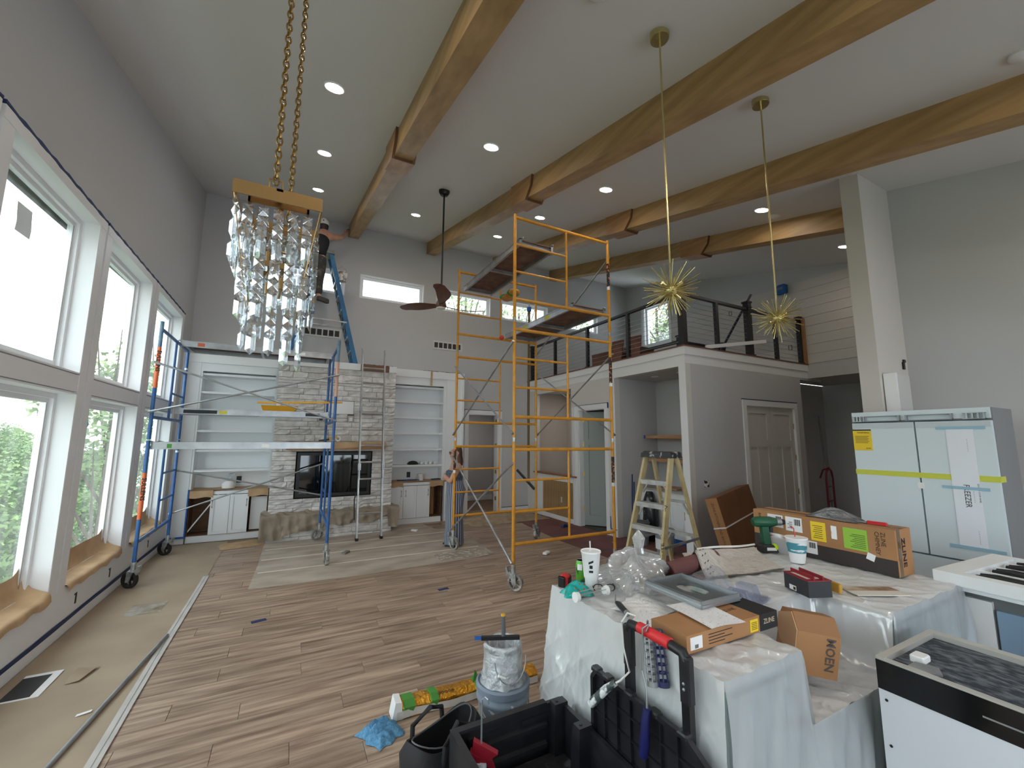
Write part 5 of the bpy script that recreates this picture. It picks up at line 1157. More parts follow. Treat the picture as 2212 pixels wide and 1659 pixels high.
def bucket(x, y, h, r_, m, label, lid=None, z0=.006, band=True):
    r = thing('bucket', label, 'bucket', (x, y, z0)); MB().lathe([(r_*.84, 0), (r_*.97, h*.75), (r_, h*.78), (r_*1.03, h*.8), (r_*1.03, h*.84), (r_, h*.86), (r_*1.0, h), (r_*.95, h), (r_*.8, .01)], n=28).build('body', m, r, True)
    if lid: MB().lathe([(r_*1.05, h-.03), (r_*1.06, h+.005), (r_*.98, h+.015), (r_*.93, h+.004)], n=28).build('lid', lid, r, True)
    MB().tube([(r_*1.02*math.cos(a), -r_*1.02*abs(math.sin(a))*1.0-.002, h*.82-.16*abs(math.sin(a))) for a in [PI*k/10 for k in range(11)]], .0035, 5).build('bail_handle', M_STEEL, r)
    return r
M_BKT = mat('grey_blue_bucket', (146, 156, 168), .4)
bucket(5.52, 5.62, .37, .16, M_BKT, 'grey bucket with dark lid on rosin paper before the niche bag', mat('dark_grey_lid', (84, 88, 92), .5))
bb = bucket(5.42, 4.98, .37, .15, M_BKT, 'grey bucket with printed label behind the stepladder legs', mat('grey_lid', (120, 128, 136), .5)); MB().loft([[(-.146*math.cos(a), .146*math.sin(a), z_) for a in [k*.18-.75 for k in range(9)]] for z_ in (.08, .24)], closed=False).build('label', M_WHITE, bb)
r = thing('plastic_bag', 'clear and black bagged bundle standing against the niche cabinet', 'bag', (5.88, 5.72, .006)); rr = random.Random(4)
MB().loft([[(q*math.cos(2*PI*k/14)*(1+.12*rr.uniform(-1, 1)), q*1.2*math.sin(2*PI*k/14)*(1+.12*rr.uniform(-1, 1)), z_) for k in range(14)] for q, z_ in ((.08, 0), (.13, .1), (.12, .4), (.125, .65), (.07, .82), (.05, .86))]).build('film', mat('dark_poly', (36, 38, 42), .15, col2=(150, 152, 156), scale=9, lo=.6, hi=.7), r, True)
for (x_, y_, hh, lb) in ((5.72, 6.02, 1.15, 'dark blue pole leaning in the niche corner'), (5.8, 6.06, 1.0, 'shorter blue pole leaning in the niche corner')):
    o = MB().cyl((x_, y_, .006), (x_+.1, y_+.06, hh), .012, n=8).build('leaning_pole', M_TAPED); tag(o, lb, 'pole')
# double switch on the loft front wall and leaning carton
o = MB().box((5.81, YT-.012, 1.07), (5.91, YT-.002, 1.18)).build('wall_switch', mat('switch_pair', (230, 230, 226), .4, col2=(40, 40, 40), scale=14, lo=.52, hi=.55)); tag(o, 'double switch on the wall beside the closet doors', 'switch')
bx_ = thing('flat_carton', 'large flat brown carton leaning on the wall with white strap', 'box', (5.52, 3.78, .005), math.radians(14), rot=(math.radians(-13), math.radians(-5), math.radians(14)))
MB().box((0, 0, 0), (1.25, .17, 1.02)).build('body', mat('brown_carton_dark', (128, 86, 56), .75, col2=(118, 78, 50), scale=3), bx_)
MB().box((-.003, 0, 0), (0, .17, 1.02)).build('side_face', M_CARD, bx_); MB().box((-.006, -.004, .60), (1.256, .174, .618)).build('strap', M_WHITE, bx_)
text('lettering', 'ZLINE KITCHEN AND BATH', .05, mat('carton_ink', (92, 58, 36), .7), bx_, (0, 0, 0), M=Matrix.Translation((-.0045, .1, .95)) @ Matrix(((0, 0, -1, 0), (-1, 0, 0, 0), (0, 1, 0, 0), (0, 0, 0, 1))) @ Matrix.Rotation(-PI/2, 4, 'Z'), sx=.9)
# red hand truck and pole in the corridor
ht = thing('hand_truck', 'red hand truck standing in the dark corridor', 'hand truck', (9.62, 4.55, 0), math.radians(8)); M_HT = mat('dark_red_steel', (120, 24, 40), .4)
b = MB(); b.tube([(-.18, 0, .05), (-.18, 0, 1.05), (-.13, 0, 1.2), (0, 0, 1.26), (.13, 0, 1.2), (.18, 0, 1.05), (.18, 0, .05)], .018, 8)
for z_ in (.35, .62, .9): b.cyl((-.18, 0, z_), (.18, 0, z_), .012, n=8)
b.build('tube_frame', M_HT, ht); MB().tube([(0, 0, 1.26), (0, .1, 1.22), (0, .16, 1.05)], .015, 8).build('grip', M_HT, ht); MB().box((-.18, -.22, .0), (.18, .02, .015)).build('toe_plate', M_HT, ht)
for sx in (-1, 1): MB().cyl((sx*.2, .06, .12), (sx*.25, .06, .12), .12, n=20).build('wheel', M_TYRE, ht)
o = MB().cyl((9.95, 4.7, 0), (10.2, 4.93, 2.35), .013, n=8).build('leaning_pole', mat('grey_pole', (120, 116, 112), .4, .5)); tag(o, 'long thin grey pole leaning beside the red hand truck', 'pole')
# items on built-in shelves and counters
r = thing('spray_gun', 'grey and white paint sprayer on the papered counter behind the scaffold', 'sprayer', (-.93, YBK+.18, .885)); MB().loft([[(q*math.cos(2*PI*k/10), q*.8*math.sin(2*PI*k/10), z_) for k in range(10)] for q, z_ in ((.1, 0), (.11, .08), (.07, .13))]).build('cup', M_WHITE, r, True); MB().obox((.01, 0, .19), (.06, .05, .12), (0, .3, 0)).obox((.05, 0, .24), (.1, .04, .04), (0, -.4, 0)).build('gun_body', M_STEEL, r)
for (x_, z_, lb) in ((-.79, 1.02, 'dark framed outlet at the back of the bookcase beside the scaffold'), (2.4, 1.0, 'dark framed outlet at the back of the bookcase near the woman')):
    o = MB().box((x_-.04, YF-.035, z_-.06), (x_+.04, YF-.021, z_+.06)).build('shelf_outlet', mat('outlet_dark', (40, 40, 42), .5)); tag(o, lb, 'outlet')
for k in range(4):
    o = MB().cyl((0, -.06, .03), (0, .06, .03), .03, n=14).cyl((0, -.062, .03), (0, -.06, .03), .012, n=8).build('paint_roller_cover', M_WHITE, None, True); o.location = (2.62+k*.1, YBK+.16, 1.232); tag(o, 'small white roller cover in a row on the bookcase shelf', 'roller', 'white roller covers on the shelf')
o = MB().lathe([(.09, 0), (.1, .02), (.07, .07), (.02, .09)], n=16).build('black_oddment', M_BLACK, None, True); o.location = (2.44, YBK+.16, 1.232); o.scale = (1.3, 1, .9); tag(o, 'black rounded pouch on the bookcase shelf beside white rollers', 'oddment')  # black rounded shelf piece of unknown kind
r = thing('putty_tub', 'small white tub on the papered counter near the woman', 'tub', (2.62, YBK+.16, .885)); MB().lathe([(.06, 0), (.075, .12), (.08, .125), (.08, .14), (.07, .14)], n=18).build('body', M_WHITE, r, True)
for (x_, a, lb) in ((2.2, .1, 'blue handled brush farthest from the white tub on the papered counter'), (2.42, -.2, 'blue taping knife lying beside the white tub'), (2.95, .3, 'blue cloth strip at the counter end near the woman')):
    o = MB().obox((0, 0, .018), (.2, .04, .022), (0, 0, a)).obox((.12, .02, .015), (.1, .07, .012), (0, 0, a)).build('hand_tool', M_TAPED); o.location = (x_, YBK+.12, .885); tag(o, lb, 'tool')
r = thing('tape_gun', 'yellow and black tape gun lying on the papered mantel', 'tape gun', (.72, 8.56, 1.733)); MB().torus((.09, 0, .055), .04, .018, 18, 8, 'y').build('tape_roll', M_WHITE, r, True); MB().obox((0, 0, .07), (.14, .05, .05), (0, -.3, 0)).build('body', mat('tool_yellow', (224, 170, 40), .4), r); MB().obox((-.14, 0, .03), (.2, .035, .03), (0, -.15, 0)).build('handle', M_BLACK, r)
o = MB().box((2.72, YBK-.062, 2.98), (2.76, YBK-.058, 3.33)).build('paper_strip', M_KRAFT); tag(o, 'thin brown paper strip hanging off the bookcase header', 'paper')
for (x0, x1, lb) in ((1.2, 1.86, 'torn dark brown paper edge along the fireplace header top'), (2.55, 3.5, 'torn dark brown paper edge along the bookcase header top')):
    o = MB().grid(20, 1, lambda u, v: (x0+u*(x1-x0), (8.72 if x0 < 2 else 9.12)+v*.16, (3.278 if x0 < 2 else 3.318)+v*.03*abs(math.sin(u*9))+.012*abs(math.sin(u*23)))).build('paper_edge', mat('dark_brown_paper', (92, 62, 50), .8), None); tag(o, lb, 'paper')
# ================================================================ ISLAND AND ITS CLUTTER
IX0, IX1, IY0, IY1, IZ = 1.46, 3.68, 1.10, 2.19, .925
isl = thing('kitchen_island', 'grey kitchen island with sink gap hidden under plastic sheeting', 'island', (0, 0, 0))
M_ISL = mat('grey_green_cabinet', (168, 178, 176), .45); M_STN = mat('pale_stone_top', (214, 212, 208), .3, col2=(196, 194, 190), scale=3)
b = MB(); b.box((IX0+.03, IY0+.03, .0), (1.93, IY1-.03, IZ-.04)); b.box((2.78, IY0+.03, 0), (IX1-.03, IY1-.03, IZ-.04)); b.box((1.93, 1.48, 0), (2.78, IY1-.03, IZ-.04)); b.box((1.93, IY0+.03, 0), (2.78, 1.48, .60)); b.build('body', M_ISL, isl)
b = MB(); b.box((IX0, IY0, IZ-.04), (1.95, IY1, IZ)); b.box((2.76, IY0, IZ-.04), (IX1, IY1, IZ)); b.box((1.95, 1.46, IZ-.04), (2.76, IY1, IZ)); b.build('countertop', M_STN, isl)
for (a, q) in ((1.52, 1.92), (1.97, 2.35), (2.37, 2.75), (2.82, 3.2), (3.22, 3.62)):
    zt = .84 if a < 1.9 or a > 2.8 else .56
    d_ = MB(); d_.box((a, IY0+.01, .12), (q, IY0+.03, zt)); do = d_.build('door', M_ISL, isl)
    hx = q-.05 if a < 2 else a+.05
    MB().tube([(hx, IY0+.01, zt-.05), (hx, IY0-.02, zt-.05), (hx, IY0-.02, zt-.17), (hx, IY0+.01, zt-.17)], .006, 6).build('handle', M_GOLD, do)
# plastic sheeting
M_FILM = film('painter_plastic', (248, 250, 252), .06, .20, .20, haze=.2, scale=2.5, bump=1.0, bscale=15, stretch=(1, 1, .45), ridged=True, transl=.22, bdist=.012)
M_FILMD = film('painter_plastic_clear', (236, 242, 246), .30, .22, .12, haze=.55, scale=2.2, bump=1.0, bscale=11, stretch=(1, 1, .35), ridged=True, bdist=.014)
rr = random.Random(11)
WV = [(rr.uniform(3, 16), rr.uniform(3, 16), rr.uniform(0, 6)) for _ in range(6)]
def wr(x, y): return sum(abs(math.sin(a*x+b_*y+c))**3 for a, b_, c in WV)/6
def top_z(x, y):
    z = IZ+.004+.011*wr(x*2.2, y*2.6)+.007*max(0, math.sin(x*29+y*17+2*math.sin(y*5)))**4+.006*max(0, math.sin(x*19-y*33+math.sin(x*7)))**5
    if 1.95 < x < 2.76 and y < 1.46:
        dx = min(x-1.95, 2.76-x); dy = 1.46-y; k = min(1, dx/.05)*min(1, dy/.05); z -= .30*k
    return z
sh = MB(); x0, x1, y0, y1 = IX0-.015, IX1+.02, IY0-.02, IY1+.015
sh.grid(150, 76, lambda u, v: (x0+u*(x1-x0), y0+v*(y1-y0), top_z(x0+u*(x1-x0), y0+v*(y1-y0))))
pl = thing('plastic_sheeting', 'milky plastic sheeting draped over the whole kitchen island', 'plastic sheet', (0, 0, 0))
sh.build('top_sheet', M_FILM, pl, 'all')
def fold(t_, a): return .030*abs(math.sin(t_*a))**1.5+.018*abs(math.sin(t_*a*2.3+1))+.01*math.sin(t_*a*5.1)
def rdg(a, p=.6): return 1-abs(math.sin(a))**p
def side_pt(u, v):
    w_ = math.sin(u*7+v*3)*.6; c_ = .05*rdg(u*13+v*1.3+w_, .8)+.028*rdg(u*27-v*3.1+1+w_, .5)+.022*rdg(u*9+v*11, .4)+.02*rdg(u*16-v*13+2, .4)+.012*rdg(u*39+v*21+w_*2, .4)+.010*rdg(u*51-v*17, .4)
    fl = min(1, max(0, (u-.5)/.45)); return (x0-(min(1, v*2.5)**.7)*(.010+c_*(.22+.2*v+.45*v*fl))-.05*v*v*fl, y0+u*(y1-y0)+.02*v*math.sin(u*20)+.10*v*(u-.15), top_z(x0+.001, y0+u*(y1-y0))-v*(.905-.03*math.sin(u*9)))
ls = MB().grid(260, 110, side_pt)
ls.build('side_drape', M_FILM, pl, 'all')
def front_top(x):
    return top_z(x, y0) if not (1.95 < x < 2.76) else .64
fs = MB().grid(150, 26, lambda u, v: (x0+u*(x1-x0)+.015*v*math.sin(u*31), y0-(v**.8)*(.02+fold(u*5+v*.4, 5.1)*.9), front_top(x0+u*(x1-x0))-v*(front_top(x0+u*(x1-x0))-.12-.25*abs(math.sin(u*7+.6)))))
fs.build('front_drape', M_FILMD, pl, 'all')
bs_ = MB().grid(80, 14, lambda u, v: (x0+u*(x1-x0), y1+(v**.8)*(.02+fold(u*4, 5)), top_z(x0+u*(x1-x0), y1)-v*.88)); bs_.build('back_drape', M_FILM, pl, 'all')
rs_ = MB().grid(50, 14, lambda u, v: (x1+(v**.8)*(.02+fold(u*4, 5)), y0+u*(y1-y0), top_z(x1, y0+u*(y1-y0))-v*.80)); rs_.build('side_drape', M_FILMD, pl, 'all')
CZ = IZ+.0185   # resting height on the sheeting
# tape measure
r = thing('tape_measure', 'red and black tape measure on the plastic covered island corner', 'tape measure', (1.50, 2.15, CZ), .5)
MB().bbox((-.035, -.022, 0), (.035, .022, .065), .012).build('case', mat('tool_red', (206, 34, 40), .35), r); MB().bbox((-.05, -.024, .002), (-.034, .024, .06), .008).build('rubber_end', M_BLACK, r); MB().box((.0, -.027, .008), (.032, -.022, .045)).build('belt_clip', M_BLACK, r); MB().bbox((.02, -.024, .02), (.045, .024, .055), .008).build('lock_button', M_BLACK, r)
# drink can
r = thing('drink_can', 'green and white soda can behind the large foam cup', 'can', (1.635, 2.17, CZ))
M_CAN = mat('green_can_print', (96, 176, 56), .3, .2, col2=(26, 88, 60), scale=13, lo=.5, hi=.56)
MB().lathe([(.025, 0), (.033, .012), (.033, .105), (.027, .12)], n=24).build('body', M_CAN, r, True); MB().lathe([(.027, .12), (.026, .122), (.024, .118)], n=24).build('lid', M_ALU, r, True)
MB().loft([[(.0334*math.cos(a), .0334*math.sin(a), z_) for a in [PI+.2+k*.15 for k in range(7)]] for z_ in (.07, .104)], closed=False).build('label_panel', M_WHITE, r)
# big white cup
r = thing('foam_cup', 'large white foam cup with three black printed marks and clear straw', 'cup', (1.605, 2.035, CZ))
M_FOAM = mat('white_foam_cup', (240, 240, 240), .55)
MB().lathe([(.034, 0), (.037, .055), (.040, .062), (.042, .068), (.055, .2), (.059, .204), (.059, .212), (.055, .213), (.052, .207)], n=32).build('body', M_FOAM, r, True)
MB().lathe([(.052, .200), (.03, .201)], n=24).build('drink', mat('iced_drink', (196, 190, 184), .1), r); MB().cyl((.0, .0, .16), (.004, .012, .262), .0038, n=8).build('straw', mat('straw_clear', (214, 214, 214), .2), r)
for (z_, sz) in ((.158, (.014, .006)), (.132, (.009, .009)), (.106, (.012, .006))):
    a0 = math.atan2(-2.035, -1.605); rad = .0435+(z_-.068)*.0985+.0006
    MB().loft([[(rad*math.cos(a0+k*sz[0]/rad/3.), rad*math.sin(a0+k*sz[0]/rad/3.), z_+dz+(k*.002 if sz[0] > .012 else 0)) for k in (-3, -2, -1, 0, 1, 2, 3)] for dz in (-sz[1], sz[1])], closed=False).build('printed_mark', M_BLACK, r)
# snack bag
r_ = random.Random(2)
r = thing('snack_bag', 'crumpled turquoise snack bag with colourful print on the island corner', 'snack bag', (1.475, 2.0, CZ), -.25)
MB().grid(22, 14, lambda u, v: ((u-.5)*.16*(1+.1*math.sin(v*9)), (v-.5)*.10*(1+.12*math.sin(u*8)), .002+.06*(math.sin(u*PI)**.5)*(math.sin(v*PI)**.7)*(1+.25*math.sin(u*17+v*11)))).build('foil', mat('turquoise_foil', (24, 170, 162), .25, .2, col2=(196, 60, 40), scale=55, lo=.6, hi=.64), r, 'all')
o = MB().grid(4, 3, lambda u, v: (1.545+u*.02, 1.965+v*.012, CZ+.004+.006*u*v)).build('wrapper_scrap', mat('red_wrapper', (196, 44, 30), .4)); tag(o, 'tiny red wrapper scrap beside the snack bag', 'scrap')
# eyeglasses
r = thing('eyeglasses', 'black framed eyeglasses lying on the plastic sheeting', 'glasses', (1.64, 1.965, CZ+.002), -.5); M_FRM = mat('black_acetate', (26, 24, 26), .3)
for sx in (-1, 1): MB().torus((sx*.034, 0, .018), .024, .003, 22, 6, 'y', (1.1, .8)).build('rim', M_FRM, r, True); MB().tube([(sx*.062, 0, .024), (sx*.066, .05, .022), (sx*.05, .11, .012), (sx*.045, .13, .004)], .0028, 6).build('temple', M_FRM, r)
MB().tube([(-.01, 0, .022), (0, -.003, .025), (.01, 0, .022)], .003, 6).build('bridge', M_FRM, r)
# roller frame
r = thing('paint_roller', 'wire cage paint roller with black handle on the island edge', 'paint roller', (0, 0, 0))
p0, p1 = Vector((1.40, 1.90, CZ+.03)), Vector((1.60, 1.905, CZ+.03)); d_ = (p1-p0).normalized(); nx = Vector((-d_.y, d_.x, 0)); c = MB()
for k in range(5):
    a = 2*PI*k/5; q = nx*math.cos(a)*.02+Vector((0, 0, 1))*math.sin(a)*.02; c.tube([p0+q, (p0+p1)/2+q*1.1, p1+q], .0022, 5)
c.build('cage', M_STEEL, r); MB().cyl(p0-d_*.012, p0+d_*.012, .026, .022, 16).build('end_cap', M_WHITE, r); MB().cyl(p1-d_*.012, p1+d_*.012, .022, .026, 16).build('end_cap', M_WHITE, r)
MB().tube([p1, p1+d_*.03, Vector((1.632, 1.86, CZ+.02)), Vector((1.575, 1.80, CZ+.012)), Vector((1.56, 1.765, CZ+.014))], .0035, 6).build('wire', M_STEEL, r)
MB().tube([(1.562, 1.775, CZ+.016), (1.553, 1.745, CZ+.018), (1.53, 1.69, CZ+.018), (1.513, 1.648, CZ+.018)], .012, 10, True, [.009, .015, .014, .015]).build('handle', M_BLACK, r, True); MB().cyl((1.513, 1.648, CZ+.018), (1.509, 1.638, CZ+.018), .0152, n=12).build('ferrule', M_STEEL, r)
# crumpled clear bag
rb = random.Random(21)
def bagpt(u, v):
    th_ = u*2*PI; ph = v*PI/2; n_ = 1+.22*math.sin(th_*3+1)*math.cos(ph*2)+.16*math.sin(th_*7+v*9)+.10*math.sin(th_*13+v*17)
    R_ = math.cos(ph)**.55; return (.23*R_*math.cos(th_)*n_, .15*R_*math.sin(th_)*n_, max(.002, .17*math.sin(ph)*(1+.2*math.sin(th_*5))*(1.0 if math.cos(th_) < .3 else .8)))
o = MB().grid(64, 22, bagpt).build('plastic_bag', film('clear_bag', (250, 250, 250), .30, .12, .30, haze=.6, scale=9, bump=.9, bscale=12, ridged=True, bdist=.02), None); o.location = (1.90, 1.98, CZ); tag(o, 'crumpled clear plastic bag heaped on the island', 'bag')
o = MB().loft([[(.04*math.cos(2*PI*k/9)*q*(1+.3*math.sin(k*2.3)), .03*math.sin(2*PI*k/9)*q*(1+.3*math.cos(k*3.1)), z_) for k in range(9)] for q, z_ in ((1, 0), (.7, .06), (1.05, .12), (.5, .15), (.1, .165))]).build('plastic_bag_knot', MATS['clear_bag']); o.location = (1.97, 2.02, CZ+.13); tag(o, 'twisted neck of a clear bag standing on the heap', 'bag')
crumple('white_liner', 1.71, 1.70, .28, .26, .035, mat('white_poly', (240, 240, 240), .3), 'crumpled white plastic liner beside the roller handle', 'plastic', 5, .4, CZ-.004, 22)
# red rosin roll
r = thing('rosin_paper_roll', 'thick roll of dull red paper under the drawings', 'paper roll', (0, 0, 0)); a0, a1 = Vector((2.10, 1.93, CZ+.052)), Vector((2.66, 2.02, CZ+.052)); dd = (a1-a0).normalized(); nn = Vector((-dd.y, dd.x, 0))
spir = MB(); pts = []
for k in range(0, 80):
    a = k*.3; q = .012+.040*k/79; pts.append((math.cos(a)*q, math.sin(a)*q))
spir.loft([[p+nn*x_+Vector((0, 0, z_)) for (x_, z_) in pts] for p in (a0, a1)], closed=False); spir.build('spiral_end', M_ROS, r, 'all')
MB().cyl(a0+dd*.004, a1, .0525, n=28, caps=False).build('roll_body', M_ROS, r, True); MB().cyl(a0+dd*.03, a1, .05, n=20).build('roll_core', mat('rosin_dark', (66, 40, 40), .8), r)
MB().grid(10, 3, lambda u, v: tuple(a0+dd*(u*.5+.03)-nn*(.05+v*.06)+Vector((0, 0, -.05+.012*math.sin(v*PI))))).build('loose_end', M_ROS, r, 'all')
# blueprints
def bp_pt(u, v, dz=0.):
    A, B, C_, D_ = Vector((2.34, 1.83, 0)), Vector((2.98, 1.72, 0)), Vector((3.30, 2.13, 0)), Vector((2.55, 2.19, 0))
    p = A*(1-u)*(1-v)+B*u*(1-v)+C_*u*v+D_*(1-u)*v
    tt = (p-a0).dot(dd); off = (p-a0).dot(nn); hb = .112*math.exp(-((off-.0)/.075)**2)*(1/(1+math.exp((tt-.62)/.035))) if tt > -.2 else 0
    return (p.x, p.y, CZ+.004+hb+dz+.05*max(0, v-.7)/.3*(1-u*.6)+.004*math.sin(u*9+v*4))
m = mat('blueprint_paper', (206, 200, 192), .8); t = m.node_tree; L = t.links; bsdf = t.nodes['Principled BSDF']
tcn = t.nodes.new('ShaderNodeTexCoord'); mpn = t.nodes.new('ShaderNodeMapping'); mpn.inputs['Rotation'].default_value = (0, 0, .62)
bk = t.nodes.new('ShaderNodeTexBrick'); bk.inputs['Scale'].default_value = 9; bk.inputs['Mortar Size'].default_value = .006; bk.inputs['Color1'].default_value = lin((208, 202, 194)); bk.inputs['Color2'].default_value = lin((196, 190, 182)); bk.inputs['Mortar'].default_value = lin((150, 146, 142)); bk.offset = .37
nz2 = t.nodes.new('ShaderNodeTexNoise'); nz2.inputs['Scale'].default_value = 30; nz2.inputs['Detail'].default_value = 3; rmp = t.nodes.new('ShaderNodeValToRGB'); rmp.color_ramp.elements[0].position = .60; rmp.color_ramp.elements[1].position = .66
mx = t.nodes.new('ShaderNodeMixRGB'); mx.inputs[2].default_value = lin((110, 106, 104)); sc_ = t.nodes.new('ShaderNodeMath'); sc_.operation = 'MULTIPLY'; sc_.inputs[1].default_value = .28
L.new(tcn.outputs['Object'], mpn.inputs[0]); L.new(mpn.outputs[0], bk.inputs[0]); L.new(mpn.outputs[0], nz2.inputs['Vector']); L.new(nz2.outputs['Fac'], rmp.inputs[0]); L.new(rmp.outputs[0], sc_.inputs[0]); L.new(sc_.outputs[0], mx.inputs[0]); L.new(bk.outputs[0], mx.inputs[1]); L.new(mx.outputs[0], bsdf.inputs['Base Color'])
r = thing('blueprint_stack', 'stack of wrinkled building drawings sagging over a paper roll', 'drawings', (0, 0, 0))
for k in range(4): MB().grid(30, 20, lambda u, v: bp_pt(u*(1-.012*k)+.006*k, v*(1-.01*k), .003*k)).build('drawing_sheet', m, r, 'all')
MB().tube([bp_pt(u, 1.0, .018) for u in [.2+k*.08 for k in range(11)]], .008, 8).build('rolled_edge', M_WHITE, r, True)
sk = MB()
for k in range(16):
    u, v = .06+.05*(k % 2), .06+k*.045; p = Vector(bp_pt(u, v, .011)); q = Vector(bp_pt(u+.02, v+.03, .011)); sk.beam(p, q, .005, .0008)
sk.build('title_print', M_BLACK, r)
# vent plate
r = thing('vent_adapter_plate', 'grey metal tray-shaped plate with an oval hole on the drawings box', 'metal plate', (1.745, 1.40, CZ+.075), math.radians(-2), rot=(math.radians(-1), 0, math.radians(-2)))
PWd, PLn, Hh = .27, .36, .036; n = 24; outer = []
per = [(PWd*k/6, 0) for k in range(6)]+[(PWd, PLn*k/6) for k in range(6)]+[(PWd-PWd*k/6, PLn) for k in range(6)]+[(0, PLn-PLn*k/6) for k in range(6)]
ell = [(PWd*.56+.07*math.cos(math.atan2(y_-PLn/2, x_-PWd/2)), PLn*.50+.095*math.sin(math.atan2(y_-PLn/2, x_-PWd/2))) for x_, y_ in per]
M_PLT = mat('grey_sheet_metal', (120, 126, 130), .32, .7)
pm = MB(); pm.add([(x_, y_, Hh-.012) for x_, y_ in per]+[(x_, y_, Hh-.012) for x_, y_ in ell]+[(x_, y_, .01) for x_, y_ in ell], [(k, (k+1) % n, n+(k+1) % n, n+k) for k in range(n)]+[(n+k, n+(k+1) % n, 2*n+(k+1) % n, 2*n+k) for k in range(n)]); pm.build('plate', M_PLT, r)
wl = MB(); th = .004; wl.box((0, 0, 0), (PWd, th, Hh)); wl.box((0, PLn-th, 0), (PWd, PLn, Hh)); wl.box((0, 0, 0), (th, PLn, Hh)); wl.box((PWd-th, 0, 0), (PWd, PLn, Hh)); wl.box((0, 0, Hh-.003), (.018, PLn, Hh)); wl.box((-.008, 0, .012), (0, PLn, .018)); wl.box((0, -.008, .012), (PWd, 0, .018)); wl.build('rim', mat('bright_sheet_metal', (180, 184, 188), .3, .8), r)
for (x_, y_, a, lb) in ((1.60, 1.50, .5, 'printed instruction sheet lying on the sheeting by the roller handle'), (1.72, 1.37, -.1, 'printed instruction sheet on top of the flat brown carton')):
    o = MB().grid(6, 8, lambda u, v: ((u-.5)*.2, (v-.5)*.27, .003*math.sin(u*5+v*3))).build('instruction_sheet', mat('printed_sheet', (236, 236, 238), .7, col2=(150, 150, 156), scale=60, stretch=(1, 3, 1), lo=.62, hi=.68)); o.location = (x_, y_, CZ+(.006 if y_ > 1.45 else .078)); o.rotation_euler = (0, 0, a); tag(o, lb, 'paper')
# ZLINE flat box
r = thing('flat_carton', 'flat brown carton with yellow label and black printed end', 'box', (1.47, 1.26, CZ), math.radians(-1))
MB().box((0, 0, 0), (.47, .19, .07)).build('body', M_CARD, r); MB().box((.47, -.001, 0), (.60, .191, .0705)).build('printed_end', mat('black_carton_print', (30, 30, 32), .5), r)
MB().box((.02, -.002, .012), (.09, -.0003, .06)).build('shipping_label', M_WHITE, r); MB().box((.40, -.0022, .008), (.455, -.0003, .06)).build('warning_label', mat('warning_yellow', (240, 206, 40), .5), r)
bc = MB()
for k in range(7): bc.box((.045+k*.003, -.0026, .016), (.0465+k*.003, -.002, .03))
for k in range(5): bc.box((.408, -.0028, .018+k*.007), (.448, -.0022, .020+k*.007))
for k in range(4): bc.box((.13, -.001, .015+k*.012), (.13+.1+.05*(k % 2), -.0003, .018+k*.012))
bc.build('label_print', M_BLACK, r)['kind'] = 'stuff'
M_CREAM = mat('cream_ink', (208, 190, 160), .6)
text('lettering', 'ZLINE', .03, M_CREAM, r, (.497, -.0015, .028), (PI/2, 0, 0)); text('lettering', 'ZLINE', .03, mat('carton_ink', (92, 58, 36), .7), r, (.36, .09, .0703), (0, 0, 0))
# clear clamshell tray
r = thing('clear_tray', 'empty clear plastic clamshell tray on the sheeting', 'plastic tray', (2.20, 1.52, CZ), .25); M_CLR = film('clear_pet', (240, 244, 255), .84, .04, .20, bump=0)
MB().grid(14, 8, lambda u, v: (-.14+u*.3, -.09+v*.17, .01+.06*(1 if (.12 < u < .45 or .55 < u < .9) and .2 < v < .8 else 0)+.003*math.sin(u*40))).build('tray_half', M_CLR, r); MB().grid(10, 6, lambda u, v: (-.13+u*.28, .08+v*.12, .02+.09*math.sin(v*PI*.55)+.012*abs(math.sin(u*12)))).build('lid_half', M_CLR, r); MB().box((-.15, -.1, .0), (.17, .085, .004)).build('tray_lip', M_CLR, r)
o = MB().grid(4, 4, lambda u, v: (2.10+u*.13, 1.66+v*.1+u*.03, CZ+.006+.01*u)).build('green_insert', mat('teal_print_card', (120, 176, 160), .5, col2=(220, 228, 226), scale=6)); tag(o, 'teal printed card under the clear clamshell tray', 'card')
# fastener box
r = thing('fastener_box', 'black and dark red carton of fasteners with open handle top', 'box', (2.68, 1.43, CZ), math.radians(-22)); M_BB = mat('charcoal_carton', (40, 42, 48), .5)
MB().box((-.07, -.09, 0), (.07, .09, .085)).build('body', M_BB, r); M_DR = mat('dark_red_carton', (140, 26, 40), .5)
MB().box((-.072, -.092, .085), (.072, .092, .09)).box((-.03, -.085, .09), (-.024, .085, .11)).box((.024, -.085, .09), (.03, .085, .11)).build('handle_top', M_DR, r)
sl_ = MB().box((-.0715, .0, .006), (-.0702, .05, .032)).build('price_label', M_WHITE, r); MB().box((-.0722, .004, .01), (-.0716, .02, .026)).build('barcode', M_BLACK, sl_); MB().box((-.0722, -.0, .016), (-.0716, -.0+.002, .03)).build('label_mark', mat('warning_yellow', (240, 206, 40), .5), sl_)
MB().box((-.05, -.06, .0901), (.05, .06, .0912)).build('handle_slot', mat('box_white_print', (214, 206, 200), .6), r)
text('lettering', 'FASTENERS', .022, M_WHITE, r, (.03, -.065, .0915), (0, 0, PI/2))
# wooden level
r = thing('spirit_level', 'short yellow wooden level standing on its edge beside the fastener box', 'level', (2.86, 1.45, CZ), math.radians(-18)); MB().bbox((-.012, -.13, 0), (.012, .13, .05), .004).build('body', mat('varnished_yellow_wood', (206, 158, 62), .4, col2=(186, 136, 48), scale=8, stretch=(4, 1, 4)), r); MB().cyl((-.0125, -.02, .03), (-.0125, .02, .03), .007, n=8).build('vial', mat('vial_green', (170, 190, 80), .1), r)
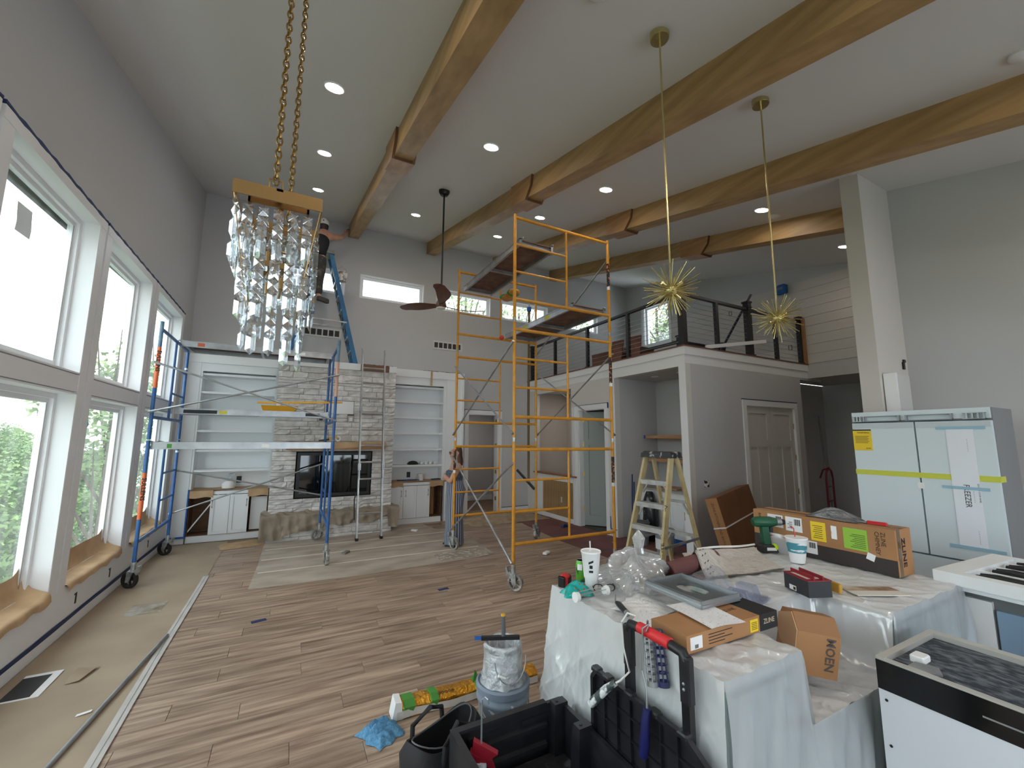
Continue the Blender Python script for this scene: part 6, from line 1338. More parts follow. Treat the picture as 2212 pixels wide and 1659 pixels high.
# photo booklet under the film
r = thing('photo_booklet', 'brown and white printed booklet lying flat on the island', 'booklet', (3.03, 1.26, CZ), math.radians(-28)); MB().box((-.15, -.07, 0), (.15, .07, .004)).build('pages', mat('booklet_white', (220, 216, 208), .5), r); MB().box((-.149, .0, .004), (.149, .069, .0046)).build('photo_print', mat('brown_photo', (126, 84, 60), .5, col2=(206, 190, 172), scale=7), r)
# ZLINE chimney box
r = thing('chimney_carton', 'long brown carton covered in white yellow and green labels', 'box', (3.47, 1.30, CZ), math.radians(-1)); BW_, BL_, BH_ = .21, .94, .29
MB().box((0, 0, .1), (BW_, BL_, BH_)).build('body', M_CARD, r); MB().box((-.0, 0, 0), (BW_, BL_, .1)).build('printed_base', mat('dark_brown_print', (52, 44, 42), .6), r); MB().box((0, -.0012, 0), (BW_, 0, .1)).build('end_face', M_CARD, r)
MB().box((.02, -.002, .0), (.06, 0, BH_)).build('clear_tape', film('box_tape', (200, 180, 150), .6, .1, .2, bump=0), r); MB().box((BW_*.4, .0, BH_), (BW_*.62, BL_, BH_+.001)).build('clear_tape', MATS['box_tape'], r)
M_LG = mat('lime_label', (150, 196, 66), .5); M_YL = mat('warning_yellow', (240, 206, 40), .5)
def lab(y0, y1, z0, z1, m, name='label', a=0.):
    o_ = MB().box((-.0025, 0, 0), (-.0004, y1-y0, z1-z0)).build(name, m, r); o_.location = (0, y0, z0); o_.rotation_euler = (a, 0, 0); return o_
L1 = lab(.70, .82, .175, .27, M_WHITE, 'shipping_label'); L2 = lab(.56, .68, .165, .27, M_WHITE, 'shipping_label'); L3 = lab(.465, .60, .03, .12, M_WHITE, 'shipping_label'); L4 = lab(.40, .50, .13, .265, M_YL, 'warning_label'); L5 = lab(.33, .365, .165, .255, mat('red_white_label', (206, 60, 60), .5, col2=(240, 240, 240), scale=3, lo=.4, hi=.42), 'fragile_label'); L6 = lab(.15, .29, .12, .26, M_LG, 'green_label'); L7 = lab(.125, .17, .065, .11, M_WHITE, 'tag_label', .3)
for (lo_, w_, h_) in ((L1, .12, .095), (L2, .12, .105), (L3, .135, .09)):
    bc = MB()
    for k in range(9): bc.box((-.0032, .012+k*.005, h_*.45), (-.0025, .0145+k*.005+(.0015 if k % 3 == 0 else 0), h_*.88))
    for k in range(4): bc.box((-.0032, .07, h_*.2+k*.014), (-.0025, w_-.015-.01*(k % 2), h_*.2+k*.014+.004))
    bc.build('barcode', M_BLACK, lo_)['kind'] = 'stuff'
bc = MB()
for k in range(7): bc.box((-.0032, .02+.004*(k % 2), .02+k*.014), (-.0025, .085-.006*(k % 3), .024+k*.014))
bc.build('label_print', mat('label_ink', (70, 62, 30), .6), L4)['kind'] = 'stuff'
bc = MB()
for k in range(8): bc.box((-.0032, .012, .015+k*.012), (-.0025, .10-.012*(k % 3), .019+k*.012))
bc.build('label_print', mat('green_ink', (70, 100, 30), .6), L6)['kind'] = 'stuff'
def txt_face(body, size, m_, y, z, down=True, parent=r, **k):
    R = Matrix(((0, 0, -1, 0), (-1, 0, 0, 0), (0, 1, 0, 0), (0, 0, 0, 1))); M4 = Matrix.Translation((-.0012, y, z)) @ R
    if down: M4 = M4 @ Matrix.Rotation(-PI/2, 4, 'Z')
    return text('lettering', body, size, m_, parent, (0, 0, 0), M=M4, **k)
M_INK = mat('dark_carton_ink', (58, 40, 30), .7)
txt_face('ZLINE', .034, M_INK, .075, .265); txt_face('CHIMNEY', .034, M_INK, .108, .265); txt_face('ZLINE', .018, M_INK, .172, .25, bold=.0005); txt_face('B41', .03, M_INK, .895, .265); txt_face('ZLINE', .05, M_CREAM, .895, .085, down=False)
text('lettering', 'ZLINE', .062, mat('carton_black_ink', (32, 26, 24), .7), r, (0, 0, 0), M=Matrix.Translation((.075, -.0022, .235)) @ Matrix(((1, 0, 0, 0), (0, 0, -1, 0), (0, 1, 0, 0), (0, 0, 0, 1))) @ Matrix.Rotation(-PI/2, 4, 'Z'), sx=1.1, bold=.001)
o = MB().grid(24, 16, lambda u, v: ((u-.5)*.14*(1+.2*math.sin(v*7)), (v-.5)*.30*(1+.15*math.sin(u*9)), .003+.062*math.sin(u*PI)**.7*math.sin(v*PI)**.8*(1+.3*math.sin(u*15+v*9)))).build('grey_bag', film('grey_poly_bag', (120, 124, 130), .12, .2, .18, bump=.8, bscale=16), None); o.location = (3.57, 1.68, CZ+BH_+.003); tag(o, 'crumpled grey plastic bag on top of the long carton', 'bag')
r2_ = thing('utility_knife', 'red handled utility knife on top of the long carton', 'knife', (3.585, 1.46, CZ+BH_+.002), math.radians(98)); MB().bbox((-.08, -.014, 0), (.03, .014, .02), .006).build('handle', mat('tool_red', (206, 34, 40), .35), r2_); MB().prism([(.03, -.01), (.1, -.008), (.115, .004), (.1, .012), (.03, .01)], 2, .004, .010).build('blade', M_STEEL, r2_)
# cordless drill
r = thing('cordless_drill', 'green and black cordless drill standing on its battery', 'drill', (3.37, 2.06, CZ), math.radians(62)); r.scale = (1.25,)*3; M_GRN = mat('drill_green', (20, 84, 58), .4)
MB().bbox((-.035, -.05, 0), (.035, .06, .045), .01).build('battery', M_BLACK, r); MB().box((-.0355, -.03, .012), (-.035, .03, .03)).build('battery_label', M_WHITE, r)
MB().loft([[(sx*.017, y_+dy, z_) for sx, dy in ((-1, -.02), (1, -.02), (1, .022), (-1, .022))] for y_, z_ in ((.01, .04), (.015, .09), (.02, .15))]).build('grip', M_GRN, r, True)
MB().tube([(0, .09, .175), (0, .07, .178), (0, -.02, .178), (0, -.055, .178)], .03, 14, True, [.022, .032, .033, .024]).build('motor_housing', M_GRN, r, True); MB().cyl((0, -.055, .178), (0, -.085, .178), .022, .022, 14).build('gear_case', M_STEEL, r); MB().cyl((0, -.085, .178), (0, -.125, .178), .02, .012, 14).build('chuck', M_BLACK, r); MB().cyl((0, -.125, .178), (0, -.185, .178), .003, n=6).build('bit', M_STEEL, r); MB().box((-.01, -.03, .1), (.01, -.01, .145)).build('trigger', M_BLACK, r)
# packaged item + teal cup
r = thing('blister_pack', 'clear bag of parts with yellow green round price dot', 'package', (3.40, 1.98, CZ), 0, rot=(0, math.radians(-12), 0)); MB().grid(8, 8, lambda u, v: (.02*math.sin(u*PI)*math.sin(v*PI)*-1, (u-.5)*.19, v*.15)).build('bag', film('pack_film', (230, 232, 236), .25, .12, .2, bump=.4), r, 'all'); MB().lathe([(.024, 0), (.024, .001)], n=20).xf(Matrix.Translation((-.018, .03, .05)) @ Matrix.Rotation(-PI/2, 4, 'Y')).build('price_dot', mat('fluor_dot', (206, 236, 30), .5), r); MB().box((-.006, -.09, .11), (-.002, .06, .135)).build('header_card', mat('header_red', (170, 40, 36), .5), r)
r = thing('foam_cup', 'white foam cup with teal wave print and red straw', 'cup', (3.26, 1.79, CZ)); r.scale = (1.4,)*3; MB().lathe([(.032, 0), (.048, .115), (.051, .118), (.051, .123), (.047, .123)], n=28).build('body', M_FOAM, r, True)
M_TEAL = mat('teal_wave_print', (70, 140, 156), .5, col2=(232, 236, 236), scale=9, stretch=(1, 1, 4), lo=.55, hi=.58); MB().lathe([(.0391, .05), (.0461, .1)], n=28, caps=False).build('wave_print', M_TEAL, r, True); MB().lathe([(.046, .116), (.02, .117)], n=20).build('drink', mat('iced_drink', (196, 190, 184), .1), r); MB().tube([(0, 0, .08), (.003, .01, .165), (-.01, .018, .172)], .003, 6).build('straw', mat('red_straw', (200, 40, 60), .4), r)
# MOEN box in the sink gap
r = thing('mailer_box', 'open brown mailer box tilted in the plastic lined sink gap', 'box', (2.30, 1.27, .71), 0, rot=(math.radians(4), math.radians(8), math.radians(-34))); W_, D_, H_ = .19, .17, .245
MB().box((-W_/2, -D_/2, 0), (W_/2, D_/2, H_-.05)).build('body', M_CARD, r)
MB().prism([(-D_/2, H_-.05), (D_/2, H_-.05), (D_/2-.02, H_-.005), (-D_/2+.06, H_+.015)], 0, -W_/2, W_/2).build('lid', mat('cardboard_shaded', (150, 108, 72), .75), r)
MB().prism([(-D_/2, .11), (-D_/2+.03, .07), (D_/2-.04, .09), (D_/2, .13), (D_/2, H_-.04), (-D_/2+.06, H_+.01), (-D_/2, H_-.05)], 0, -W_/2-.006, -W_/2-.001).build('side_flap', mat('cardboard_lit', (196, 152, 112), .75), r)  # same cardboard: lid darkened and flap paled by colour as shade and light
text('lettering', 'MOEN', .056, mat('moen_ink', (88, 78, 74), .7), r, (0, 0, 0), M=Matrix.Translation((W_/2-.06, -D_/2-.0015, .185)) @ Matrix(((1, 0, 0, 0), (0, 0, -1, 0), (0, 1, 0, 0), (0, 0, 0, 1))) @ Matrix.Rotation(-PI/2, 4, 'Z'), sx=.95, bold=.001)

# ================================================================ FOREGROUND TOOLS ON THE FLOOR
M_TB = mat('black_tool_plastic', (26, 27, 31), .38, col2=(38, 38, 42), scale=12, bump=.05, bscale=40)
tb = thing('rolling_toolbox', 'open black rolling toolbox with ribbed lid and telescoping red grip handle', 'toolbox', (0, 0, 0))
X0, X1, Y0, Y1, ZT = .74, 1.345, 1.12, 1.99, .46
b = MB(); th = .022; b.box((X0, Y0, .06), (X1, Y1, .09)); b.box((X0, Y1-th, .09), (X1, Y1, ZT)); b.box((X0, Y0, .09), (X1, Y0+th, ZT)); b.box((X0, Y0+th, .09), (X0+th, Y1-th, ZT)); b.box((X1-th, Y0+th, .09), (X1, Y1-th, ZT)); b.build('bin', M_TB, tb)
rb_ = MB()
for z_ in (.17, .26, .35):
    rb_.prism([(Y1-th, z_), (Y1-th-.018, z_+.012), (Y1-th-.018, z_+.03), (Y1-th, z_+.038)], 0, X0+.10, X1-.1)
for (xa, xb) in ((X0+.08, X0+.24), (X1-.24, X1-.08)): rb_.box((xa, Y1-th-.012, .405), (xb, Y1-th, .425))
rb_.build('wall_rib', M_TB, tb)
for (x_, y_) in ((X1-.05, Y1-.05), (X1-.05, 1.74)):
    MB().loft([[(x_-.045, y_-.04, .09), (x_+.05, y_-.04, .09), (x_+.05, y_+.04, .09), (x_-.045, y_+.04, .09)], [(x_-.03, y_-.03, ZT-.03), (x_+.05, y_-.03, ZT-.03), (x_+.05, y_+.03, ZT-.03), (x_-.03, y_+.03, ZT-.03)], [(x_-.025, y_-.025, ZT+.015), (x_+.05, y_-.025, ZT+.015), (x_+.05, y_+.025, ZT+.015), (x_-.025, y_+.025, ZT+.015)]]).build('corner_post', M_TB, tb); MB().cyl((x_, y_, ZT+.015), (x_, y_, ZT+.018), .008, n=10).build('socket_hole', M_BLACK, tb)
MB().box((X0, Y0, ZT), (X0+.03, Y1, ZT+.015)).box((X0+.03, Y1-.035, ZT), (X1-.1, Y1, ZT+.015)).build('bin_rim', M_TB, tb)
# lid, standing upright
xl = 1.352; yl0, yl1, zl0, zl1 = 1.06, 1.725, .36, .715
lidp = [(yl0, zl0), (yl1-.03, zl0), (yl1, zl0+.04), (yl1, zl1-.035), (yl1-.03, zl1), (yl0+.13, zl1), (yl0+.03, zl1-.06), (yl0, zl1-.16)]
ld = MB().prism(lidp, 0, xl+.02, xl+.03).build('lid', M_TB, tb)
rm = MB()
for k in range(len(lidp)):
    p, q = lidp[k], lidp[(k+1) % len(lidp)]; rm.beam((xl+.01, p[0], p[1]), (xl+.01, q[0], q[1]), .018, .022, up=(1, 0, 0))
rm.build('lid_rim', M_TB, ld)
rbm = MB()
for k in range(1, 8): rbm.box((xl+.004, yl0+k*.083, zl0+.02), (xl+.02, yl0+k*.083+.005, zl1-.02-(.06 if k == 1 else 0)))
for k in range(1, 4): rbm.box((xl+.006, yl0+.02, zl0+k*.088), (xl+.02, yl1-.02, zl0+k*.088+.005))
rbm.build('lid_rib', M_TB, ld)
for y_ in (1.2, 1.34, 1.48, 1.62, 1.70): MB().bbox((xl-.006, y_-.025, zl1-.004), (xl+.034, y_+.025, zl1+.014), .006).build('lid_latch', M_TB, ld)
hx = 1.392
for y_ in (1.20, 1.505):
    MB().box((hx-.014, y_-.018, .3), (hx+.014, y_+.018, .86)).build('handle_tube', mat('matte_black_tube', (24, 24, 27), .35), tb); MB().bbox((hx-.018, y_-.024, .82), (hx+.018, y_+.024, .985), .006).build('handle_bracket', M_TB, tb)
MB().tube([(hx, 1.505, .965), (hx, 1.49, .99), (hx, 1.35, 1.0), (hx, 1.215, .99), (hx, 1.2, .965)], .021, 12).build('handle_bar', M_TB, tb, True)
MB().cyl((hx-.004, 1.435, .999), (hx-.004, 1.27, .999), .0225, n=14).build('red_grip', mat('grip_red', (214, 44, 48), .5), tb, True)
for z_ in (.87, .89): MB().ball((hx-.019, 1.2, z_), .006, 8, 5).build('bolt', M_STEEL, tb)
# hanging rollers on the handle
def roller(name, label, pts, hand, hm, cage=None, cm=None):
    r_ = thing(name, label, 'paint roller', (0, 0, 0)); MB().tube(pts, .0045, 8).build('wire', cm or M_STEEL, r_, True); MB().tube(hand[0], .015, 12, True, hand[1]).build('handle', hm, r_, True)
    if cage:
        p, q, m_ = cage; p, q = Vector(p), Vector(q); d_ = (q-p).normalized(); a_ = d_.orthogonal().normalized(); b2 = d_.cross(a_); c_ = MB()
        for k in range(6):
            v_ = a_*math.cos(k*PI/3)*.019+b2*math.sin(k*PI/3)*.019; c_.tube([p+v_, q+v_], .0035, 5)
        for k in range(7): 
            o_ = p+(q-p)*k/6; c_.tube([o_+a_*math.cos(j*PI/4)*.0195+b2*math.sin(j*PI/4)*.0195 for j in range(9)], .0035, 5, False)
        c_.build('cage', m_, r_); MB().cyl(q, q+d_*.02, .023, n=14).build('end_cap', m_, r_); MB().cyl(p-d_*.01, p, .021, n=14).build('end_cap', m_, r_)
M_PSP = mat('paint_spattered_grip', (60, 70, 70), .5, col2=(216, 220, 220), scale=24, lo=.46, hi=.54); M_NAVY = mat('navy_grip', (26, 30, 86), .4)
roller('paint_roller', 'paint caked roller frame hooked over the toolbox handle', [(hx+.01, 1.47, 1.03), (hx-.01, 1.50, 1.035), (hx-.035, 1.51, 1.0), (hx-.04, 1.50, .9), (hx-.045, 1.46, .82), (hx-.06, 1.50, .77), (hx-.075, 1.53, .745)], ([(hx-.07, 1.52, .755), (hx-.09, 1.555, .72), (hx-.12, 1.60, .66), (hx-.13, 1.62, .635)], [.012, .017, .019, .017]), M_PSP, None, mat('white_caked_wire', (220, 220, 216), .6))
roller('paint_roller', 'navy handled roller frame with blue cage hooked on the red grip', [(hx-.03, 1.37, 1.01), (hx-.01, 1.375, 1.035), (hx-.035, 1.385, 1.02), (hx-.045, 1.385, .86), (hx-.05, 1.36, .80), (hx-.055, 1.355, .73)], ([(hx-.055, 1.355, .735), (hx-.06, 1.36, .69), (hx-.065, 1.365, .60), (hx-.068, 1.372, .555)], [.015, .018, .02, .017]), M_NAVY, ((hx+.03, 1.365, 1.0), (hx+.015, 1.33, .83), mat('navy_cage', (34, 36, 84), .35)))
roller('paint_roller', 'bare chrome roller cage hanging behind the toolbox handle', [(hx+.02, 1.41, 1.03), (hx+.025, 1.42, 1.0), (hx+.03, 1.42, .97)], ([(hx+.028, 1.425, .965), (hx+.03, 1.43, .95)], [.01, .01]), M_STEEL, ((hx+.032, 1.42, .96), (hx+.02, 1.395, .80), M_ALU))
# bin contents
r = thing('caulking_gun', 'dark red caulking gun standing in the black toolbox', 'caulking gun', (.85, 1.88, .10), 2.6); M_CG = mat('caulk_gun_red', (150, 26, 44), .45)
MB().cyl((0, 0, .30), (.0, .0, .52), .0042, n=8).tube([(0, 0, .51), (0, .0, .53), (-.014, 0, .54), (-.026, 0, .53), (-.028, 0, .51)], .0042, 8).build('plunger_rod', M_STEEL, r)
MB().prism([(-.075, .315), (.035, .365), (.04, .29), (.025, .26), (-.015, .275)], 1, -.014, .014).build('head', M_CG, r); MB().prism([(.0, .30), (.05, .32), (.07, .12), (.04, .12)], 1, -.018, .018).build('grip', M_CG, r); MB().prism([(-.05, .28), (-.02, .29), (-.08, .14), (-.1, .15)], 1, -.012, .012).build('trigger', M_CG, r)
MB().cyl((0, 0, 0), (0, 0, .28), .026, n=16).build('tube', mat('caulk_tube', (216, 220, 228), .4, col2=(60, 90, 150), scale=9, lo=.56, hi=.6), r)
r = thing('sanding_sponge', 'grey sanding sponge among tools in the black toolbox', 'sponge', (1.10, 1.60, .26), .5); MB().bbox((-.06, -.04, 0), (.06, .04, .07), .008).build('block', mat('grey_sponge', (176, 176, 174), .9, bump=.4, bscale=120), r)
r = thing('tape_roll', 'roll of tape with red core lying in the black toolbox', 'tape', (1.22, 1.60, .28), .3, rot=(PI/2.4, 0, .5)); MB().torus((0, 0, 0), .04, .02, 24, 8).build('tape_ring', mat('navy_tape', (30, 36, 70), .4), r, True); MB().cyl((0, 0, -.018), (0, 0, .024), .024, n=16).build('core', mat('core_red', (170, 40, 50), .5), r)
o = MB().box((X0+.03, Y0+.03, .092), (X1-.03, Y1-.05, .25)).build('tool_pile', mat('dark_tool_mass', (30, 30, 32), .6, col2=(80, 80, 84), scale=14, lo=.55, hi=.65, bump=.6, bscale=12)); tag(o, 'dark jumble of tools filling the bottom of the toolbox', 'tools'); o['kind'] = 'stuff'
# tool bag
tgb = thing('tool_bag', 'open black fabric tool bag beside the black toolbox', 'bag', (.80, 2.25, .004), math.radians(25)); M_NYL = mat('black_nylon', (30, 30, 33), .7, bump=.15, bscale=160)
rings = []
for (a, b_, z_) in ((.20, .10, 0), (.22, .12, .12), (.23, .13, .24), (.20, .10, .29), (.19, .09, .285), (.2, .1, .2), (.17, .08, .03)): rings.append([(a*math.copysign(abs(math.cos(t_))**.6, math.cos(t_)), b_*math.copysign(abs(math.sin(t_))**.6, math.sin(t_)), z_+(.05*abs(math.cos(t_))**2 if z_ > .2 else 0)) for t_ in [2*PI*k/28 for k in range(28)]])
MB().loft(rings).build('bag_body', M_NYL, tgb, True)
for s_ in (-1, 1): MB().tube([(-.11, s_*.11, .2), (-.10, s_*.12, .33), (0, s_*.10, .38), (.10, s_*.12, .33), (.11, s_*.11, .2)], .013, 8).build('carry_handle', M_NYL, tgb, True)
MB().tube([(.19*math.cos(t_), .09*math.sin(t_), .292+.05*abs(math.cos(t_))**2) for t_ in [2*PI*k/28 for k in range(29)]], .004, 5).build('zipper', mat('grey_zip', (90, 92, 96), .4), tgb)
MB().box((.05, -.135, .05), (.17, -.12, .18)).build('front_pocket', M_NYL, tgb)
o = MB().cyl((.0, 0, 0), (0, 0, .25), .03, n=14).build('caulk_cartridge', MATS['caulk_tube'], None, True); o.location = (.83, 2.22, .06); o.rotation_euler = (.3, .4, 0); tag(o, 'printed caulk cartridge sticking out of the tool bag', 'cartridge')
o = MB().grid(10, 6, lambda u, v: (.38+u*.34, 2.02+v*.2+u*.16, .006+.004*math.sin(u*9))).build('newspaper_sheet', mat('newsprint', (210, 208, 204), .8, col2=(160, 158, 156), scale=50, stretch=(1, 4, 1), lo=.55, hi=.6)); tag(o, 'printed paper sheet under the black tool bag', 'paper')
# foil roll
fo = thing('foil_insulation_roll', 'long gold foil wrapped bundle with green tape bands on the floor', 'foil bundle', (.73, 2.99, .003), math.radians(-2.4))
prof = [(-.055, 0), (.055, 0), (.062, .05), (.04, .088), (-.03, .092), (-.06, .06)]
rf = random.Random(9)
rings = [[(L_, q[0]*(1+rf.uniform(-.05, .05)), max(.0, q[1]*(1+rf.uniform(-.06, .06)))) for q in prof] for L_ in [k*.043 for k in range(25)]]
fb = MB(); fb.loft(rings); body = fb.build('foil', mat('gold_foil', (206, 140, 40), .3, .85, col2=(236, 176, 70), scale=60, bump=.6, bscale=70), fo)
MB().grid(24, 1, lambda u, v: (u*1.03, -.064-.002*math.sin(u*40), .004+v*.045+.006*math.sin(u*13))).build('white_edge', mat('silver_white_edge', (220, 220, 218), .35, .3), fo)
M_GT = mat('green_tape', (72, 140, 56), .6)
for (x_, w_) in ((.02, .07), (.2, .05), (.52, .05)): MB().loft([[(x_+d_+.006*k, q[0]*1.09, q[1]*1.07+.002) for k, q in enumerate(prof)] for d_ in (0, w_)]).build('tape_band', M_GT, fo)
MB().prism([(.53, .09), (.57, .09), (.56, .15), (.545, .17)], 1, -.02, -.016).build('tape_tail', M_GT, fo)
for k in range(5): MB().torus((.28+k*.024, -.045, .092), .010, .0018, 12, 5, 'z').build('printed_ring', M_BLACK, fo)
MB().prism([(-.03, .0), (.04, .0), (.03, .10), (-.01, .105)], 1, -.06, .055).build('end_cap', M_WHITE, fo)
crumple('microfiber_rag', .62, 2.86, .22, .24, .085, mat('blue_microfibre', (84, 140, 182), .95, col2=(110, 166, 204), scale=60, bump=.5, bscale=120), 'crumpled blue microfiber rag on the planks', 'rag', 14, .5, .004, 30)
crumple('yellow_bag', 1.14, 2.66, .2, .18, .08, film('yellow_poly', (226, 220, 90), .25, .2, .15, bump=.6), 'crumpled yellow plastic bag beside the grey bucket', 'bag', 17, .2, .004, 24)
# bucket with lined pail and taping knife
bk_ = bucket(1.22, 2.40, .37, .152, mat('spattered_grey_bucket', (136, 148, 164), .4, col2=(226, 228, 230), scale=14, lo=.62, hi=.66), 'grey spattered bucket with lid carrying the plastic lined pail', mat('grey_lid_blue', (128, 140, 156), .4), .004)
pz = .004+.37+.017
r = thing('lined_pail', 'white pail wrapped in clear liner on the grey bucket lid', 'pail', (1.215, 2.395, pz)); MB().lathe([(.085, 0), (.1, .19), (.104, .19), (.104, .205), (.098, .205), (.08, .01)], n=28).build('body', mat('white_pail', (232, 234, 236), .45), r, True); MB().lathe([(.1015, .165), (.1035, .188)], n=28, caps=False).build('dark_band', mat('band_dark', (50, 52, 54), .5), r, True)
rl2 = random.Random(6); MB().loft([[((q*(1+.06*math.sin(k*1.9)+.05*rl2.uniform(-1, 1)))*math.cos(2*PI*k/30), (q*(1+.06*math.sin(k*1.9)+.05*rl2.uniform(-1, 1)))*math.sin(2*PI*k/30), z_) for k in range(30)] for q, z_ in ((.135, .0), (.118, .04), (.112, .1), (.112, .16), (.111, .2), (.103, .212), (.095, .2), (.085, .1))], False).build('liner', film('pail_liner', (244, 246, 248), .45, .12, .2, haze=.7, scale=14, bump=.9, bscale=18), r, 'all')
MB().tube([(.1*math.cos(a), -.1-.02*math.sin(a), .15-.13*math.sin(a)) for a in [PI*k/10 for k in range(11)]], .0028, 5).build('bail_handle', M_STEEL, r); MB().cyl((-.09, -.125, .09), (-.05, -.13, .07), .008, n=8).build('bail_grip', M_WHITE, r)
r = thing('taping_knife', 'black bladed tool with grey grip laid across the pail rim', 'tool', (1.215, 2.395, pz+.2145), math.radians(-24)); MB().box((-.13, -.012, 0), (.10, .012, .02)).build('bar', M_BLACK, r); MB().box((-.17, -.009, .003), (-.10, .009, .018)).build('blue_end', M_TAPEB, r); MB().tube([(.0, 0, .015), (.004, .0, .05), (.0, .005, .13)], .012, 10, True, [.011, .013, .012]).build('grip', mat('grey_ribbed_grip', (92, 96, 102), .6), r, True); MB().cyl((0, .005, .13), (0, .006, .142), .0135, n=12).build('end_cap', mat('tool_yellow', (224, 170, 40), .4), r)
# ================================================================ PEOPLE
M_SKIN = mat('skin', (206, 158, 136), .55, col2=(194, 144, 122), scale=9); M_HAIR = mat('brown_hair', (66, 44, 34), .5, col2=(92, 62, 46), scale=30, stretch=(1, 1, .2))
def skin_body(name, nodes, edges, m, parent, root=0, sub=2, fat=1.12):
    me = bpy.data.meshes.new(name); me.from_pydata([n[:3] for n in nodes], edges, []); o = bpy.data.objects.new(name, me); COL.objects.link(o)
    md = o.modifiers.new('skin', 'SKIN'); md.use_smooth_shade = True
    for i, n in enumerate(nodes):
        sv = me.skin_vertices[0].data[i]; r_ = n[3]; k_ = 1.0 if (r_ if not isinstance(r_, tuple) else r_[0]) < .02 else fat; sv.radius = (r_[0]*k_, r_[1]*k_) if isinstance(r_, tuple) else (r_*k_, r_*k_); sv.use_root = (i == root)
    ms = o.modifiers.new('sub', 'SUBSURF'); ms.levels = sub; ms.render_levels = sub
    ev = o.evaluated_get(bpy.context.evaluated_depsgraph_get()); me2 = bpy.data.meshes.new_from_object(ev); me2.name = name
    bpy.data.objects.remove(o); me2.materials.clear(); me2.materials.append(m); me2.polygons.foreach_set('use_smooth', [True]*len(me2.polygons))
    return mkobj(name, me2, parent)
def ell(cx, cy, z, a, b_, n=28, ph=0., flute=0., nf=7): return [(cx+a*math.cos(t_)*(1+flute*math.sin(nf*t_+ph)), cy+b_*math.sin(t_)*(1+flute*math.sin(nf*t_+ph)), z) for t_ in [2*PI*k/n for k in range(n)]]
def hand(nodes, edges, wrist_i, wr_, dirv, side, curl=.4):
    """palm and five short finger chains continuing from a wrist vertex; dirv forward, side lateral unit vectors"""
    wr_, d_, s_ = Vector(wr_), Vector(dirv).normalized(), Vector(side).normalized(); up = d_.cross(s_)
    k0 = len(nodes); p = wr_+d_*.05; nodes.append((*p, (.030, .016))); edges.append((wrist_i, k0))
    for j, (off, L_) in enumerate(((-.026, .062), (-.009, .074), (.009, .070), (.025, .056))):
        b0 = wr_+d_*.085+s_*off; b1 = b0+d_*L_*.5-up*L_*curl*.25; b2 = b1+d_*L_*.4-up*L_*curl*.6
        i = len(nodes); nodes += [(*b0, .0105), (*b1, .009), (*b2, .0075)]; edges += [(k0, i), (i, i+1), (i+1, i+2)]
    t0 = wr_+d_*.035-s_*.035; t1 = t0+d_*.03-s_*.022-up*.01; i = len(nodes); nodes += [(*t0, .012), (*t1, .009)]; edges += [(k0, i), (i, i+1)]
# ---- woman watching, facing -x, arms crossed
wm = thing('person', 'woman with brown hair and glasses in a blue patterned strapless jumpsuit, arms crossed, looking up', 'person', (2.60, 7.02, .008), 0)
# local frame: +X is to her front (rotated to world -x); build facing +X then turn
wm.rotation_euler = (0, 0, math.radians(172))
N = []; E_ = []
def nd(*a): N.append(a); return len(N)-1
pel = nd(0, 0, .90, (.13, .15)); sp1 = nd(.0, 0, 1.06, (.115, .13)); chs = nd(-.01, 0, 1.22, (.115, .15)); shc = nd(-.02, 0, 1.335, (.075, .11)); nk = nd(-.005, 0, 1.41, .052); hd0 = nd(.02, 0, 1.475, (.088, .072)); hd1 = nd(.008, 0, 1.54, (.112, .092)); hd2 = nd(-.015, 0, 1.60, (.09, .078))
E_ += [(pel, sp1), (sp1, chs), (chs, shc), (shc, nk), (nk, hd0), (hd0, hd1), (hd1, hd2)]
for s_ in (-1, 1):
    hp = nd(0, s_*.085, .84, .085); kn = nd(.02, s_*.09, .47, .06); an = nd(-.01, s_*.095, .09, .04); toe = nd(.11, s_*.10, .035, .035); E_ += [(pel, hp), (hp, kn), (kn, an), (an, toe)]
    sh_ = nd(-.02, s_*.165, 1.315, .055); elb = nd(.115, s_*.19, 1.07, .048); wr1 = nd(.185, s_*.03, 1.13+.02*s_, .034); E_ += [(shc, sh_), (sh_, elb), (elb, wr1)]
    hand(N, E_, wr1, N[wr1][:3], (-.25, -s_*1, .12), (0, 0, 1) if s_ > 0 else (0, 0, -1), .5)
body = skin_body('body', N, E_, M_SKIN, wm)
# face details: nose, lips, eyes
fm_ = MB(); fm_.ball((.098, 0, 1.528), .013, 8, 6, (1.3, .8, 1.2)); fm_.build('nose', M_SKIN, wm, True); MB().ball((.09, 0, 1.49), .014, 10, 6, (.6, 1.3, .5)).build('lips', mat('lips', (170, 96, 88), .5), wm, True)
for s_ in (-1, 1):
    MB().ball((.083, s_*.03, 1.545), .009, 8, 6).build('eye', mat('eye_dark', (40, 30, 26), .2), wm, True); MB().ball((.0, s_*.078, 1.52), .018, 8, 6, (.9, .4, 1.4)).build('ear', M_SKIN, wm, True)
g = MB()
for s_ in (-1, 1): g.torus((.102, s_*.034, 1.545), .024, .003, 18, 5, 'x'); g.tube([(.100, s_*.06, 1.548), (.04, s_*.078, 1.55), (-.02, s_*.078, 1.54)], .003, 5)
g.tube([(.105, -.01, 1.548), (.105, .01, 1.548)], .003, 5); g.build('eyeglasses', M_BLACK, wm)
hr = MB(); hr.loft([ell(-.03, 0, 1.36, .055, .085), ell(-.055, 0, 1.33, .07, .10), ell(-.06, 0, 1.40, .075, .105), ell(-.045, 0, 1.48, .078, .098), ell(-.035, 0, 1.56, .085, .09), ell(-.035, 0, 1.61, .078, .078), ell(-.045, 0, 1.645, .055, .055), ell(-.05, 0, 1.66, .02, .02)]); hr.build('hair', M_HAIR, wm, True)
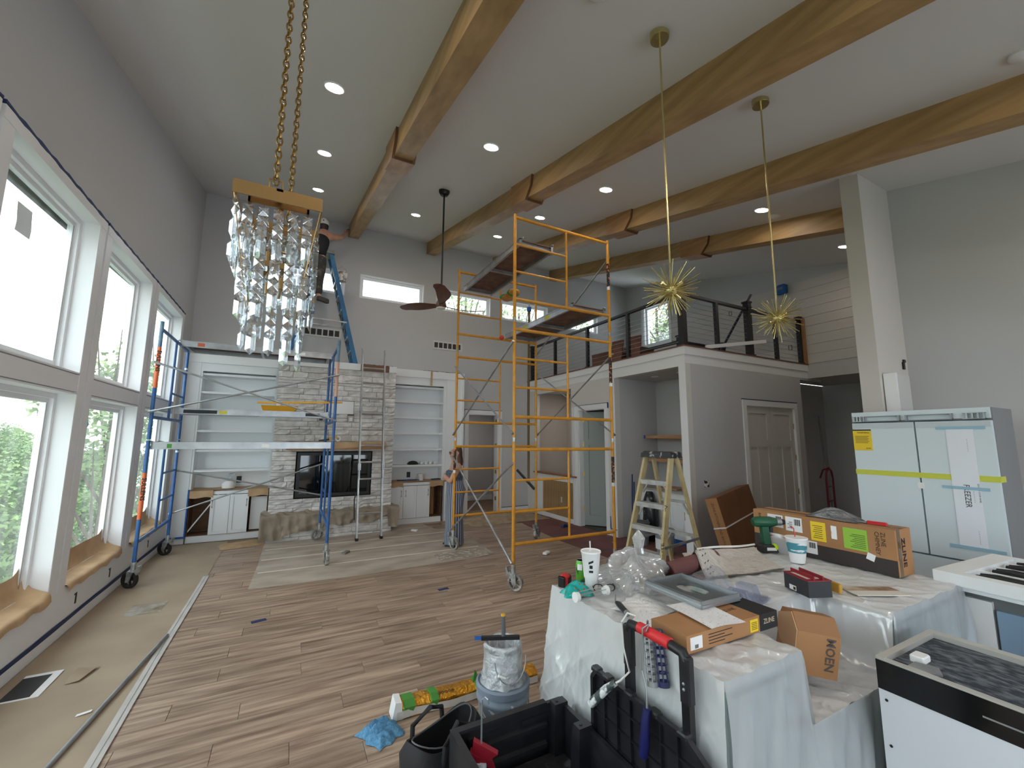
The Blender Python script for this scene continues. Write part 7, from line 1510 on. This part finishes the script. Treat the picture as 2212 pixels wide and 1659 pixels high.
m = mat('striped_jumpsuit', (70, 88, 120), .8); t = m.node_tree; L = t.links; bsdf = t.nodes['Principled BSDF']
tcn = t.nodes.new('ShaderNodeTexCoord'); sx_ = t.nodes.new('ShaderNodeSeparateXYZ'); at = t.nodes.new('ShaderNodeMath'); at.operation = 'ARCTAN2'; L.new(tcn.outputs['Object'], sx_.inputs[0]); L.new(sx_.outputs['Y'], at.inputs[0]); L.new(sx_.outputs['X'], at.inputs[1])
mu = t.nodes.new('ShaderNodeMath'); mu.operation = 'MULTIPLY'; mu.inputs[1].default_value = 30; si = t.nodes.new('ShaderNodeMath'); si.operation = 'SINE'; L.new(at.outputs[0], mu.inputs[0]); L.new(mu.outputs[0], si.inputs[0])
mz = t.nodes.new('ShaderNodeMath'); mz.operation = 'MULTIPLY'; mz.inputs[1].default_value = 330; sz_ = t.nodes.new('ShaderNodeMath'); sz_.operation = 'SINE'; L.new(sx_.outputs['Z'], mz.inputs[0]); L.new(mz.outputs[0], sz_.inputs[0])
ad = t.nodes.new('ShaderNodeMath'); ad.operation = 'MULTIPLY_ADD'; ad.inputs[1].default_value = .35; L.new(sz_.outputs[0], ad.inputs[0]); L.new(si.outputs[0], ad.inputs[2])
rmp = t.nodes.new('ShaderNodeValToRGB'); rmp.color_ramp.elements[0].position = .35; rmp.color_ramp.elements[1].position = .6; rmp.color_ramp.elements[0].color = lin((62, 76, 104)); rmp.color_ramp.elements[1].color = lin((186, 192, 200)); L.new(ad.outputs[0], rmp.inputs[0]); L.new(rmp.outputs[0], bsdf.inputs['Base Color'])
MB().loft([ell(.0, 0, .028, .165, .215, 40, 0, .04), ell(.0, 0, .3, .15, .20, 40, 0, .035), ell(.01, 0, .6, .145, .195, 40, 0, .02), ell(-.005, 0, .82, .16, .195, 40), ell(-.02, 0, .92, .17, .195, 40), ell(.0, 0, 1.02, .145, .165, 40), ell(.01, 0, 1.08, .135, .155, 40), ell(.015, 0, 1.14, .145, .165, 40)]).build('jumpsuit_legs', m, wm, True)
MB().loft([ell(.012, 0, 1.08, .139, .159, 36), ell(.02, 0, 1.16, .152, .170, 36), ell(.015, 0, 1.235, .142, .168, 36), ell(.01, 0, 1.25, .12, .15, 36)]).build('jumpsuit_top', mat('dark_bodice', (62, 72, 90), .8, col2=(96, 106, 122), scale=40), wm, True)
MB().cyl((.01, -.185, 1.15), (-.0, -.195, 1.22), .0475, n=14, caps=False).build('arm_tattoo', mat('tattoo_ink', (206, 158, 136), .55, col2=(70, 66, 70), scale=26, lo=.48, hi=.54), wm, True)
for s_ in (-1, 1): MB().loft([ell(.05, s_*.09, 0, .12, .045, 18), ell(.05, s_*.09, .02, .12, .045, 18), ell(.04, s_*.09, .04, .08, .035, 18)]).build('shoe', M_BLACK, wm, True)

# ---- painter on the ladder, seen from behind, right arm reaching to the beam
pm_ = thing('person', 'painter in black tank top and white cap reaching up from the blue ladder', 'person', (.19, 8.78, 4.50), 0)
N = []; E_ = []
pel = nd(.04, .03, .88, (.15, .12)); sp1 = nd(.07, .03, 1.05, (.135, .105)); chs = nd(.11, .03, 1.24, (.155, .11)); shc = nd(.13, .03, 1.37, (.11, .08)); nk = nd(.14, .04, 1.46, .058); hd0 = nd(.145, .06, 1.51, .068); hd1 = nd(.14, .05, 1.58, (.085, .09)); hd2 = nd(.135, .04, 1.63, .07)
E_ += [(pel, sp1), (sp1, chs), (chs, shc), (shc, nk), (nk, hd0), (hd0, hd1), (hd1, hd2)]
for s_, (kn_, an_, to_) in ((-1, ((-.06, .08, .46), (-.08, .06, .09), (-.02, .16, .04))), (1, ((.10, .1, .46), (.12, .06, .09), (.22, .12, .035)))):
    hp = nd(.04+s_*.085, .03, .82, .088); kn = nd(*kn_, .064); an = nd(*an_, .044); toe = nd(*to_, .04); E_ += [(pel, hp), (hp, kn), (kn, an), (an, toe)]
shr = nd(.285, .05, 1.375, .062); elr = nd(.475, .16, 1.44, .046); wrr = nd(.585, .36, 1.66, .034); E_ += [(shc, shr), (shr, elr), (elr, wrr)]; hand(N, E_, wrr, N[wrr][:3], (.25, .6, .55), (1, 0, -.3), .7)
shl = nd(-.035, .05, 1.34, .062); ell_ = nd(-.14, .06, 1.10, .046); wrl = nd(-.03, .2, .95, .034); E_ += [(shc, shl), (shl, ell_), (ell_, wrl)]; hand(N, E_, wrl, N[wrl][:3], (.4, .8, -.2), (0, .3, 1), .7)
skin_body('body', N, E_, M_SKIN, pm_)
N2 = [(.045, .03, .88, (.178, .15)), (.06, .03, .98, (.182, .15)), (.08, .03, 1.08, (.182, .15)), (.115, .03, 1.25, (.20, .152)), (.13, .03, 1.335, (.16, .12))]
skin_body('tank_top', N2, [(0, 1), (1, 2), (2, 3), (3, 4)], mat('black_tank', (26, 28, 34), .8), pm_)
for sx in (.06, .2): MB().tube([(sx, -.06, 1.33), (sx+.005, -.02, 1.43), (sx, .07, 1.41)], .02, 8).build('tank_strap', mat('black_tank', (26, 28, 34), .8), pm_, True)
M_PNT = mat('paint_stained_trousers', (62, 60, 58), .85, col2=(108, 104, 98), scale=10, lo=.55, hi=.7)
NP = [(.045, .03, .93, (.18, .15)), (.04, .03, .84, (.185, .155)), (-.05, .03, .76, .12), (-.06, .08, .44, .095), (-.08, .06, .10, .075), (.13, .03, .76, .12), (.10, .1, .44, .095), (.12, .06, .10, .075)]
skin_body('trousers', NP, [(0, 1), (1, 2), (2, 3), (3, 4), (1, 5), (5, 6), (6, 7)], M_PNT, pm_)
for (x_, y_, a) in ((-.06, .1, .5), (.16, .1, -.9)): MB().bbox((-.045, -.06, .0), (.045, .2, .085), .02).xf(Matrix.Translation((x_, y_-.05, -.0)) @ Matrix.Rotation(a, 4, 'Z')).build('shoe', mat('worn_shoe', (70, 66, 62), .7), pm_)
MB().loft([ell(.138, .045, 1.575, .098, .105, 24), ell(.137, .04, 1.62, .1, .108, 24), ell(.135, .035, 1.67, .085, .09, 24), ell(.133, .03, 1.705, .045, .05, 24), ell(.133, .03, 1.712, .01, .01, 24)]).build('cap_crown', mat('stained_white_cap', (232, 230, 226), .6, col2=(70, 66, 62), scale=13, lo=.66, hi=.7), pm_, True)
MB().loft([ell(.137, .11, 1.58, .085, .11, 24), ell(.137, .11, 1.59, .085, .11, 24)]).build('cap_brim', MATS['stained_white_cap'], pm_, True)
MB().loft([ell(.14, .035, 1.47, .068, .066, 20), ell(.14, .03, 1.53, .084, .086, 20), ell(.14, .04, 1.60, .088, .094, 20)]).build('hair', mat('dark_hair', (52, 44, 40), .6), pm_, True)
o = MB().obox((0, 0, 0), (.03, .09, .02)).obox((0, .08, 0), (.05, .05, .012)).build('paint_brush', M_TAPED); o.location = (.815, 9.28, 6.31); o.rotation_euler = (.6, 0, -.4); tag(o, 'paint brush held by the painter against the beam end', 'brush')
# ================================================================ OUTSIDE
M_LEAF = mat('tree_leaves', (64, 92, 46), .7, col2=(112, 138, 74), scale=.9, lo=.35, hi=.65, rand=.12)
M_LEAF2 = mat('pale_leaves', (84, 110, 62), .7, col2=(132, 152, 92), scale=.9, rand=.1)
M_BARK = mat('bark', (84, 70, 58), .9, col2=(64, 52, 44), scale=6)
def crown_mesh(seed, n, rx, rz, leaf, m, clumps=26):
    r_ = random.Random(seed); b = MB(); cl = []
    for k in range(clumps):
        while True:
            p = Vector((r_.uniform(-1, 1), r_.uniform(-1, 1), r_.uniform(-1, 1)))
            if .25 < p.length < 1: break
        cl.append((Vector((p.x*rx, p.y*rx, p.z*rz)), r_.uniform(.22, .42)*rx))
    vs_, fs = [], []
    for k in range(n):
        c, q = cl[k % clumps]; d_ = Vector((r_.gauss(0, 1), r_.gauss(0, 1), r_.gauss(0, .8))); d_.normalize(); p = c+d_*q*(r_.random()**.4)
        a = Vector((r_.gauss(0, 1), r_.gauss(0, 1), r_.gauss(0, .6))).normalized()*leaf; e = a.orthogonal().normalized()*leaf*.55
        i = len(vs_); vs_ += [p-a, p+e, p+a, p-e]; fs.append((i, i+1, i+2, i+3))
    b.add(vs_, fs); return b.mesh('foliage', m)
def trunk_mesh(h, r_, seed, branches=5, spread=1.5):
    q = random.Random(seed); b = MB(); b.tube([(0, 0, 0), (q.uniform(-.2, .2), q.uniform(-.2, .2), h*.5), (0, 0, h)], r_, 8, True, [r_, r_*.75, r_*.4])
    for k in range(branches):
        a = q.uniform(0, 6.28); z_ = h*q.uniform(.45, .8); b.tube([(0, 0, z_), (spread*.5*math.cos(a), spread*.5*math.sin(a), z_+h*.12), (spread*math.cos(a), spread*math.sin(a), z_+h*.3)], r_*.3, 6, True, [r_*.35, r_*.22, r_*.08])
    return b.mesh('trunk', M_BARK)
CR = [crown_mesh(k, 7500, 2.6, 2.5, .10, M_LEAF if k < 2 else M_LEAF2) for k in range(3)]; TR = trunk_mesh(5.4, .2, 1)
g = struct(MB().grid(24, 24, lambda u, v: (-4-u*66, -30+v*90, -6.6+11.2*u**1.3+.35*math.sin(u*19+v*13))).build('floor_ground', mat('hill_grass', (78, 98, 60), .9, col2=(104, 122, 80), scale=.4), None, 'all'))
rt = random.Random(31); SPOTS = []
for k in range(65):
    row = k % 5; dx = 9+row*5.6+rt.uniform(0, 2.5); sc_ = rt.uniform(.85, 1.15); top = 1.8+.06*dx+rt.uniform(-.4, .35)
    SPOTS.append((-dx, 2+(k//5)*(2.7+row*.95)+rt.uniform(-1.2, 1.2), top-9.2*sc_, sc_))
KIND = ['mid green leafy tree on the slope outside the tall windows', 'deep green leafy tree on the slope outside the tall windows', 'pale green leafy tree on the slope outside the tall windows']
for k, (x, y, z, s_) in enumerate(SPOTS):
    r = thing('hillside_tree', KIND[k % 3], 'tree', (x, y, z), rt.uniform(0, 6), 'trees on the slope outside, kind %d' % (k % 3+1)); r.scale = (s_, s_, s_*rt.uniform(.9, 1.1))
    mkobj('foliage', CR[k % 3], r, (0, 0, 5.4)); mkobj('trunk', TR, r)
SP = crown_mesh(77, 1500, 1.5, 1.9, .09, M_LEAF2, 60); SPT = trunk_mesh(8, .12, 5, 14, 1.3)
struct(MB().grid(8, 8, lambda u, v: (-3+u*33, 11.9+v*40, -.62-.2*v)).build('floor_yard', MATS['hill_grass']))
for (x, y, zb, zc, big, lb) in ((-4.3, 15.0, -6.6, 2.4, 0, 'sparse young tree close outside the middle upper window'), (-4.1, 18.6, -6.6, 3.0, 0, 'sparse young tree outside behind the blue scaffold window'), (6.3, 16.2, -.65, 6.8, 0, 'sparse tree seen through the clerestory behind the fan blade'), (8.9, 16.2, -.65, 6.5, 0, 'sparse tree seen through the clerestory behind the scaffold plank'), (14.2, 13.0, -.65, 7.0, 1, 'leafy tree seen through the loft window'), (12.4, 16.2, -.65, 6.3, 0, 'sparse tree seen through the last clerestory window')):
    r = thing('sparse_tree', lb, 'tree', (x, y, zb)); mkobj('foliage', CR[2] if big else SP, r, (0, 0, zc-zb), scale=.9 if big else 1.); mkobj('trunk', SPT, r, scale=(1, 1, (zc-zb)/7.0))
hs = thing('distant_house', 'small house with rust red roof among the trees outside', 'house', (-27, 20, -2.4), .4)
MB().box((-3, -2.5, 0), (3, 2.5, 2.6)).build('wall', mat('house_siding', (206, 204, 198), .8), hs); MB().prism([(-3.4, 2.6), (3.4, 2.6), (0, 4.4)], 1, -2.9, 2.9).build('roof', mat('rust_roof', (176, 92, 62), .8), hs)
for x_ in (-1.6, .8): MB().box((x_, -2.52, .9), (x_+.9, -2.5, 2)).build('window', mat('house_window', (60, 70, 80), .2), hs)
